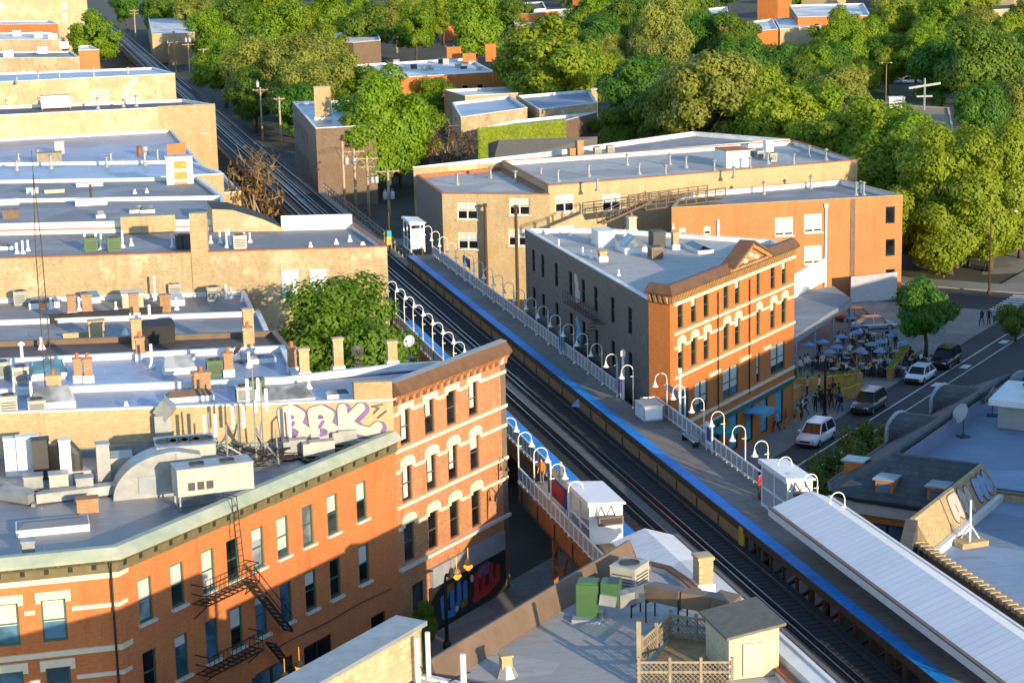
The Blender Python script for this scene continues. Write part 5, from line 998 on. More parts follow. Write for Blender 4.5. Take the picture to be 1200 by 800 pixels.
def lattice(a, b, h, label):
    a, b = Vector(a), Vector(b); L = (b-a).length; d = (b-a).normalized(); t = thing('lattice_fence', label, 'fence', tuple(a), math.atan2(d.y, d.x)); m = MB(); n = max(2, round(L/1.5))
    for k in range(n+1): m = MB(); m.box((L*k/n, 0, h/2+.1), (.12, .12, h+.2)); part('post', m, 'wood_grey', t, local=True)
    m = MB()
    for z in (.15, h-.02, h*.62): m.box((L/2, .0, z), (L, .06, .1))
    part('rail', m, 'wood_grey', t, local=True); m = MB(); s = -h
    while s < L:
        for sg in (1, -1):
            x0, x1 = s, s+h*.8; z0, z1 = (.15, h-.05) if sg > 0 else (h-.05, .15)
            ta, tb = max(0, -x0/(x1-x0)), min(1, (L-x0)/(x1-x0))
            if tb > ta: m.bar((x0+(x1-x0)*ta, .02*sg, z0+(z1-z0)*ta), (x0+(x1-x0)*tb, .02*sg, z0+(z1-z0)*tb), .05, .02)
        s += .2
    part('lattice', m, 'wood_grey', t, local=True)
lattice(W(749, 806, 11.25), W(858, 806, 11.25), 1.15, 'weathered lattice fence along the near side of the roof terrace')
lattice(W(752, 778, 11.25), W(786, 748, 11.25), 1.1, 'short lattice fence with a tall corner post on the left of the roof terrace'); lattice(W(786, 748, 11.25), W(846, 756, 11.25), 1.1, 'lattice fence between the air duct stilts and the cream shed')
m = MB(); m.prism([xy(W(752, 800, 11.28)), xy(W(850, 800, 11.28)), xy(W(848, 745, 11.28)), xy(W(790, 742, 11.28))], 11.26, 11.34); solo('terrace_deck', m, 'wood', 'brown boarded terrace inside the lattice fences', 'deck', tuple(W(800, 770, 11.26)))
m = MB(); q = W(749, 800, 11.25); m.box((q.x, q.y, 12.6), (.2, .2, 2.7)); solo('fence_post', m, 'wood_grey', 'tall pale post at the corner of the lattice fences', 'post', (q.x, q.y, 11.25))
# stone walled building on the left of it
Sp = [xy(DE(52, -43)), xy(DE(52, -33)), xy(DE(62.2, -33)), xy(DE(62.2, -43))]
sbd = building('stone_building', 'building with a rubble stone parapet and broad grey coping at the bottom edge', Sp, 12.7, 12.55, 'brick_brown', 'roof_white', 'white_roofcoat', t=.2)
m = MB(); m.prism([xy(DE(50, -43.05)), xy(DE(50, -41.9)), xy(DE(62.2, -41.9)), xy(DE(62.2, -43.05))], 12.72, 14.7, 0); part('stone_parapet', m, 'stone_rubble', sbd); m = MB(); m.prism([xy(DE(50, -43.25)), xy(DE(50, -41.75)), xy(DE(62.4, -41.75)), xy(DE(62.4, -43.25))], 14.71, 14.9); part('stone_coping', m, 'galv', sbd)
m = MB()
for d, e in ((62.0, -41.5), (61.3, -41.55)): m.tube([DE(d, e, 12.6), DE(d, e, 14.6)], .1, 8)
part('downpipe', m, 'white_paint', sbd); pipe(sbd, DE(61.6, -39.6), 12.55, 1.6, .12)
m = MB(); m.tube([DE(62, -42, 13.2)+E*(.35*k)+Vector((0, 0, -.5*math.sin(k*.6)-.05*k)) for k in range(8)], .03, 5); part('cable', m, 'steel_black', sbd)
# ------------------------------------------------------------- machines and clutter on the corner building's roof
ZO = 12.7
def box_thing(name, label, cat, p, z, dims, mat, rz=AT, legs=0., group=None, trim=None, extra=None):
    t = thing(name, label, cat, (p[0], p[1], z), rz, group); m = MB(); m.box((0, 0, legs+dims[2]/2), dims); m.box((0, 0, legs+dims[2]+.03), (dims[0]+.08, dims[1]+.08, .06), 1); part('casing', m, [mat, trim or mat], t, local=True)
    if legs:
        m = MB()
        for x in (-1, 1):
            for y in (-1, 1): m.box((x*(dims[0]/2-.1), y*(dims[1]/2-.1), legs/2), (.09, .09, legs))
            m.box((x*(dims[0]/2-.1), 0, legs-.06), (.09, dims[1], .1))
        m.bar((-dims[0]/2+.1, 0, .12), (dims[0]/2-.1, 0, .12), .08); m.box((-(dims[0]/2-.1), 0, .12), (.09, dims[1], .08)); m.box(((dims[0]/2-.1), 0, .12), (.09, dims[1], .08)); part('stand', m, 'galv', t, local=True)
    if extra: extra(t, dims, legs)
    return t
def fans(k):
    def f(t, d, l):
        m = MB()
        for i in range(k): m.lathe(((i-(k-1)/2)*d[0]*.8/k, 0, l+d[2]+.06), [(d[1]*.27, 0), (d[1]*.27, .07), (d[1]*.23, .07), (d[1]*.23, .02), (.02, .02)], 12)
        part('fan_guard', m, 'ac_dark', t, local=True); m = MB()
        for y in (-1, 1):
            for i in range(3): m.box(((i-1)*d[0]*.12-d[0]*.2, y*(d[1]/2+.01), l+d[2]*.35), (d[0]*.09, .03, d[2]*.3))
        part('grille', m, 'ac_dark', t, local=True); m = MB()
        for i in (-1, 0, 1): m.box((i*d[0]*.3, 0, l+d[2]/2), (.03, d[1]+.02, d[2]*.96))
        part('panel_joint', m, 'galv', t, local=True)
    return f
RT = AT-math.pi/2
box_thing('air_handler', 'large cream air handler with four round fans in front of the graffiti wall', 'air conditioner', W(219, 566, ZO), ZO, (3.1, 2.3, 2.1), 'ac_cream', RT, .25, 'rooftop air conditioners', 'sign_grey', fans(4))
box_thing('air_handler', 'long low cream air handler on a raised frame at the green cornice', 'air conditioner', W(251, 590, ZO), ZO, (4.0, 1.5, 1.4), 'ac_cream', RT+.12, .8, 'rooftop air conditioners', 'galv', fans(2))
t = thing('blower', 'big round galvanised blower housing shaped like a quarter wheel', 'blower', tuple(W(170, 578, ZO)), RT); m = MB(); n = 12; pr = [(-1.7, .0)]+[(1.7-3.4*math.cos(math.pi/2*k/n), 2.4*math.sin(math.pi/2*k/n)) for k in range(n+1)]+[(3.0, 2.1), (3.0, 0)]; k = len(pr)
m.add([(x, y, z) for y in (-.9, .9) for x, z in pr], [tuple(range(k)), tuple(range(2*k-1, k-1, -1))]+[(j, k+j, k+(j+1) % k, (j+1) % k) for j in range(k)]); part('housing', m, 'galv', t, local=True); m = MB(); m.box((.2, -.93, .75), (1.1, .06, .9)); m.box((1.7, -.92, 1.2), (.05, .05, 2.2)); part('hatch', m, 'sign_grey', t, local=True)
t = thing('air_duct', 'bent galvanised duct rising to an angled outlet behind the blower', 'duct', tuple(W(192, 530, ZO)), RT); m = MB(); m.bar((0, 0, 0), (0, 0, 2.3), 1.1, .9); m.bar((0, 0, 2.2), (.5, -.2, 2.9), 1.0, .9); m.bar((0, -.1, .5), (2.4, -.1, .5), .9, .8, 0); m.bar((-3, .1, .4), (0, .1, .4), .5, .5); part('duct_run', m, ['galv'], t, local=True)
for k, (px, py, dims, mat, lb) in enumerate(((18, 556, (1.0, .6, 2.1), 'white_paint', 'tall white metal cabinet, left of a matching pair on the roof edge'), (35, 556, (1.2, .6, 2.2), 'white_paint', 'tall white metal cabinet, right of a matching pair on the roof edge'), (50, 560, (.9, .9, 2.2), 'ac_dark', 'tall dark grey duct box beside the white cabinet pair'), (79, 570, (.6, .6, 2.6), 'white_paint', 'slim pale upright duct beside the curved exhaust hood'), (123, 570, (.7, .7, 2.4), 'galv', 'slim galvanised upright duct left of the round blower'), (40, 576, (1.0, .9, .9), 'galv', 'small galvanised box at the foot of the white cabinets'), (70, 578, (1.0, .9, 1.1), 'ac_cream', 'small cream box below the slim pale duct'), (63, 555, (.8, .5, 1.6), 'brick_chimney', 'small brick stub between the ducts'), (100, 580, (.9, .8, .7), 'galv', 'squat galvanised box on short legs left of the blower'), (143, 560, (1.2, 1.6, 1.3), 'ac_cream', 'cream fan box joined to the round blower'), (103, 599, (1.1, .7, .7), 'brick_chimney', 'low brick-red box on the bare roof in front of the ducts'))):
    box_thing('duct_box' if 'duct' in lb or 'box' in lb else 'roof_cabinet', lb, 'roof equipment', W(px, py, ZO), ZO, dims, mat, RT, .3 if 'legs' in lb else 0, 'duct boxes on the corner building roof')
t = thing('exhaust_hood', 'black curved exhaust hood standing on a cream box', 'exhaust hood', tuple(W(90, 566, ZO)), RT); m = MB(); m.box((.2, 0, .4), (1.6, 1.0, .8), 1); m.tube([(0, 0, .8), (0, 0, 1.7), (-.3, 0, 2.1), (-.9, 0, 2.1)], .4, 10); part('hood', m, ['ac_dark', 'ac_cream'], t, local=True)
t = thing('pipe_run', 'long silver pipe run on sleepers along the foot of the yellow side wall', 'pipe', tuple(W(130, 518, ZO)), RT); m = MB(); a, b = W(78, 522, ZO), W(196, 508, ZO)
for o in (0, .25): m.tube([a+Vector((0, o, .6)), b+Vector((0, o, .6))], .1, 8)
for k in range(6): c = a+(b-a)*(k/5); m.box((c.x, c.y+.1, ZO+.25), (.1, .5, .5))
part('pipe', m, 'galv', t); m = MB(); c = a+(b-a)*.2; m.box((c.x, c.y, ZO+.9), (.7, .4, .8)); part('junction_box', m, 'white_paint', t)
m = MB(); a, b, c = W(0, 583, ZO), W(42, 590, ZO), W(140, 578, ZO); m.bar(a+Vector((0, 0, .35)), b+Vector((0, 0, .35)), 1.1, .5); m.bar(b+Vector((0, 0, .35)), c+Vector((0, 0, .35)), .8, .5)
for q in (a, b, (b+c)/2, c): m.box((q.x, q.y, ZO+.08), (.2, 1.2, .16))
solo('air_duct', m, 'galv', 'low flat silver duct bending along the roof in front of the white cabinets', 'duct', tuple(b))
skylight(orange, W(62, 620, ZO), ZO, 3.6, 1.7, RT, 'white_roofcoat', .35, .12, 'roof_grey'); curb_box(orange, W(34, 650, ZO), ZO, .6, .6, .7, RT, 'galv')
t = thing('antenna_cluster', 'tangle of antenna poles, braces and cables in front of the graffiti', 'antenna', tuple(W(300, 545, ZO)), RT); m = MB(); c = MB(); rnd = random.Random(3)
base = [Vector((x, y, 0)) for x, y in ((-2.4, .3), (-1.6, -.5), (-.8, .6), (0, -.3), (.5, .4), (1.2, -.6))]
for i, b in enumerate(base): m.tube([b, b+Vector((rnd.uniform(-.1, .1), 0, (3.2, 2.6, 3.4, 5.6, 4.6, 2.2)[i]))], .05, 6)
for i in range(9): a, b = rnd.sample(base, 2); m.bar(a+Vector((0, 0, rnd.uniform(0, .8))), b+Vector((0, 0, rnd.uniform(1.2, 2.6))), .08)
part('pole', m, 'galv', t, local=True); m = MB()
for i, z in ((3, 4.4), (4, 3.6), (0, 2.4), (2, 2.7)):
    b = base[i]
    for o in (-.3, .3): m.box((b.x+o, b.y, z), (.16, .12, 1.3))
part('panel_antenna', m, 'white_paint', t, local=True); m = MB()
for i in range(26):
    a = Vector((rnd.uniform(-2.6, 2.2), rnd.uniform(-1.2, .8), rnd.uniform(.1, 1.8))); b = Vector((rnd.uniform(-2.6, 2.6), rnd.uniform(-1.6, .9), rnd.uniform(.05, 1.2))); mid = (a+b)/2-Vector((0, 0, .35)); mid.z = max(mid.z, .04); m.tube([a, mid, b], .035, 5)
part('cable', m, 'steel_black', t, local=True)
for px, py, w_, lb in ((345, 533, 1.3, 'black cable coils and small box left below the graffiti letters'), (373, 535, 1.8, 'cream and black equipment heap below the middle graffiti letter'), (403, 522, 1.4, 'grey condenser below the last graffiti letter')):
    q = W(px, py, ZO); t = thing('equipment_box', lb, 'roof equipment', tuple(q), RT, 'boxes below the graffiti'); m = MB(); m.box((0, 0, .45), (w_, .9, .9)); m.box((.2, -.1, .94), (w_*.8, .7, .08)); part('casing', m, 'ac_cream' if px == 373 else 'galv', t, local=True); m = MB(); m.lathe((-w_*.3, -.8, 0), [(.5, 0), (.55, .1), (.5, .2), (.3, .2), (.3, .05)], 12); m.lathe((w_*.3, -.9, 0), [(.4, 0), (.45, .1), (.4, .18), (.2, .18)], 12); part('cable_coil', m, 'steel_black', t, local=True)
for px, h in ((425, 1.5), (341, 2.6)): pipe(orange, W(px, 517 if px > 400 else 530, ZO), ZO, h, .09)
# ------------------------------------------------------------- roofs of the row: skylights, chimneys, condensers, pipes
z = 15.0
skylight(bbk, W(62, 478, z), z, 2.6, 1.4, RT, dome=.8, pane='glass_grey', h=.5); skylight(bbk, W(222, 468, z), z, 2.8, 1.2, RT, pane='flash_brown'); skylight(bbk, W(334, 470, z), z, 3.3, 1.8, RT, dome=.6); skylight(bbk, W(396, 466, z), z, 1.4, .8, RT, dome=.2)
for px, py, w_, h in ((68, 514, .85, 3.6), (240, 506, 1.05, 3.4)): q = W(px, py, ZO); chimney(bbk, q+T*.5, ZO+.2, h, w_, .7, RT, 'brick_chimney' if px > 100 else 'brick_yellow', None, 1)
for px, py, lb in ((11, 487, 'brown louvred condenser at the left end of the blue roof'), (44, 486, 'small cream condenser beside the faceted skylight'), (287, 470, 'cluster of grey condensers on the blue roof behind the antenna frame'), (300, 462, 'pale green condenser on the blue roof behind the antenna frame')): ac_unit(W(px, py, z), z, 1.0, .9, 1.1 if px < 20 else .8, RT, lb, 'ac_green' if 'green' in lb else 'ac_grey')
for px, py, h in ((38, 480, 1.7), (362, 455, .5), (18, 468, 1.4), (148, 478, .4)): pipe(bbk, W(px, py, z), z, h, .09)
for px, py, k in ((365, 437, 1.9), (405, 430, 2.2), (468, 424, 1.7)): q = W(px-8, py+6, 15); chimney(bbk, q, 15.0, k, .6, .5, RT, 'brick_yellow', 'white_roofcoat', 0)
dish(W(418, 428, 15.2), 15.2, R(-60), 'black satellite dish by the chimney on the blue roof edge', .4, .9, 'ac_dark'); dish(W(482, 420, 15.2), 15.2, R(-120), 'white satellite dish by the last chimney before the brown cornice', .4, 1.1, 'white_paint')
# lattice mast with guy wires
q = W(58, 462, 15); t = thing('radio_mast', 'tall thin lattice radio mast rising from the blue roofs at far left', 'mast', tuple(q), RT); m = MB()
for x in (-.22, .22): m.tube([(x, 0, 0), (x*.8, 0, 9), (0, 0, 13.2)], .03, 5)
for k in range(22): zz = k*.42; m.bar((-.22, 0, zz), (.22, 0, zz+.42), .02)
m.box((0, 0, 5.4), (.5, .2, .3)); m.tube([(0, 0, 13), (0, 0, 14.6)], .015, 5); part('lattice', m, 'rust_dark', t, local=True)
z = 14.8
skylight(blueb, W(57, 442, z), z, 2.4, 1.4, RT, dome=.7, pane='glass_blue', h=.4); skylight(blueb, W(210, 436, z), z, 2.1, 1.3, RT, dome=.7, h=.4); skylight(blueb, W(308, 424, z), z, 1.6, .8, RT, dome=.2)
for px, py, h, w_ in ((92, 447, 1.5, .5), (104, 447, 1.5, .5), (165, 421, 1.5, .55), (268, 440, 1.5, .55), (291, 413, 1.7, .6), (343, 437, 1.7, .5)): chimney(blueb, W(px, py, z), z, h, w_, .6, RT, 'brick_chimney' if px != 291 else 'brick_yellow', 'white_roofcoat', 1)
for px, py, lb, mt in ((25, 448, 'tan vent box with a tall pipe on the blue-grey roof', 'ac_cream'), (252, 440, 'dark green condenser between the two brick chimneys', 'ac_green'), (3, 442, 'white pipe cluster box at the left edge', 'ac_grey')): ac_unit(W(px, py, z), z, 1., .9, .9, RT, lb, mt)
dish(W(283, 424, z), z, R(160), 'dark satellite dish on the blue-grey roof next to the yellow chimney', .45, .8, 'ac_dark')
for px, py, h in ((27, 434, 1.6), (178, 430, 1.5), (228, 433, .8), (292, 430, 1.)): pipe(blueb, W(px, py, z), z, h, .1, hood=px < 100)
z = 12.2
for px, py, h, w_ in ((161, 408, 2.2, .75), (292, 402, 2.6, .75)): chimney(brownb, W(px, py, z), z, h, w_, .7, RT, 'brick_yellow', None, 0)
pipe(brownb, W(49, 409, z), z, .9, .12)
m = MB(); a, b, c, d_ = W(165, 387, 12.3), W(178, 383, 12.3), W(196, 392, 12.3), W(196, 404, 12.3); curb_box(brownb, W(183, 398, z), z, 2.6, 3., 1.2, RT, 'tar', 'tar')
z = 11.0
chimney(greyb, W(114, 400, z), z, 1.7, 1.2, .9, RT, 'brick_cream', None, 0); curb_box(greyb, W(91, 395, z), z, 2.2, .3, .3, RT, 'brick_cream')
for px, py, h in ((176, 383, 1.8), (147, 392, .5)): pipe(greyb, W(px, py, z), z, h, .12)
for px, py, h, w_ in ((85, 372, 1.3, .7), (103, 372, 1.4, .8), (158, 373, 1.5, .75)): chimney(greyb, W(px, py-1, z), z, h+.5, w_, .6, RT, 'brick_chimney', 'white_roofcoat', 0)
curb_box(greyb, W(125, 374, z), z, 9, .5, .6, RT, 'tar', 'tar')
z = 10.0
for px, py, w_, pn in ((52, 360, 2.6, 'glass_grey'), (105, 354, 1.9, 'glass_blue'), (206, 357, 1.5, 'roof_blue')): skylight(lav, W(px, py, z), z, w_, 1.2, RT, dome=.5, pane=pn, h=.5)
curb_box(lav, W(155, 357, z), z, 1.8, 2.6, 1.1, RT, 'siding_cream', 'white_roofcoat'); chimney(lav, W(194, 365, z), z, 1.5, .9, .7, RT, 'brick_chimney', None, 0)
for px, py, lb in ((24, 357, 'brown condenser at the foot of the tan wall, far left'), (205, 348, 'dark condenser at the foot of the tan wall'), (250, 352, 'grey condenser at the right end of the lavender grey roof')): ac_unit(W(px, py, z), z, 1.1, 1., 1.1, RT, lb, 'ac_grey')
for px, py, h in ((182, 352, 2.2), (265, 350, 1.3), (271, 350, 1.), (284, 353, .7), (136, 364, .8), (93, 364, 1.2), (60, 362, 1.), (207, 363, 1.1), (10, 350, 1.6)): pipe(lav, W(px, py, z), z, h, .1)
z = 13.5
for px, py, lb, mt in ((107, 294, 'green condenser left of two on the long building roof', 'ac_green'), (134, 294, 'green condenser right of two on the long building roof', 'ac_green'), (214, 291, 'black condenser left of two beside the big brick stack', 'ac_dark'), (223, 291, 'black condenser right of two beside the big brick stack', 'ac_dark'), (281, 291, 'low cream condenser right of the big brick stack', 'ac_cream')): ac_unit(W(px, py, z), z, 1.2, 1., 1.1, RT, lb, mt)
for px, py, h in ((100, 293, 1.9), (113, 293, 1.5), (119, 292, 1.4), (144, 290, 1.5), (154, 288, .7), (202, 290, 1.2), (20, 297, 1.), (27, 297, 1.2), (33, 294, 1.), (247, 285, .7), (258, 285, 1.2), (266, 290, 1.6), (269, 287, 1.5), (286, 277, .4), (293, 284, .9), (364, 290, .5), (394, 286, .5), (410, 283, .6), (425, 287, .3)): pipe(longw, W(px, py, z), z, h, .1)
skylight(longw, W(5, 292, z), z, 2, 1, RT)
z = 14.2
for px, py, w_ in ((118, 255, .9), (160, 249, 1.4), (173, 249, 1.4)): skylight(gbd, W(px, py, z), z, w_, .8, RT, dome=.4, pane='glass_grey')
curb_box(gbd, W(107, 240, z), z, 3.2, 1., .6, RT); pipe(gbd, W(107, 236, z), z, 1.8, .12, 'rust_dark'); curb_box(gbd, W(5, 240, z), z, 3, .8, .5, RT); chimney(gbd, W(13, 256, z), z, .9, 1.6, .6, RT, 'brick_brown', None, 0)
z = 13.0
for px, py in ((39, 228), (158, 227), (172, 226)): pipe(hbd, W(px, py, z), z, .5, .1)
curb_box(hbd, W(38, 226, z), z, 1.3, .8, .5, RT); curb_box(hbd, W(64, 226, z), z, 2.2, .5, .3, RT, 'siding_cream'); curb_box(hbd, W(105, 218, z), z, 3, 1, .3, RT)
for b_, z, lst in ((ibd, 12.2, ((20, 196), (60, 194), (125, 192), (170, 190))), (jbd, 10, ((22, 186), (45, 186), (130, 186), (185, 186), (205, 188))), (kbd, 13.5, ((46, 120), (60, 122), (76, 121), (115, 124), (145, 122), (160, 121), (8, 122))), (lbd, 13.6, ((20, 94), (45, 91), (70, 90), (110, 86), (150, 83)))):
    for i, (px, py) in enumerate(lst): pipe(b_, W(px, py+4, z), z, 1.6 if i % 2 else 1.1, .16, 'galv', True)
box_thing('roof_cabin', 'white flat topped cabin on the dark roof of the tall patched wall building', 'cabin', W(66, 128, 13.5), 13.5, (4.6, 2.2, 1.9), 'white_paint', RT, .3, None, 'siding_cream'); curb_box(jbd, W(58, 190, 10), 10, 3.4, 2., 1.3, RT, 'wood_grey', 'wood_grey'); curb_box(jbd, W(70, 180, 10), 10, 1.4, 1., 1.8, RT, 'fence_panel')
for x, lb, mt in ((164, 'rusty red drum on the roof at the foot of the tall wall', 'rust'), (170, 'pale blue drum on the roof at the foot of the tall wall', 'fence_panel')): q = W(x, 180, 10.2); m = MB(); m.lathe((q.x, q.y, 10), [(.45, 0), (.48, .1), (.45, .2), (.45, 1.1), (.48, 1.2), (.4, 1.25)], 12); solo('drum', m, mt, lb, 'drum', (q.x, q.y, 10))
m = MB(); a, b = W(196, 184, 10.5), W(218, 181, 10.5); m.prism([xy(a), xy(b), xy(b+T*.3), xy(a+T*.3)], 9, 12.2); solo('brick_screen', m, 'paint_orange', 'low orange brick screen wall at the foot of the tall bare brick end', 'wall', (a.x, a.y, 9))
for px, py, b_ in ((10, 66, None), (50, 62, None), (75, 56, None), (20, 42, None), (45, 44, None), (62, 46, None)):
    q = W(px, py, 13.2); ac_unit(q, 13.0, 2.2, 1.6, 1.5, RT, 'small white roof unit among far cluttered roofs at top left', 'white_paint', group='far roof units')
# ------------------------------------------------------------- cars
CARS = {}
def make_car(kind):
    L, w, hb, hr, gr = dict(sedan=(4.6, .9, .82, 1.43, (-1.75, -1.05, .55, 1.25)), suv=(4.7, .95, .98, 1.75, (-2.15, -1.75, .45, 1.15)))[kind]
    t = thing('parked_car', 'x', 'car'); b = MB(); st = []
    hood = hb+.02; xs = [(-L/2, .72, .42, hb-.22), (-L/2+.12, .88, .3, hb-.06), (-L/2+.5, .97, .24, hb), (-1.2, 1., .22, hb), (0, 1., .22, hb), (1.1, 1., .22, hb), (1.5, .98, .24, hood), (L/2-.35, .94, .27, hood-.12), (L/2-.08, .84, .34, hood-.24), (L/2, .7, .42, hood-.36)]
    for x, k, zl, zt in xs:
        W_ = w*k; st += [(x, -W_*.94, zl), (x, -W_, zl+.22), (x, -W_*.98, zt-.12), (x, -W_*.86, zt), (x, W_*.86, zt), (x, W_*.98, zt-.12), (x, W_, zl+.22), (x, W_*.94, zl)]
    n = 8; k = len(xs); b.add(st, [(i*n+j, i*n+(j+1) % n, (i+1)*n+(j+1) % n, (i+1)*n+j) for i in range(k-1) for j in range(n)]+[tuple(range(n-1, -1, -1)), tuple((k-1)*n+j for j in range(n))])
    part('body', b, 'car_white', t, True, True)
    x0, x1, x2, x3 = gr; a, c = w*.88, w*.7; g = MB(); zt = hr-.06
    g.add([(x0, -a, hb-.03), (x3, -a, hb-.03), (x3, a, hb-.03), (x0, a, hb-.03), (x1, -c, zt), (x2, -c, zt), (x2, c, zt), (x1, c, zt)], [(0, 1, 5, 4), (1, 2, 6, 5), (2, 3, 7, 6), (3, 0, 4, 7)]); part('windows', g, 'glass_dark', t, local=True)
    r = MB(); r.prism([(x1-.08, -c-.02), (x2+.08, -c-.02), (x2+.12, 0), (x2+.08, c+.02), (x1-.08, c+.02)], zt-.01, zt+.06)
    for s in (-1, 1):
        for p, q in (((x0, s*a, hb-.02), (x1, s*c, zt)), ((x3, s*a, hb-.02), (x2, s*c, zt)), ((-.35, s*(a+.005), hb-.02), (-.35, s*(c+.01), zt))): r.bar(p, q, .09, .06)
        if kind == 'suv': r.bar((x1+.2, s*(c-.05), zt+.13), (x2-.1, s*(c-.05), zt+.13), .05)
        r.box((x3-.25, s*(w+.1), hb+.08), (.16, .22, .14))
    part('roof', r, 'car_white', t, local=True)
    for x in (-L/2+.85, L/2-.9):
        for s in (-1, 1):
            T1 = MB(); R1 = MB(); M = Matrix.Translation((x, s*(w-.1), .33)) @ Matrix.Rotation(math.pi/2, 4, 'X'); prof = [(.2, -.11), (.31, -.11), (.335, -.06), (.335, .06), (.31, .11), (.2, .11)]; nn = 16
            T1.add([M @ Vector((q*math.cos(2*math.pi*j/nn), q*math.sin(2*math.pi*j/nn), zz)) for q, zz in prof for j in range(nn)], [(i*nn+j, i*nn+(j+1) % nn, (i+1)*nn+(j+1) % nn, (i+1)*nn+j) for i in range(5) for j in range(nn)]); o = part('wheel', T1, 'tyre', t, True, True)
            for zz in (-.1, .1): R1.add([M @ Vector((.21*math.cos(2*math.pi*j/nn), .21*math.sin(2*math.pi*j/nn), zz)) for j in range(nn)], [tuple(range(nn))])
            part('rim', R1, 'rim', o, local=True)
    for s in (-1, 1):
        m = MB(); m.box((L/2-.12, s*w*.62, hb-.28), (.16, .36, .16)); part('headlight', m, 'headlight', t, local=True); m = MB(); m.box((-L/2+.07, s*w*.66, hb-.2), (.12, .3, .2)); part('taillight', m, 'taillight', t, local=True)
    m = MB(); m.box((L/2-.03, 0, hb-.4), (.1, w*.9, .16)); m.box((L/2-.02, 0, .34), (.1, w*1.2, .12)); part('grille', m, 'frame_black', t, local=True); CARS[kind] = proto(t); return t
used_car = set()
def car(kind, p, rz, paint, label, group=None):
    if kind not in CARS: make_car(kind); o = CARS[kind]; o.location = p; o.rotation_euler = (0, 0, rz); o['label'] = label
    else: o = dup(CARS[kind], p, rz, label)
    if group: o['group'] = group
    for c in kids(o):
        if c.name.split('.')[0] in ('body', 'roof'): c.material_slots[0].link = 'OBJECT'; c.material_slots[0].material = MAT[paint]
    return o
G1 = 'cars parked along the avenue'
car('suv', DE(145.6, -58.95, 0), AD+math.pi, 'car_white', 'white sport utility car with roof rails parked nearest, below the orange building', G1); car('sedan', DE(169.8, -58.65, 0), AD+math.pi, 'car_white', 'white saloon car parked nose towards us in front of the black one', G1); car('suv', DE(176.4, -58.5, 0), AD+math.pi, 'car_black', 'black sport utility car parked behind the white saloon', G1); car('suv', DE(157.4, -58.9, 0), AD+math.pi, 'car_grey', 'dark grey-green car parked by the sunlit kerb near the shrubs', G1)
car('sedan', W(1024, 386, 0), R(10), 'car_silver', 'silver saloon parked behind the patio umbrellas', 'cars behind the patio'); car('sedan', W(1003, 376, 0), R(8), 'car_red', 'dusty pink car tucked against the pale screen wall', 'cars behind the patio')
car('suv', DE(196, -50), AD, 'car_silver', 'silver car on the far side of the avenue at the right edge', G1)
G2 = 'cars in the distant parking row'
for i, (px, py, mt) in enumerate(((915, 92, 'car_blue'), (1024, 98, 'car_blue'), (1050, 98, 'car_silver'), (1068, 98, 'car_white'), (1095, 100, 'car_black'), (1112, 100, 'car_silver'), (1130, 102, 'car_black'), (1146, 102, 'car_blue'), (1165, 104, 'car_black'), (1185, 104, 'car_silver'))): car('suv' if i % 2 else 'sedan', W(px, py, 0), R(-8), mt, 'car in the shaded parking row beyond the park trees, %s' % ('blue' if 'blue' in mt else 'black' if 'black' in mt else 'pale'), G2)
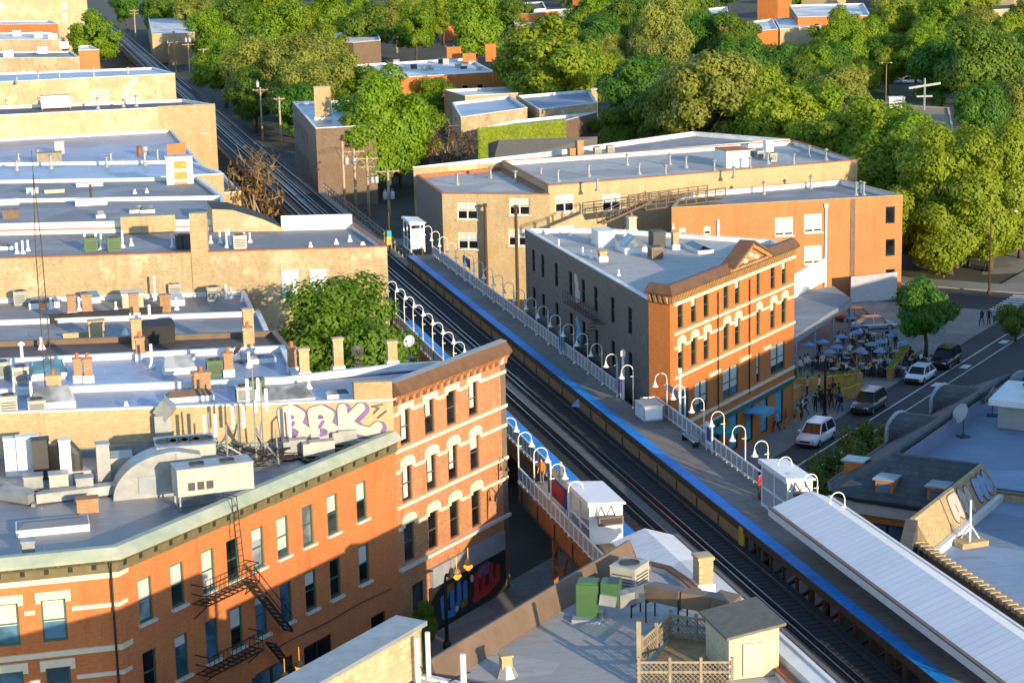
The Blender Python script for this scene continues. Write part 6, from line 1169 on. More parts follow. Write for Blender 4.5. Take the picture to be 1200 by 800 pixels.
# ------------------------------------------------------------- people
def skin_body(J, Ed, sub=1):
    me = bpy.data.meshes.new('tmp'); names = list(J); me.from_pydata([J[k][0] for k in names], [(names.index(a), names.index(b)) for a, b in Ed], []); o = bpy.data.objects.new('tmp', me); C.objects.link(o)
    o.modifiers.new('s', 'SKIN'); me_s = me.skin_vertices[0].data if me.skin_vertices else None
    if me_s is None: bm_x = None
    for i, k in enumerate(names): r = J[k][1]; me.skin_vertices[0].data[i].radius = r if isinstance(r, tuple) else (r, r); me.skin_vertices[0].data[i].use_root = (k == 'pelvis')
    ss = o.modifiers.new('d', 'SUBSURF'); ss.levels = sub; dg = bpy.context.evaluated_depsgraph_get(); out = bpy.data.meshes.new_from_object(o.evaluated_get(dg)); bpy.data.objects.remove(o); bpy.data.meshes.remove(me); return out
def pose(kind):
    J, Ed = {}, []
    hip = .93 if kind != 'sit' else .5
    J['pelvis'] = ((0, 0, hip), (.155, .11)); J['waist'] = ((0, .01, hip+.17), (.135, .1)); J['chest'] = ((0, .0, hip+.38), (.165, .115)); J['neckb'] = ((0, -.01, hip+.53), (.07, .065)); J['neck'] = ((0, .01, hip+.59), .055); J['head'] = ((0, .035, hip+.68), (.075, .09)); J['crown'] = ((0, .02, hip+.79), (.07, .085)); J['nose'] = ((0, .125, hip+.69), .014)
    Ed += [('pelvis', 'waist'), ('waist', 'chest'), ('chest', 'neckb'), ('neckb', 'neck'), ('neck', 'head'), ('head', 'crown'), ('head', 'nose')]
    for s, S in ((-1, 'l'), (1, 'r')):
        f = .16*s if kind == 'walk' else 0
        J[S+'sh'] = ((s*.185, 0, hip+.47), .062)
        if kind == 'sit': el, wr, hd = (s*.25, .12, hip+.22), (s*.16, .36, hip+.24), (s*.13, .44, hip+.26)
        elif kind == 'phone' and s > 0: el, wr, hd = (s*.24, .06, hip+.22), (s*.12, .26, hip+.33), (s*.1, .32, hip+.38)
        else: el, wr, hd = (s*.25, -.02-f, hip+.2), (s*.27, .07-f*1.6, hip-.04), (s*.27, .1-f*1.7, hip-.12)
        J[S+'el'] = (el, .047); J[S+'wr'] = (wr, .033); J[S+'hd'] = (hd, (.04, .024)); Ed += [('chest', S+'sh'), (S+'sh', S+'el'), (S+'el', S+'wr'), (S+'wr', S+'hd')]
        a, b = Vector(wr), Vector(hd); d = (b-a).normalized(); y = Vector((0, 1, 0)) if abs(d.y) < .8 else Vector((0, 0, 1))
        for k, (o, ln) in enumerate(((-.033, .06), (-.011, .075), (.011, .07), (.033, .055))):
            p = b+d*.035+y*o; q = p+d*ln*.6; r = q+d*ln*.4-Vector((s*.018, 0, 0)); J[S+'f%d' % k] = (tuple(q), .009); J[S+'g%d' % k] = (tuple(r), .008); Ed += [(S+'hd', S+'f%d' % k), (S+'f%d' % k, S+'g%d' % k)]
        q = a+d*.05+y*.05; J[S+'th'] = (tuple(q+d*.03), .01); Ed.append((S+'wr', S+'th'))
        J[S+'hp'] = ((s*.09, 0, hip-.06), (.09, .09)); Ed.append(('pelvis', S+'hp'))
        if kind == 'sit': kn, an, to = (s*.12, .44, .5), (s*.12, .42, .09), (s*.12, .6, .045)
        elif kind == 'walk': kn, an, to = (s*.1, .12+f*1.1, .5), (s*.1, -.02+f*2.0, .1+(.06 if s < 0 else 0)), (s*.11, .15+f*2.0, .045+(.01 if s < 0 else 0))
        else: kn, an, to = (s*.1, .02, .5), (s*.11, -.01, .09), (s*.13, .16, .045)
        J[S+'kn'] = (kn, .062); J[S+'an'] = (an, .042); J[S+'to'] = (to, (.045, .035)); Ed += [(S+'hp', S+'kn'), (S+'kn', S+'an'), (S+'an', S+'to')]
    me = skin_body(J, Ed)
    for m in ('skin', 'cloth_black', 'cloth_jeans', 'frame_black'): me.materials.append(MAT[m])
    ls, rs = (Vector(J[k][0]) for k in ('lwr', 'rwr'))
    for p in me.polygons:
        c = p.center; mi = 1; hand = min((c-ls).length, (c-rs).length, (c-Vector(J['lhd'][0])).length, (c-Vector(J['rhd'][0])).length, (c-Vector(J['lg1'][0])).length, (c-Vector(J['rg1'][0])).length)
        if c.z > hip+.57: mi = 0
        elif hand < .055 and abs(c.x) > .06: mi = 0
        elif c.z < .1: mi = 3
        elif c.z < hip+.0 and (abs(c.x) < .21 if kind != 'sit' else not (c.z > hip-.0)): mi = 2
        elif kind == 'sit' and c.z < hip+.06 and c.y > .05: mi = 2
        p.material_index = mi; p.use_smooth = True
    hm = MB(); sphere(hm, (0, .005, hip+.765), .105, 0, 10, 7, 1.15); h = mesh_of('hair', hm, ['hair'], True)
    # keep the face free: drop hair faces in front below the brow
    import bmesh
    bm = bmesh.new(); bm.from_mesh(h); bmesh.ops.delete(bm, geom=[f for f in bm.faces if f.calc_center_median().y > .045 and f.calc_center_median().z < hip+.8 or f.calc_center_median().z < hip+.69], context='FACES'); bm.to_mesh(h); bm.free(); return me, h
POSE = {}
rp_ = random.Random(11)
def person(p, rz, kind, label, top='black', legs='jeans', hair='hair', skin='skin', group=None, scale=1.):
    if kind not in POSE: POSE[kind] = pose(kind)
    me, h = POSE[kind]; o = link('person', me, None, p, rz); o.scale = (scale,)*3; tag(o, label, 'person', group)
    for i, m in enumerate((skin, 'cloth_'+top, 'cloth_'+legs)): o.material_slots[i].link = 'OBJECT'; o.material_slots[i].material = MAT[m]
    c = link('hair', h, o); c.material_slots[0].link = 'OBJECT'; c.material_slots[0].material = MAT[hair]; return o
person(UV(120.3, 31.8, 6), AT+.6, 'stand', 'person in an orange safety vest and dark trousers on the left platform', 'orange', 'grey', 'hair')
person(UV(118.9, 32.7, 6), AT-2.2, 'phone', 'person in dark clothes with a yellow hat by the blue platform edge', 'grey', 'jeans', 'cloth_yellow')
person(UV(112.6, 43.9, 6), AT+2.4, 'phone', 'person in a black and red top standing where the canopy starts', 'red', 'black')
person(UV(113.3, 44.4, 6), AT+1.4, 'stand', 'person in black with a pale bag against the platform fence', 'black', 'black')
GP = 'people on the avenue pavement'
for d, e, k, rz, tp, lg, lb in ((155.2, -62.3, 'stand', AD, 'black', 'jeans', 'person in black, leftmost of four in a line beside the yellow planter'), (155.8, -61.7, 'walk', AD+.2, 'black', 'black', 'person in black and dark trousers, second of four beside the yellow planter'), (155.7, -61.1, 'walk', AD, 'blue', 'navy', 'person in a bright blue jacket by the yellow planter'), (154.9, -60.5, 'walk', AD+3.1, 'black', 'jeans', 'person in a black coat at the kerb near the dark parked car'), (146.8, -62.9, 'walk', AD+2.8, 'lightblue', 'navy', 'person in a light blue top at the shop door'), (148.0, -62.6, 'stand', AD+1.9, 'red', 'orange', 'person in red with an orange bag by the shop front'), (149.5, -62.2, 'walk', AD, 'khaki', 'orange', 'person in a tan and mustard outfit near the street lamp'), (151.2, -62.6, 'stand', AD-1.5, 'black', 'black', 'person in black with pale hair between the lamp and the doorway'), (152.2, -62.9, 'phone', AD-1., 'white', 'black', 'person in a white scarf under the small awning'), (169.9, -62.6, 'stand', AD+1, 'white', 'black', 'person in white beside the tall planter end'), (169.3, -61.9, 'stand', AD-2, 'black', 'black', 'person in a long black coat by the planter end'), (170.4, -62.0, 'walk', AD, 'lightblue', 'jeans', 'person in pale blue behind the black coat by the planter'), (172.0, -60.8, 'walk', AD+3.1, 'black', 'jeans', 'person in black and jeans walking beside the white saloon'), (194.9, -60.9, 'walk', AD+3, 'navy', 'black', 'person in navy, leftmost of the group at the far corner'), (195.3, -60.3, 'stand', AD, 'black', 'black', 'person in black in the middle of the group at the far corner'), (196.1, -60.0, 'walk', AD+.5, 'lightblue', 'jeans', 'person in pale blue near the crosswalk'), (197.0, -59.6, 'stand', AD+2, 'white', 'khaki', 'person in white by the crosswalk corner')): person(DE(d, e, .13), rz-math.pi/2, k, lb, tp, lg, rp_.choice(('hair', 'hair', 'hair_fair')), rp_.choice(('skin', 'skin', 'skin_dark')), GP)
# ------------------------------------------------------------- restaurant patio: tables under umbrellas, chairs, seated people
def umb_proto():
    t = thing('patio_umbrella', 'x', 'umbrella'); m = MB(); m.tube([(0, 0, 0), (0, 0, 2.55)], .035, 6); m.lathe((0, 0, 0), [(.3, 0), (.3, .08), (.05, .12)], 10); part('pole', m, 'wood', t, local=True); m = MB(); n = 8
    vs = [(0, 0, 2.6)]+[((.66)*math.cos(2*math.pi*j/n), .66*math.sin(2*math.pi*j/n), 2.3) for j in range(n)]+[(0, 0, 2.55)]+[((.64)*math.cos(2*math.pi*j/n), .64*math.sin(2*math.pi*j/n), 2.27) for j in range(n)]
    m.add(vs, [(0, 1+j, 1+(j+1) % n) for j in range(n)]+[(9, 10+(j+1) % n, 10+j) for j in range(n)]+[(1+j, 10+j, 10+(j+1) % n, 1+(j+1) % n) for j in range(n)]); part('canopy', m, 'umbrella', t, local=True); return proto(t)
def tab_proto():
    t = thing('patio_table', 'x', 'table'); m = MB(); m.box((0, 0, .73), (.9, .9, .05)); part('tabletop', m, 'table_top', t, local=True)
    for x in (-1, 1):
        for y in (-1, 1): m = MB(); m.box((x*.38, y*.38, .355), (.05, .05, .71)); part('leg', m, 'steel_black', t, local=True)
    return proto(t)
def chair_proto():
    t = thing('patio_chair', 'x', 'chair'); m = MB(); m.box((0, 0, .45), (.44, .44, .04)); part('seat', m, 'chair_dark', t, local=True); m = MB(); m.box((0, -.21, .7), (.44, .03, .36)); part('backrest', m, 'chair_dark', t, local=True)
    for x in (-1, 1):
        for y in (-1, 1): m = MB(); m.box((x*.19, y*.19, .215 if y > 0 else .35), (.035, .035, .43 if y > 0 else .7)); part('leg', m, 'steel_black', t, local=True)
    return proto(t)
UM, TB, CH = umb_proto(), tab_proto(), chair_proto(); fst = {'u': 1, 't': 1, 'c': 1}
def place(key, src, p, rz, label, group):
    if fst.pop(key, 0): src.location = p; src.rotation_euler = (0, 0, rz); src['label'] = label; src['group'] = group; return src
    return dup(src, p, rz, label, group)
spots = [(947, 404), (964, 401), (981, 407), (972, 413), (986, 395), (1004, 390), (1003, 382), (997, 373), (1009, 412), (1021, 404), (1031, 412), (1045, 393), (1033, 401), (1060, 402)]
k_ = 0; tops = ['black', 'white', 'navy', 'red', 'grey', 'lightblue', 'khaki', 'black', 'yellow', 'black']
for i, (px, py) in enumerate(spots):
    c = W(px, py, 2.4); c = Vector((c.x, c.y, .135)); place('u', UM, c, i*.4, 'pale blue patio umbrella, one of the many over the crowded restaurant tables', 'patio umbrellas')
    for q in (0, 1):
        tc = c+D*(-.2 if q else 1.6)+E*(1.0 if q else .9); 
        if q == 0: tc = c+D*.0+E*.0+Vector((.0, 0, 0)); 
        else: tc = c+E*1.9+D*.9
        place('t', TB, tc if q else c+Vector((.55, 0, 0)), AD, 'small patio table among the crowd under the blue umbrellas', 'patio tables')
        for a in range(3):
            an = AD+a*2.1+q; cp = (tc if q else c+Vector((.55, 0, 0)))+Vector((math.cos(an), math.sin(an), 0))*.85; rz = an+math.pi/2
            place('c', CH, cp, rz, 'dark patio chair among the crowd under the blue umbrellas', 'patio chairs')
            if (k_ % 4) != 3: person(cp+Vector((0, 0, -.0)), rz, 'sit', 'person seated at a crowded patio table under the umbrellas, %s top' % {'black': 'in a black', 'white': 'in a white', 'navy': 'in a navy', 'red': 'in a red', 'grey': 'in a grey', 'lightblue': 'in a pale blue', 'khaki': 'in a tan', 'yellow': 'in a yellow'}[tops[k_ % 10]], tops[k_ % 10], 'jeans', group='people seated on the patio', skin='skin' if k_ % 5 else 'skin_dark')
            k_ += 1
for k in range(16): c = DE(rp_.uniform(166, 182), rp_.uniform(-72, -64.5), .13); person(c, rp_.uniform(0, 6), rp_.choice(('stand', 'walk')), 'person standing among the crowded patio tables, %s top' % ('black' if k % 2 else 'white'), 'black' if k % 2 else 'white', 'jeans', group='people standing on the patio')
for k in range(7): c = DE(153+k*1.05, -62.9+(k % 3)*.45, .13); person(c, rp_.uniform(0, 6), rp_.choice(('stand', 'walk')), 'person in dark clothes waiting in the crowd between the street lamp and the planters', 'black', 'black', group='people waiting outside the restaurant')
def planter(a, b, h, label, w=.5, mat='wood_yellow'):
    a, b = Vector((a.x, a.y, .13)), Vector((b.x, b.y, .13)); d = (b-a).normalized(); L = (b-a).length; t = thing('wooden_planter', label, 'planter', tuple(a), math.atan2(d.y, d.x)); m = MB()
    for k in range(3): m.box((L/2, 0, h*(k+.5)/3), (L, w, h/3-.02))
    m.box((L/2, 0, h+.02), (L+.08, w+.1, .05)); part('box', m, mat, t, local=True); m = MB(); rr = random.Random(5)
    for k in range(int(L*26)): x, y, z = rr.uniform(.1, L-.1), rr.uniform(-w/2+.05, w/2-.05), h+rr.uniform(.05, .35); s = .09; an = rr.uniform(0, 6); m.add([(x-s*math.cos(an), y-s*math.sin(an), z), (x, y, z-.07), (x+s*math.cos(an), y+s*math.sin(an), z+.03), (x, y+.02, z+.1)], [(0, 1, 2, 3)])
    part('planting', m, 'leaf_yellow', t, local=True); return t
planter(DE(159.2, -68.5), DE(162.9, -64.6), 1.1, 'sunlit yellow wooden planter wall at the front of the patio, left section'); planter(DE(163.0, -64.5), DE(165.2, -62.6), 1.1, 'yellow planter wall section beside the bare sapling'); planter(DE(156.6, -62.8), DE(162.0, -61.6), .9, 'bright yellow planter along the kerb side of the waiting area'); planter(DE(167.8, -60.9), DE(177.6, -62.6), 1.1, 'long brown wooden planter wall along the patio behind the white saloon', mat='wood')
m = MB(); q = DE(157.2, -66.2, .13); t = thing('host_stand', 'yellow wooden host counter with a brown top in front of the patio', 'counter', tuple(q), AD); m.box((0, 0, .55), (2.6, 1.2, 1.1)); part('counter', m, 'wood_yellow', t, local=True); m = MB(); m.box((0, 0, 1.15), (2.8, 1.4, .1)); part('top', m, 'wood', t, local=True)
for d, e, kk, tp in ((159.4, -65.4, 'stand', 'teal'), (160.2, -64.6, 'stand', 'white')): person(DE(d, e, .13), 1.2, kk, 'person in a %s top standing at the host counter' % ('pale blue' if tp == 'teal' else 'white'), 'lightblue' if tp == 'teal' else 'white', 'black', group=GP)
# ------------------------------------------------------------- street lamps, sign posts
def street_lamp(p, h, arm, rz, label, mat='bark_pale', head='sill_stone', twin=False):
    t = thing('street_lamp', label, 'street lamp', p, rz, 'street lamps'); m = MB(); m.tube([(0, 0, 0), (0, 0, h*.7), (0, 0, h-.5), (arm*.25, 0, h-.12), (arm*.6, 0, h), (arm, 0, h)], [.12, .1, .08, .06, .05, .05], 8); m.lathe((0, 0, 0), [(.26, 0), (.22, .4), (.13, .5)], 10)
    if twin: m.bar((-arm, 0, h), (0, 0, h), .08)
    part('post', m, mat, t, True, True)
    for s in ((1, -1) if twin else (1,)): m = MB(); m.lathe((s*(arm+.2), 0, h-.12), [(.02, -.08), (.26, -.02), (.3, .06), (.1, .16)], 10); part('lamp_head', m, head, t, True, True)
    return t
street_lamp(tuple(DE(211.6, -65.4, .13)), 9.2, 2.6, R(10), 'tall street lamp with a curved arm at the far street corner', 'rust_dark'); street_lamp(tuple(DE(152.6, -61.0, .13)), 5.4, .1, 0, 'short black street lamp post beside the white parked car', 'steel_black', 'frame_black'); street_lamp(tuple(W(1038, 122, 0)), 9, .8, R(0), 'pale lamp post with twin heads beside the distant flat roof', 'bark_pale', twin=True); street_lamp(tuple(W(1168, 112, 0)), 8, .6, R(0), 'blue-grey lamp post by the distant parking row', 'sign_grey'); street_lamp(tuple(W(1190, 206, 0)), 5, .05, 0, 'short lamp post with a round head under the trees at the right edge', 'bark_pale')
q = DE(163.2, -62.3, .13); t = thing('bare_sapling', 'bare pale trunked sapling at the end of the yellow planter', 'tree', tuple(q)); m = MB(); rr = random.Random(9); m.tube([(0, 0, 0), (.05, 0, 1.6), (0, .05, 3.2)], [.1, .08, .04], 7)
for k in range(26): z0 = rr.uniform(.9, 3); a = rr.uniform(0, 6.28); l = rr.uniform(.4, 1.1); m.tube([(0, 0, z0), (l*.5*math.cos(a), l*.5*math.sin(a), z0+l*.6), (l*.7*math.cos(a+.3), l*.7*math.sin(a+.3), z0+l*1.1)], [.025, .016, .008], 4)
part('trunk', m, 'bark_pale', t, True, True)
# ------------------------------------------------------------- trees
def tree_meshes(seed, n, leaf, bark, R0=1., H=2.3, clumps=16, ls=.037, fill=.6, spread=1., low=.42, sparse=False, tall=1.):
    """unit tree: crown radius about 1, height H; returns trunk and crown meshes"""
    rg = np.random.default_rng(seed); tb = MB(); zc = H*low+(H*(1-low))/2; rz_ = H*(1-low)/2
    cs = []; ex = rg.uniform(.86, 1.16)
    for k in range(clumps):
        for _ in range(40):
            v = rg.normal(size=3); v /= np.linalg.norm(v); rr = rg.uniform(.4, 1.0); c = np.array([v[0]*rr*.84*spread*ex, v[1]*rr*.84*spread/ex, zc+v[2]*rr*rz_*.95+.12*rz_*np.sin(v[0]*4+seed)])
            if all(np.linalg.norm(c-q[0]) > .24 for q in cs): break  # keep clumps apart
        cs.append((c, rg.uniform(.17, .38)))
    tr = [Vector((0, 0, 0)), Vector((.03, .02, H*low*.6)), Vector((0, .04, H*low)), Vector((.04, 0, zc))]
    tb.tube(tr, [.07, .055, .05, .03], 7)
    for c, r in cs[:12]: s = tr[2]+(tr[3]-tr[2])*rg.uniform(0, .9); e = Vector(c); mid = (s+e)/2+Vector((0, 0, -.06)); tb.tube([s, mid, e], [.03, .02, .007], 5)
    per = np.array([r**2 for c, r in cs]); per = (per/per.sum()*n).astype(int); V = []
    for (c, r), m in zip(cs, per):
        d = rg.normal(size=(m, 3)); d /= np.linalg.norm(d, axis=1)[:, None]; rad = r*(fill+(1-fill)*rg.random(m)**.6)*(1+.22*np.sin(d[:, 0]*7+seed)*np.cos(d[:, 2]*6)); p = c+d*rad[:, None]*np.array([1, 1, .85*tall])
        oc = p-np.array([0, 0, zc*.8]); oc /= np.linalg.norm(oc, axis=1)[:, None]+1e-6; nn = d*.9+oc*.6+rg.normal(size=(m, 3))*.38+np.array([0, 0, .25]); nn /= np.linalg.norm(nn, axis=1)[:, None]; a = np.cross(nn, rg.normal(size=(m, 3))); a /= np.linalg.norm(a, axis=1)[:, None]; b = np.cross(nn, a); s = ls*rg.uniform(.6, 1.35, m)[:, None]
        V.append(np.stack([p-a*s, p-b*s*.62+nn*s*.12, p+a*s, p+b*s*.62+nn*s*.12], 1))
        if sparse:
            for q in range(0, m, 3): tb.tube([Vector(c), Vector(p[q])], [.008, .003], 3, caps=False)
    V = np.concatenate(V).reshape(-1, 3); k = len(V)//4; me = bpy.data.meshes.new('crown'); me.vertices.add(len(V)); me.vertices.foreach_set('co', V.astype(np.float32).ravel()); me.loops.add(4*k); me.loops.foreach_set('vertex_index', np.arange(4*k, dtype=np.int32)); me.polygons.add(k); me.polygons.foreach_set('loop_start', np.arange(k, dtype=np.int32)*4); me.polygons.foreach_set('loop_total', np.full(k, 4, dtype=np.int32)); me.update(calc_edges=True); me.validate(); me.materials.append(MAT[leaf])
    return mesh_of('trunk', tb, [bark], True), me
TM = {}
SPEC = dict(bright=('leaf_bright', 'bark', 1, {}), bright2=('leaf_bright', 'bark', 2, dict(clumps=44)), yellow=('leaf_yellow', 'bark', 3, {}), yellow2=('leaf_yellow', 'bark', 4, dict(clumps=42, spread=1.1)), mid=('leaf_mid', 'bark', 5, {}), deep=('leaf_deep', 'bark', 6, {}), olive=('leaf_olive', 'bark_pale', 7, dict(n=13000, clumps=34, fill=.3, ls=.033)), olive2=('leaf_olive', 'bark', 8, dict(clumps=34, fill=.35, n=20000, ls=.035)), purple=('leaf_purple', 'bark', 9, {}), bud=('leaf_bud', 'bark_pale', 10, dict(n=700, sparse=True, ls=.055, fill=.2, H=2.1, low=.3)), bare=('leaf_rust', 'bark_pale', 12, dict(n=1500, sparse=True, ls=.035, fill=.1, H=1.7, low=.2, clumps=26)), near=('leaf_near', 'bark', 14, dict(n=36000, clumps=46, ls=.03, H=2.4, low=.22)), big=('leaf_yellow', 'bark', 15, dict(n=60000, clumps=54, ls=.026, H=2.1, low=.1, spread=1.15)), street=('leaf_deep', 'bark', 16, dict(n=15000, clumps=26, ls=.04, H=2.0, low=.3)), vine=('leaf_vine', 'bark', 17, dict(n=10000, clumps=24, ls=.04, H=1.6, low=.25, spread=1.1)))
for k in SPEC: SPEC[k][3].setdefault('n', 24000); SPEC[k][3].setdefault('clumps', 40); SPEC[k][3].setdefault('low', .22)
def tree(kind, p, r, h=None, label='', group=None, rz=None):
    if kind not in TM:
        lf, bk, sd, kw = SPEC[kind]; kw = dict(kw); TM[kind] = (tree_meshes(sd*13+1, kw.pop('n'), lf, bk, **kw), SPEC[kind][3].get('H', 2.3))
    (a, b), H = TM[kind]; t = thing('tree', label, 'tree', tuple(p), random.uniform(0, 6.28) if rz is None else rz, group); s = (h or r*H)/H; q = random.uniform(.88, 1.14); t.scale = (r*q, r/q, s); link('trunk', a, t); link('crown', b, t); return t
tree('near', UV(152, 24.4, 0), 6.5, 14.6, 'large bright green tree beside the left platform behind the blue roof')
tree('bud', UV(243, 28.2, 0), 4.0, 15.5, 'sparse tree with rust coloured buds at the left edge of the tracks'); tree('bright2', W(113, 84, 0), 8.2, 17, 'round green tree left of the tracks near the top left')
tree('street', DE(178.6, -61.2, .1), 3.4, 7.4, 'small dark street tree by the black parked car'); tree('vine', DE(124.5, -48.6, .1), 2.8, 5.6, 'low street tree in shade in front of the slate roof corner'); tree('vine', DE(132, -48.8, .1), 3.0, 5.8, 'low street tree in shade beside the first barrel dormer')
tree('vine', DE(160.5, -67.8, .1), .8, 2.6, 'tiny light green tree in the patio planter'); tree('big', W(1112, 322, 0), 7.6, 17, 'big yellow-green street tree with a thick trunk right of the red-orange block'); tree('big', W(1160, 318, 0), 7.5, 17, 'big yellow-green street tree overhanging the side street at the right')
tree('vine', W(1190, 400, 0), 2.2, 4, 'low green bush at the right edge by the avenue')
def T2(cx, yt, w, kind, k=1.12, label=None, group='trees'):
    b = W(cx, yt+k*w, 0); s = FPX/((b-Vector((0, 0, CAMH))).dot(_f)); r = w/2/s*.98; h = k*w/s; return tree(kind, b, r, h*1.02, label or LB[kind], group)
LB = dict(bright='bright green tree in the leafy district beyond the station', bright2='full bright green tree in the leafy district beyond the station', yellow='yellow-green tree in the leafy district beyond the station', yellow2='broad yellow-green tree in the leafy district beyond the station', mid='mid green shaded tree in the leafy district beyond the station', deep='deep green tree in the leafy district beyond the station', olive='thin olive tree just coming into leaf beyond the tracks', olive2='olive green tree beyond the tracks', purple='purple-brown leaved tree beyond the park', bare='leafless brown bushy tree behind the apartment block')
for a in ((455, 92, 125, 'bright2', 1.1, 'bright green tree right behind the dark alley brick building'), (492, 128, 70, 'bright', 1.1), (425, 128, 70, 'mid'), (525, 148, 96, 'bare', .75, 'leafless brown bushy tree left of the grey shingle roof'), (560, 0, 80, 'bright'), (488, 8, 60, 'bright'), (645, 25, 150, 'yellow2', .85, 'broad yellow-green tree beside the grey turret'), (615, 70, 60, 'yellow'), (700, 55, 70, 'yellow'), (745, 68, 95, 'deep', 1.1, 'dark green tree with pale blossoms above the apartment roofs'), (778, 95, 90, 'mid'), (835, 58, 150, 'olive2', 1., 'large olive tree above the pale apartment roofs'), (880, 75, 110, 'yellow'), (800, 100, 90, 'olive2'), (782, -10, 80, 'olive', 1.4), (815, 14, 62, 'deep'), (720, 5, 60, 'mid'), (915, 52, 60, 'deep'), (955, 58, 56, 'bright'), (890, 58, 50, 'mid'), (940, 70, 56, 'mid'), (1002, 32, 58, 'purple', 1.1), (1040, 42, 60, 'deep'), (1072, 38, 66, 'bright'), (1105, 48, 80, 'deep'), (1150, 35, 100, 'mid'), (1195, 40, 80, 'deep'), (985, 78, 85, 'olive2', .95, 'rounded olive tree left of the distant flat roof'), (905, 100, 115, 'yellow', 1.), (955, 105, 110, 'bright', .95), (1005, 118, 130, 'yellow2', .95), (1060, 135, 130, 'bright2', .95), (1110, 150, 130, 'yellow', 1.), (1035, 165, 110, 'yellow2', .95), (870, 125, 80, 'yellow', .8), (1150, 100, 66, 'deep', 1.3), (1195, 85, 66, 'olive2', 1.4), (1175, 150, 70, 'mid', 1.3),
          (250, 15, 66, 'bright'), (285, 5, 70, 'mid'), (330, 12, 95, 'bright'), (355, 40, 110, 'olive2', .95), (300, 45, 90, 'olive'), (395, 62, 80, 'olive2'), (350, 72, 100, 'olive', .9), (265, 48, 70, 'bright'), (430, 10, 60, 'mid'), (465, -5, 60, 'olive'), (600, -5, 55, 'mid'), (690, -5, 60, 'bright'), (740, -12, 55, 'deep'), (1050, 0, 70, 'yellow'), (1100, 5, 70, 'bright'), (1140, 8, 60, 'olive2'), (1040, -8, 55, 'olive'), (390, -10, 60, 'bright'), (1180, 15, 60, 'yellow'), (235, -5, 50, 'deep'), (520, -8, 55, 'yellow')): T2(*a)
for a in ((1120, 195, 140, 'yellow', .85), (1175, 175, 130, 'bright2', .95), (1160, 225, 120, 'yellow2', .75), (1090, 225, 110, 'yellow', .75), (1195, 235, 90, 'bright', .75), (1075, 265, 60, 'mid', .8), (418, 118, 96, 'bright', .95), (1100, 280, 60, 'mid', .7), (1135, 270, 70, 'mid', .6), (350, 100, 70, 'deep', 1.), (470, 165, 60, 'mid', .9), (300, 85, 70, 'mid', 1.), (720, 130, 70, 'mid', .9), (680, 70, 80, 'bright', .9)): T2(*a)
for a in ((432, 138, 100, 'bright', .98, 'bright green tree covering the right half of the dark alley building'), (415, 165, 72, 'mid', .9), (505, 94, 66, 'bright', .8), (452, 100, 60, 'bright2', .9), (188, -10, 52, 'mid'), (206, -8, 50, 'bright'), (228, -5, 55, 'olive2'), (248, -8, 50, 'bright'), (150, -14, 44, 'deep'), (300, -10, 60, 'bright'), (330, -6, 60, 'yellow')): T2(*a)
rf = random.Random(21)
for k in range(190):     # more of the leafy district, further out
    Y = 400*(2.7**rf.random()); X = rf.uniform(-.14, .29)*Y; u = X*T.x+Y*T.y; v = X*N.x+Y*N.y
    if v < 52 and v > 20: v = 52+rf.random()*20
    if v < 20: continue
    p = UV(u, v); q_ = p-Vector((0, 0, CAMH)); px_, py_ = 600+FPX*q_.dot(_r)/q_.dot(_f), 400-FPX*q_.dot(_u)/q_.dot(_f)
    if 835 < px_ < 1035 and 12 < py_ < 82 or 395 < px_ < 615 and 58 < py_ < 150 or 590 < px_ < 690 and 8 < py_ < 50: continue
    k2 = rf.choice(('bright', 'yellow', 'mid', 'deep', 'olive2', 'olive', 'bright2', 'yellow2')); r = rf.uniform(4.5, 7.5); tree(k2, p, r, r*rf.uniform(2, 2.6), LB[k2], 'trees')
for k in range(75):
    Y = rf.uniform(760, 1500); X = rf.uniform(-.1, .28)*Y
    if X*N.x+Y*N.y < 60: continue
    k2 = rf.choice(('bright', 'yellow', 'mid', 'olive2', 'deep')); r = rf.uniform(5.5, 8); tree(k2, (X, Y, 0), r, r*2.1, LB[k2], 'trees')
for k in range(26):
    Y = rf.uniform(560, 1150); X = rf.uniform(-.06, .27)*Y
    if X*N.x+Y*N.y < 70: continue
    a = Vector((X, Y, 0)); w_, l_ = rf.uniform(7, 12), rf.uniform(12, 22); h_ = rf.uniform(8.5, 12); wl = rf.choice(('brick_red', 'brick_cream', 'brick_tan', 'brick_brown')); building('far_building', 'small far %s house with a white roof among trees near the top' % ('brick' if wl != 'brick_cream' else 'pale brick'), [xy(a), xy(a+E*w_), xy(a+E*w_+D*l_), xy(a+D*l_)], h_, h_-.5, wl, 'roof_white', 'white_roofcoat', group='far houses')
for k in range(16): p = UV(rf.uniform(640, 1100), rf.uniform(-60, 26)); tree(rf.choice(('mid', 'bright', 'deep')), p, 6, 14, 'tree far away left of the tracks', 'trees')
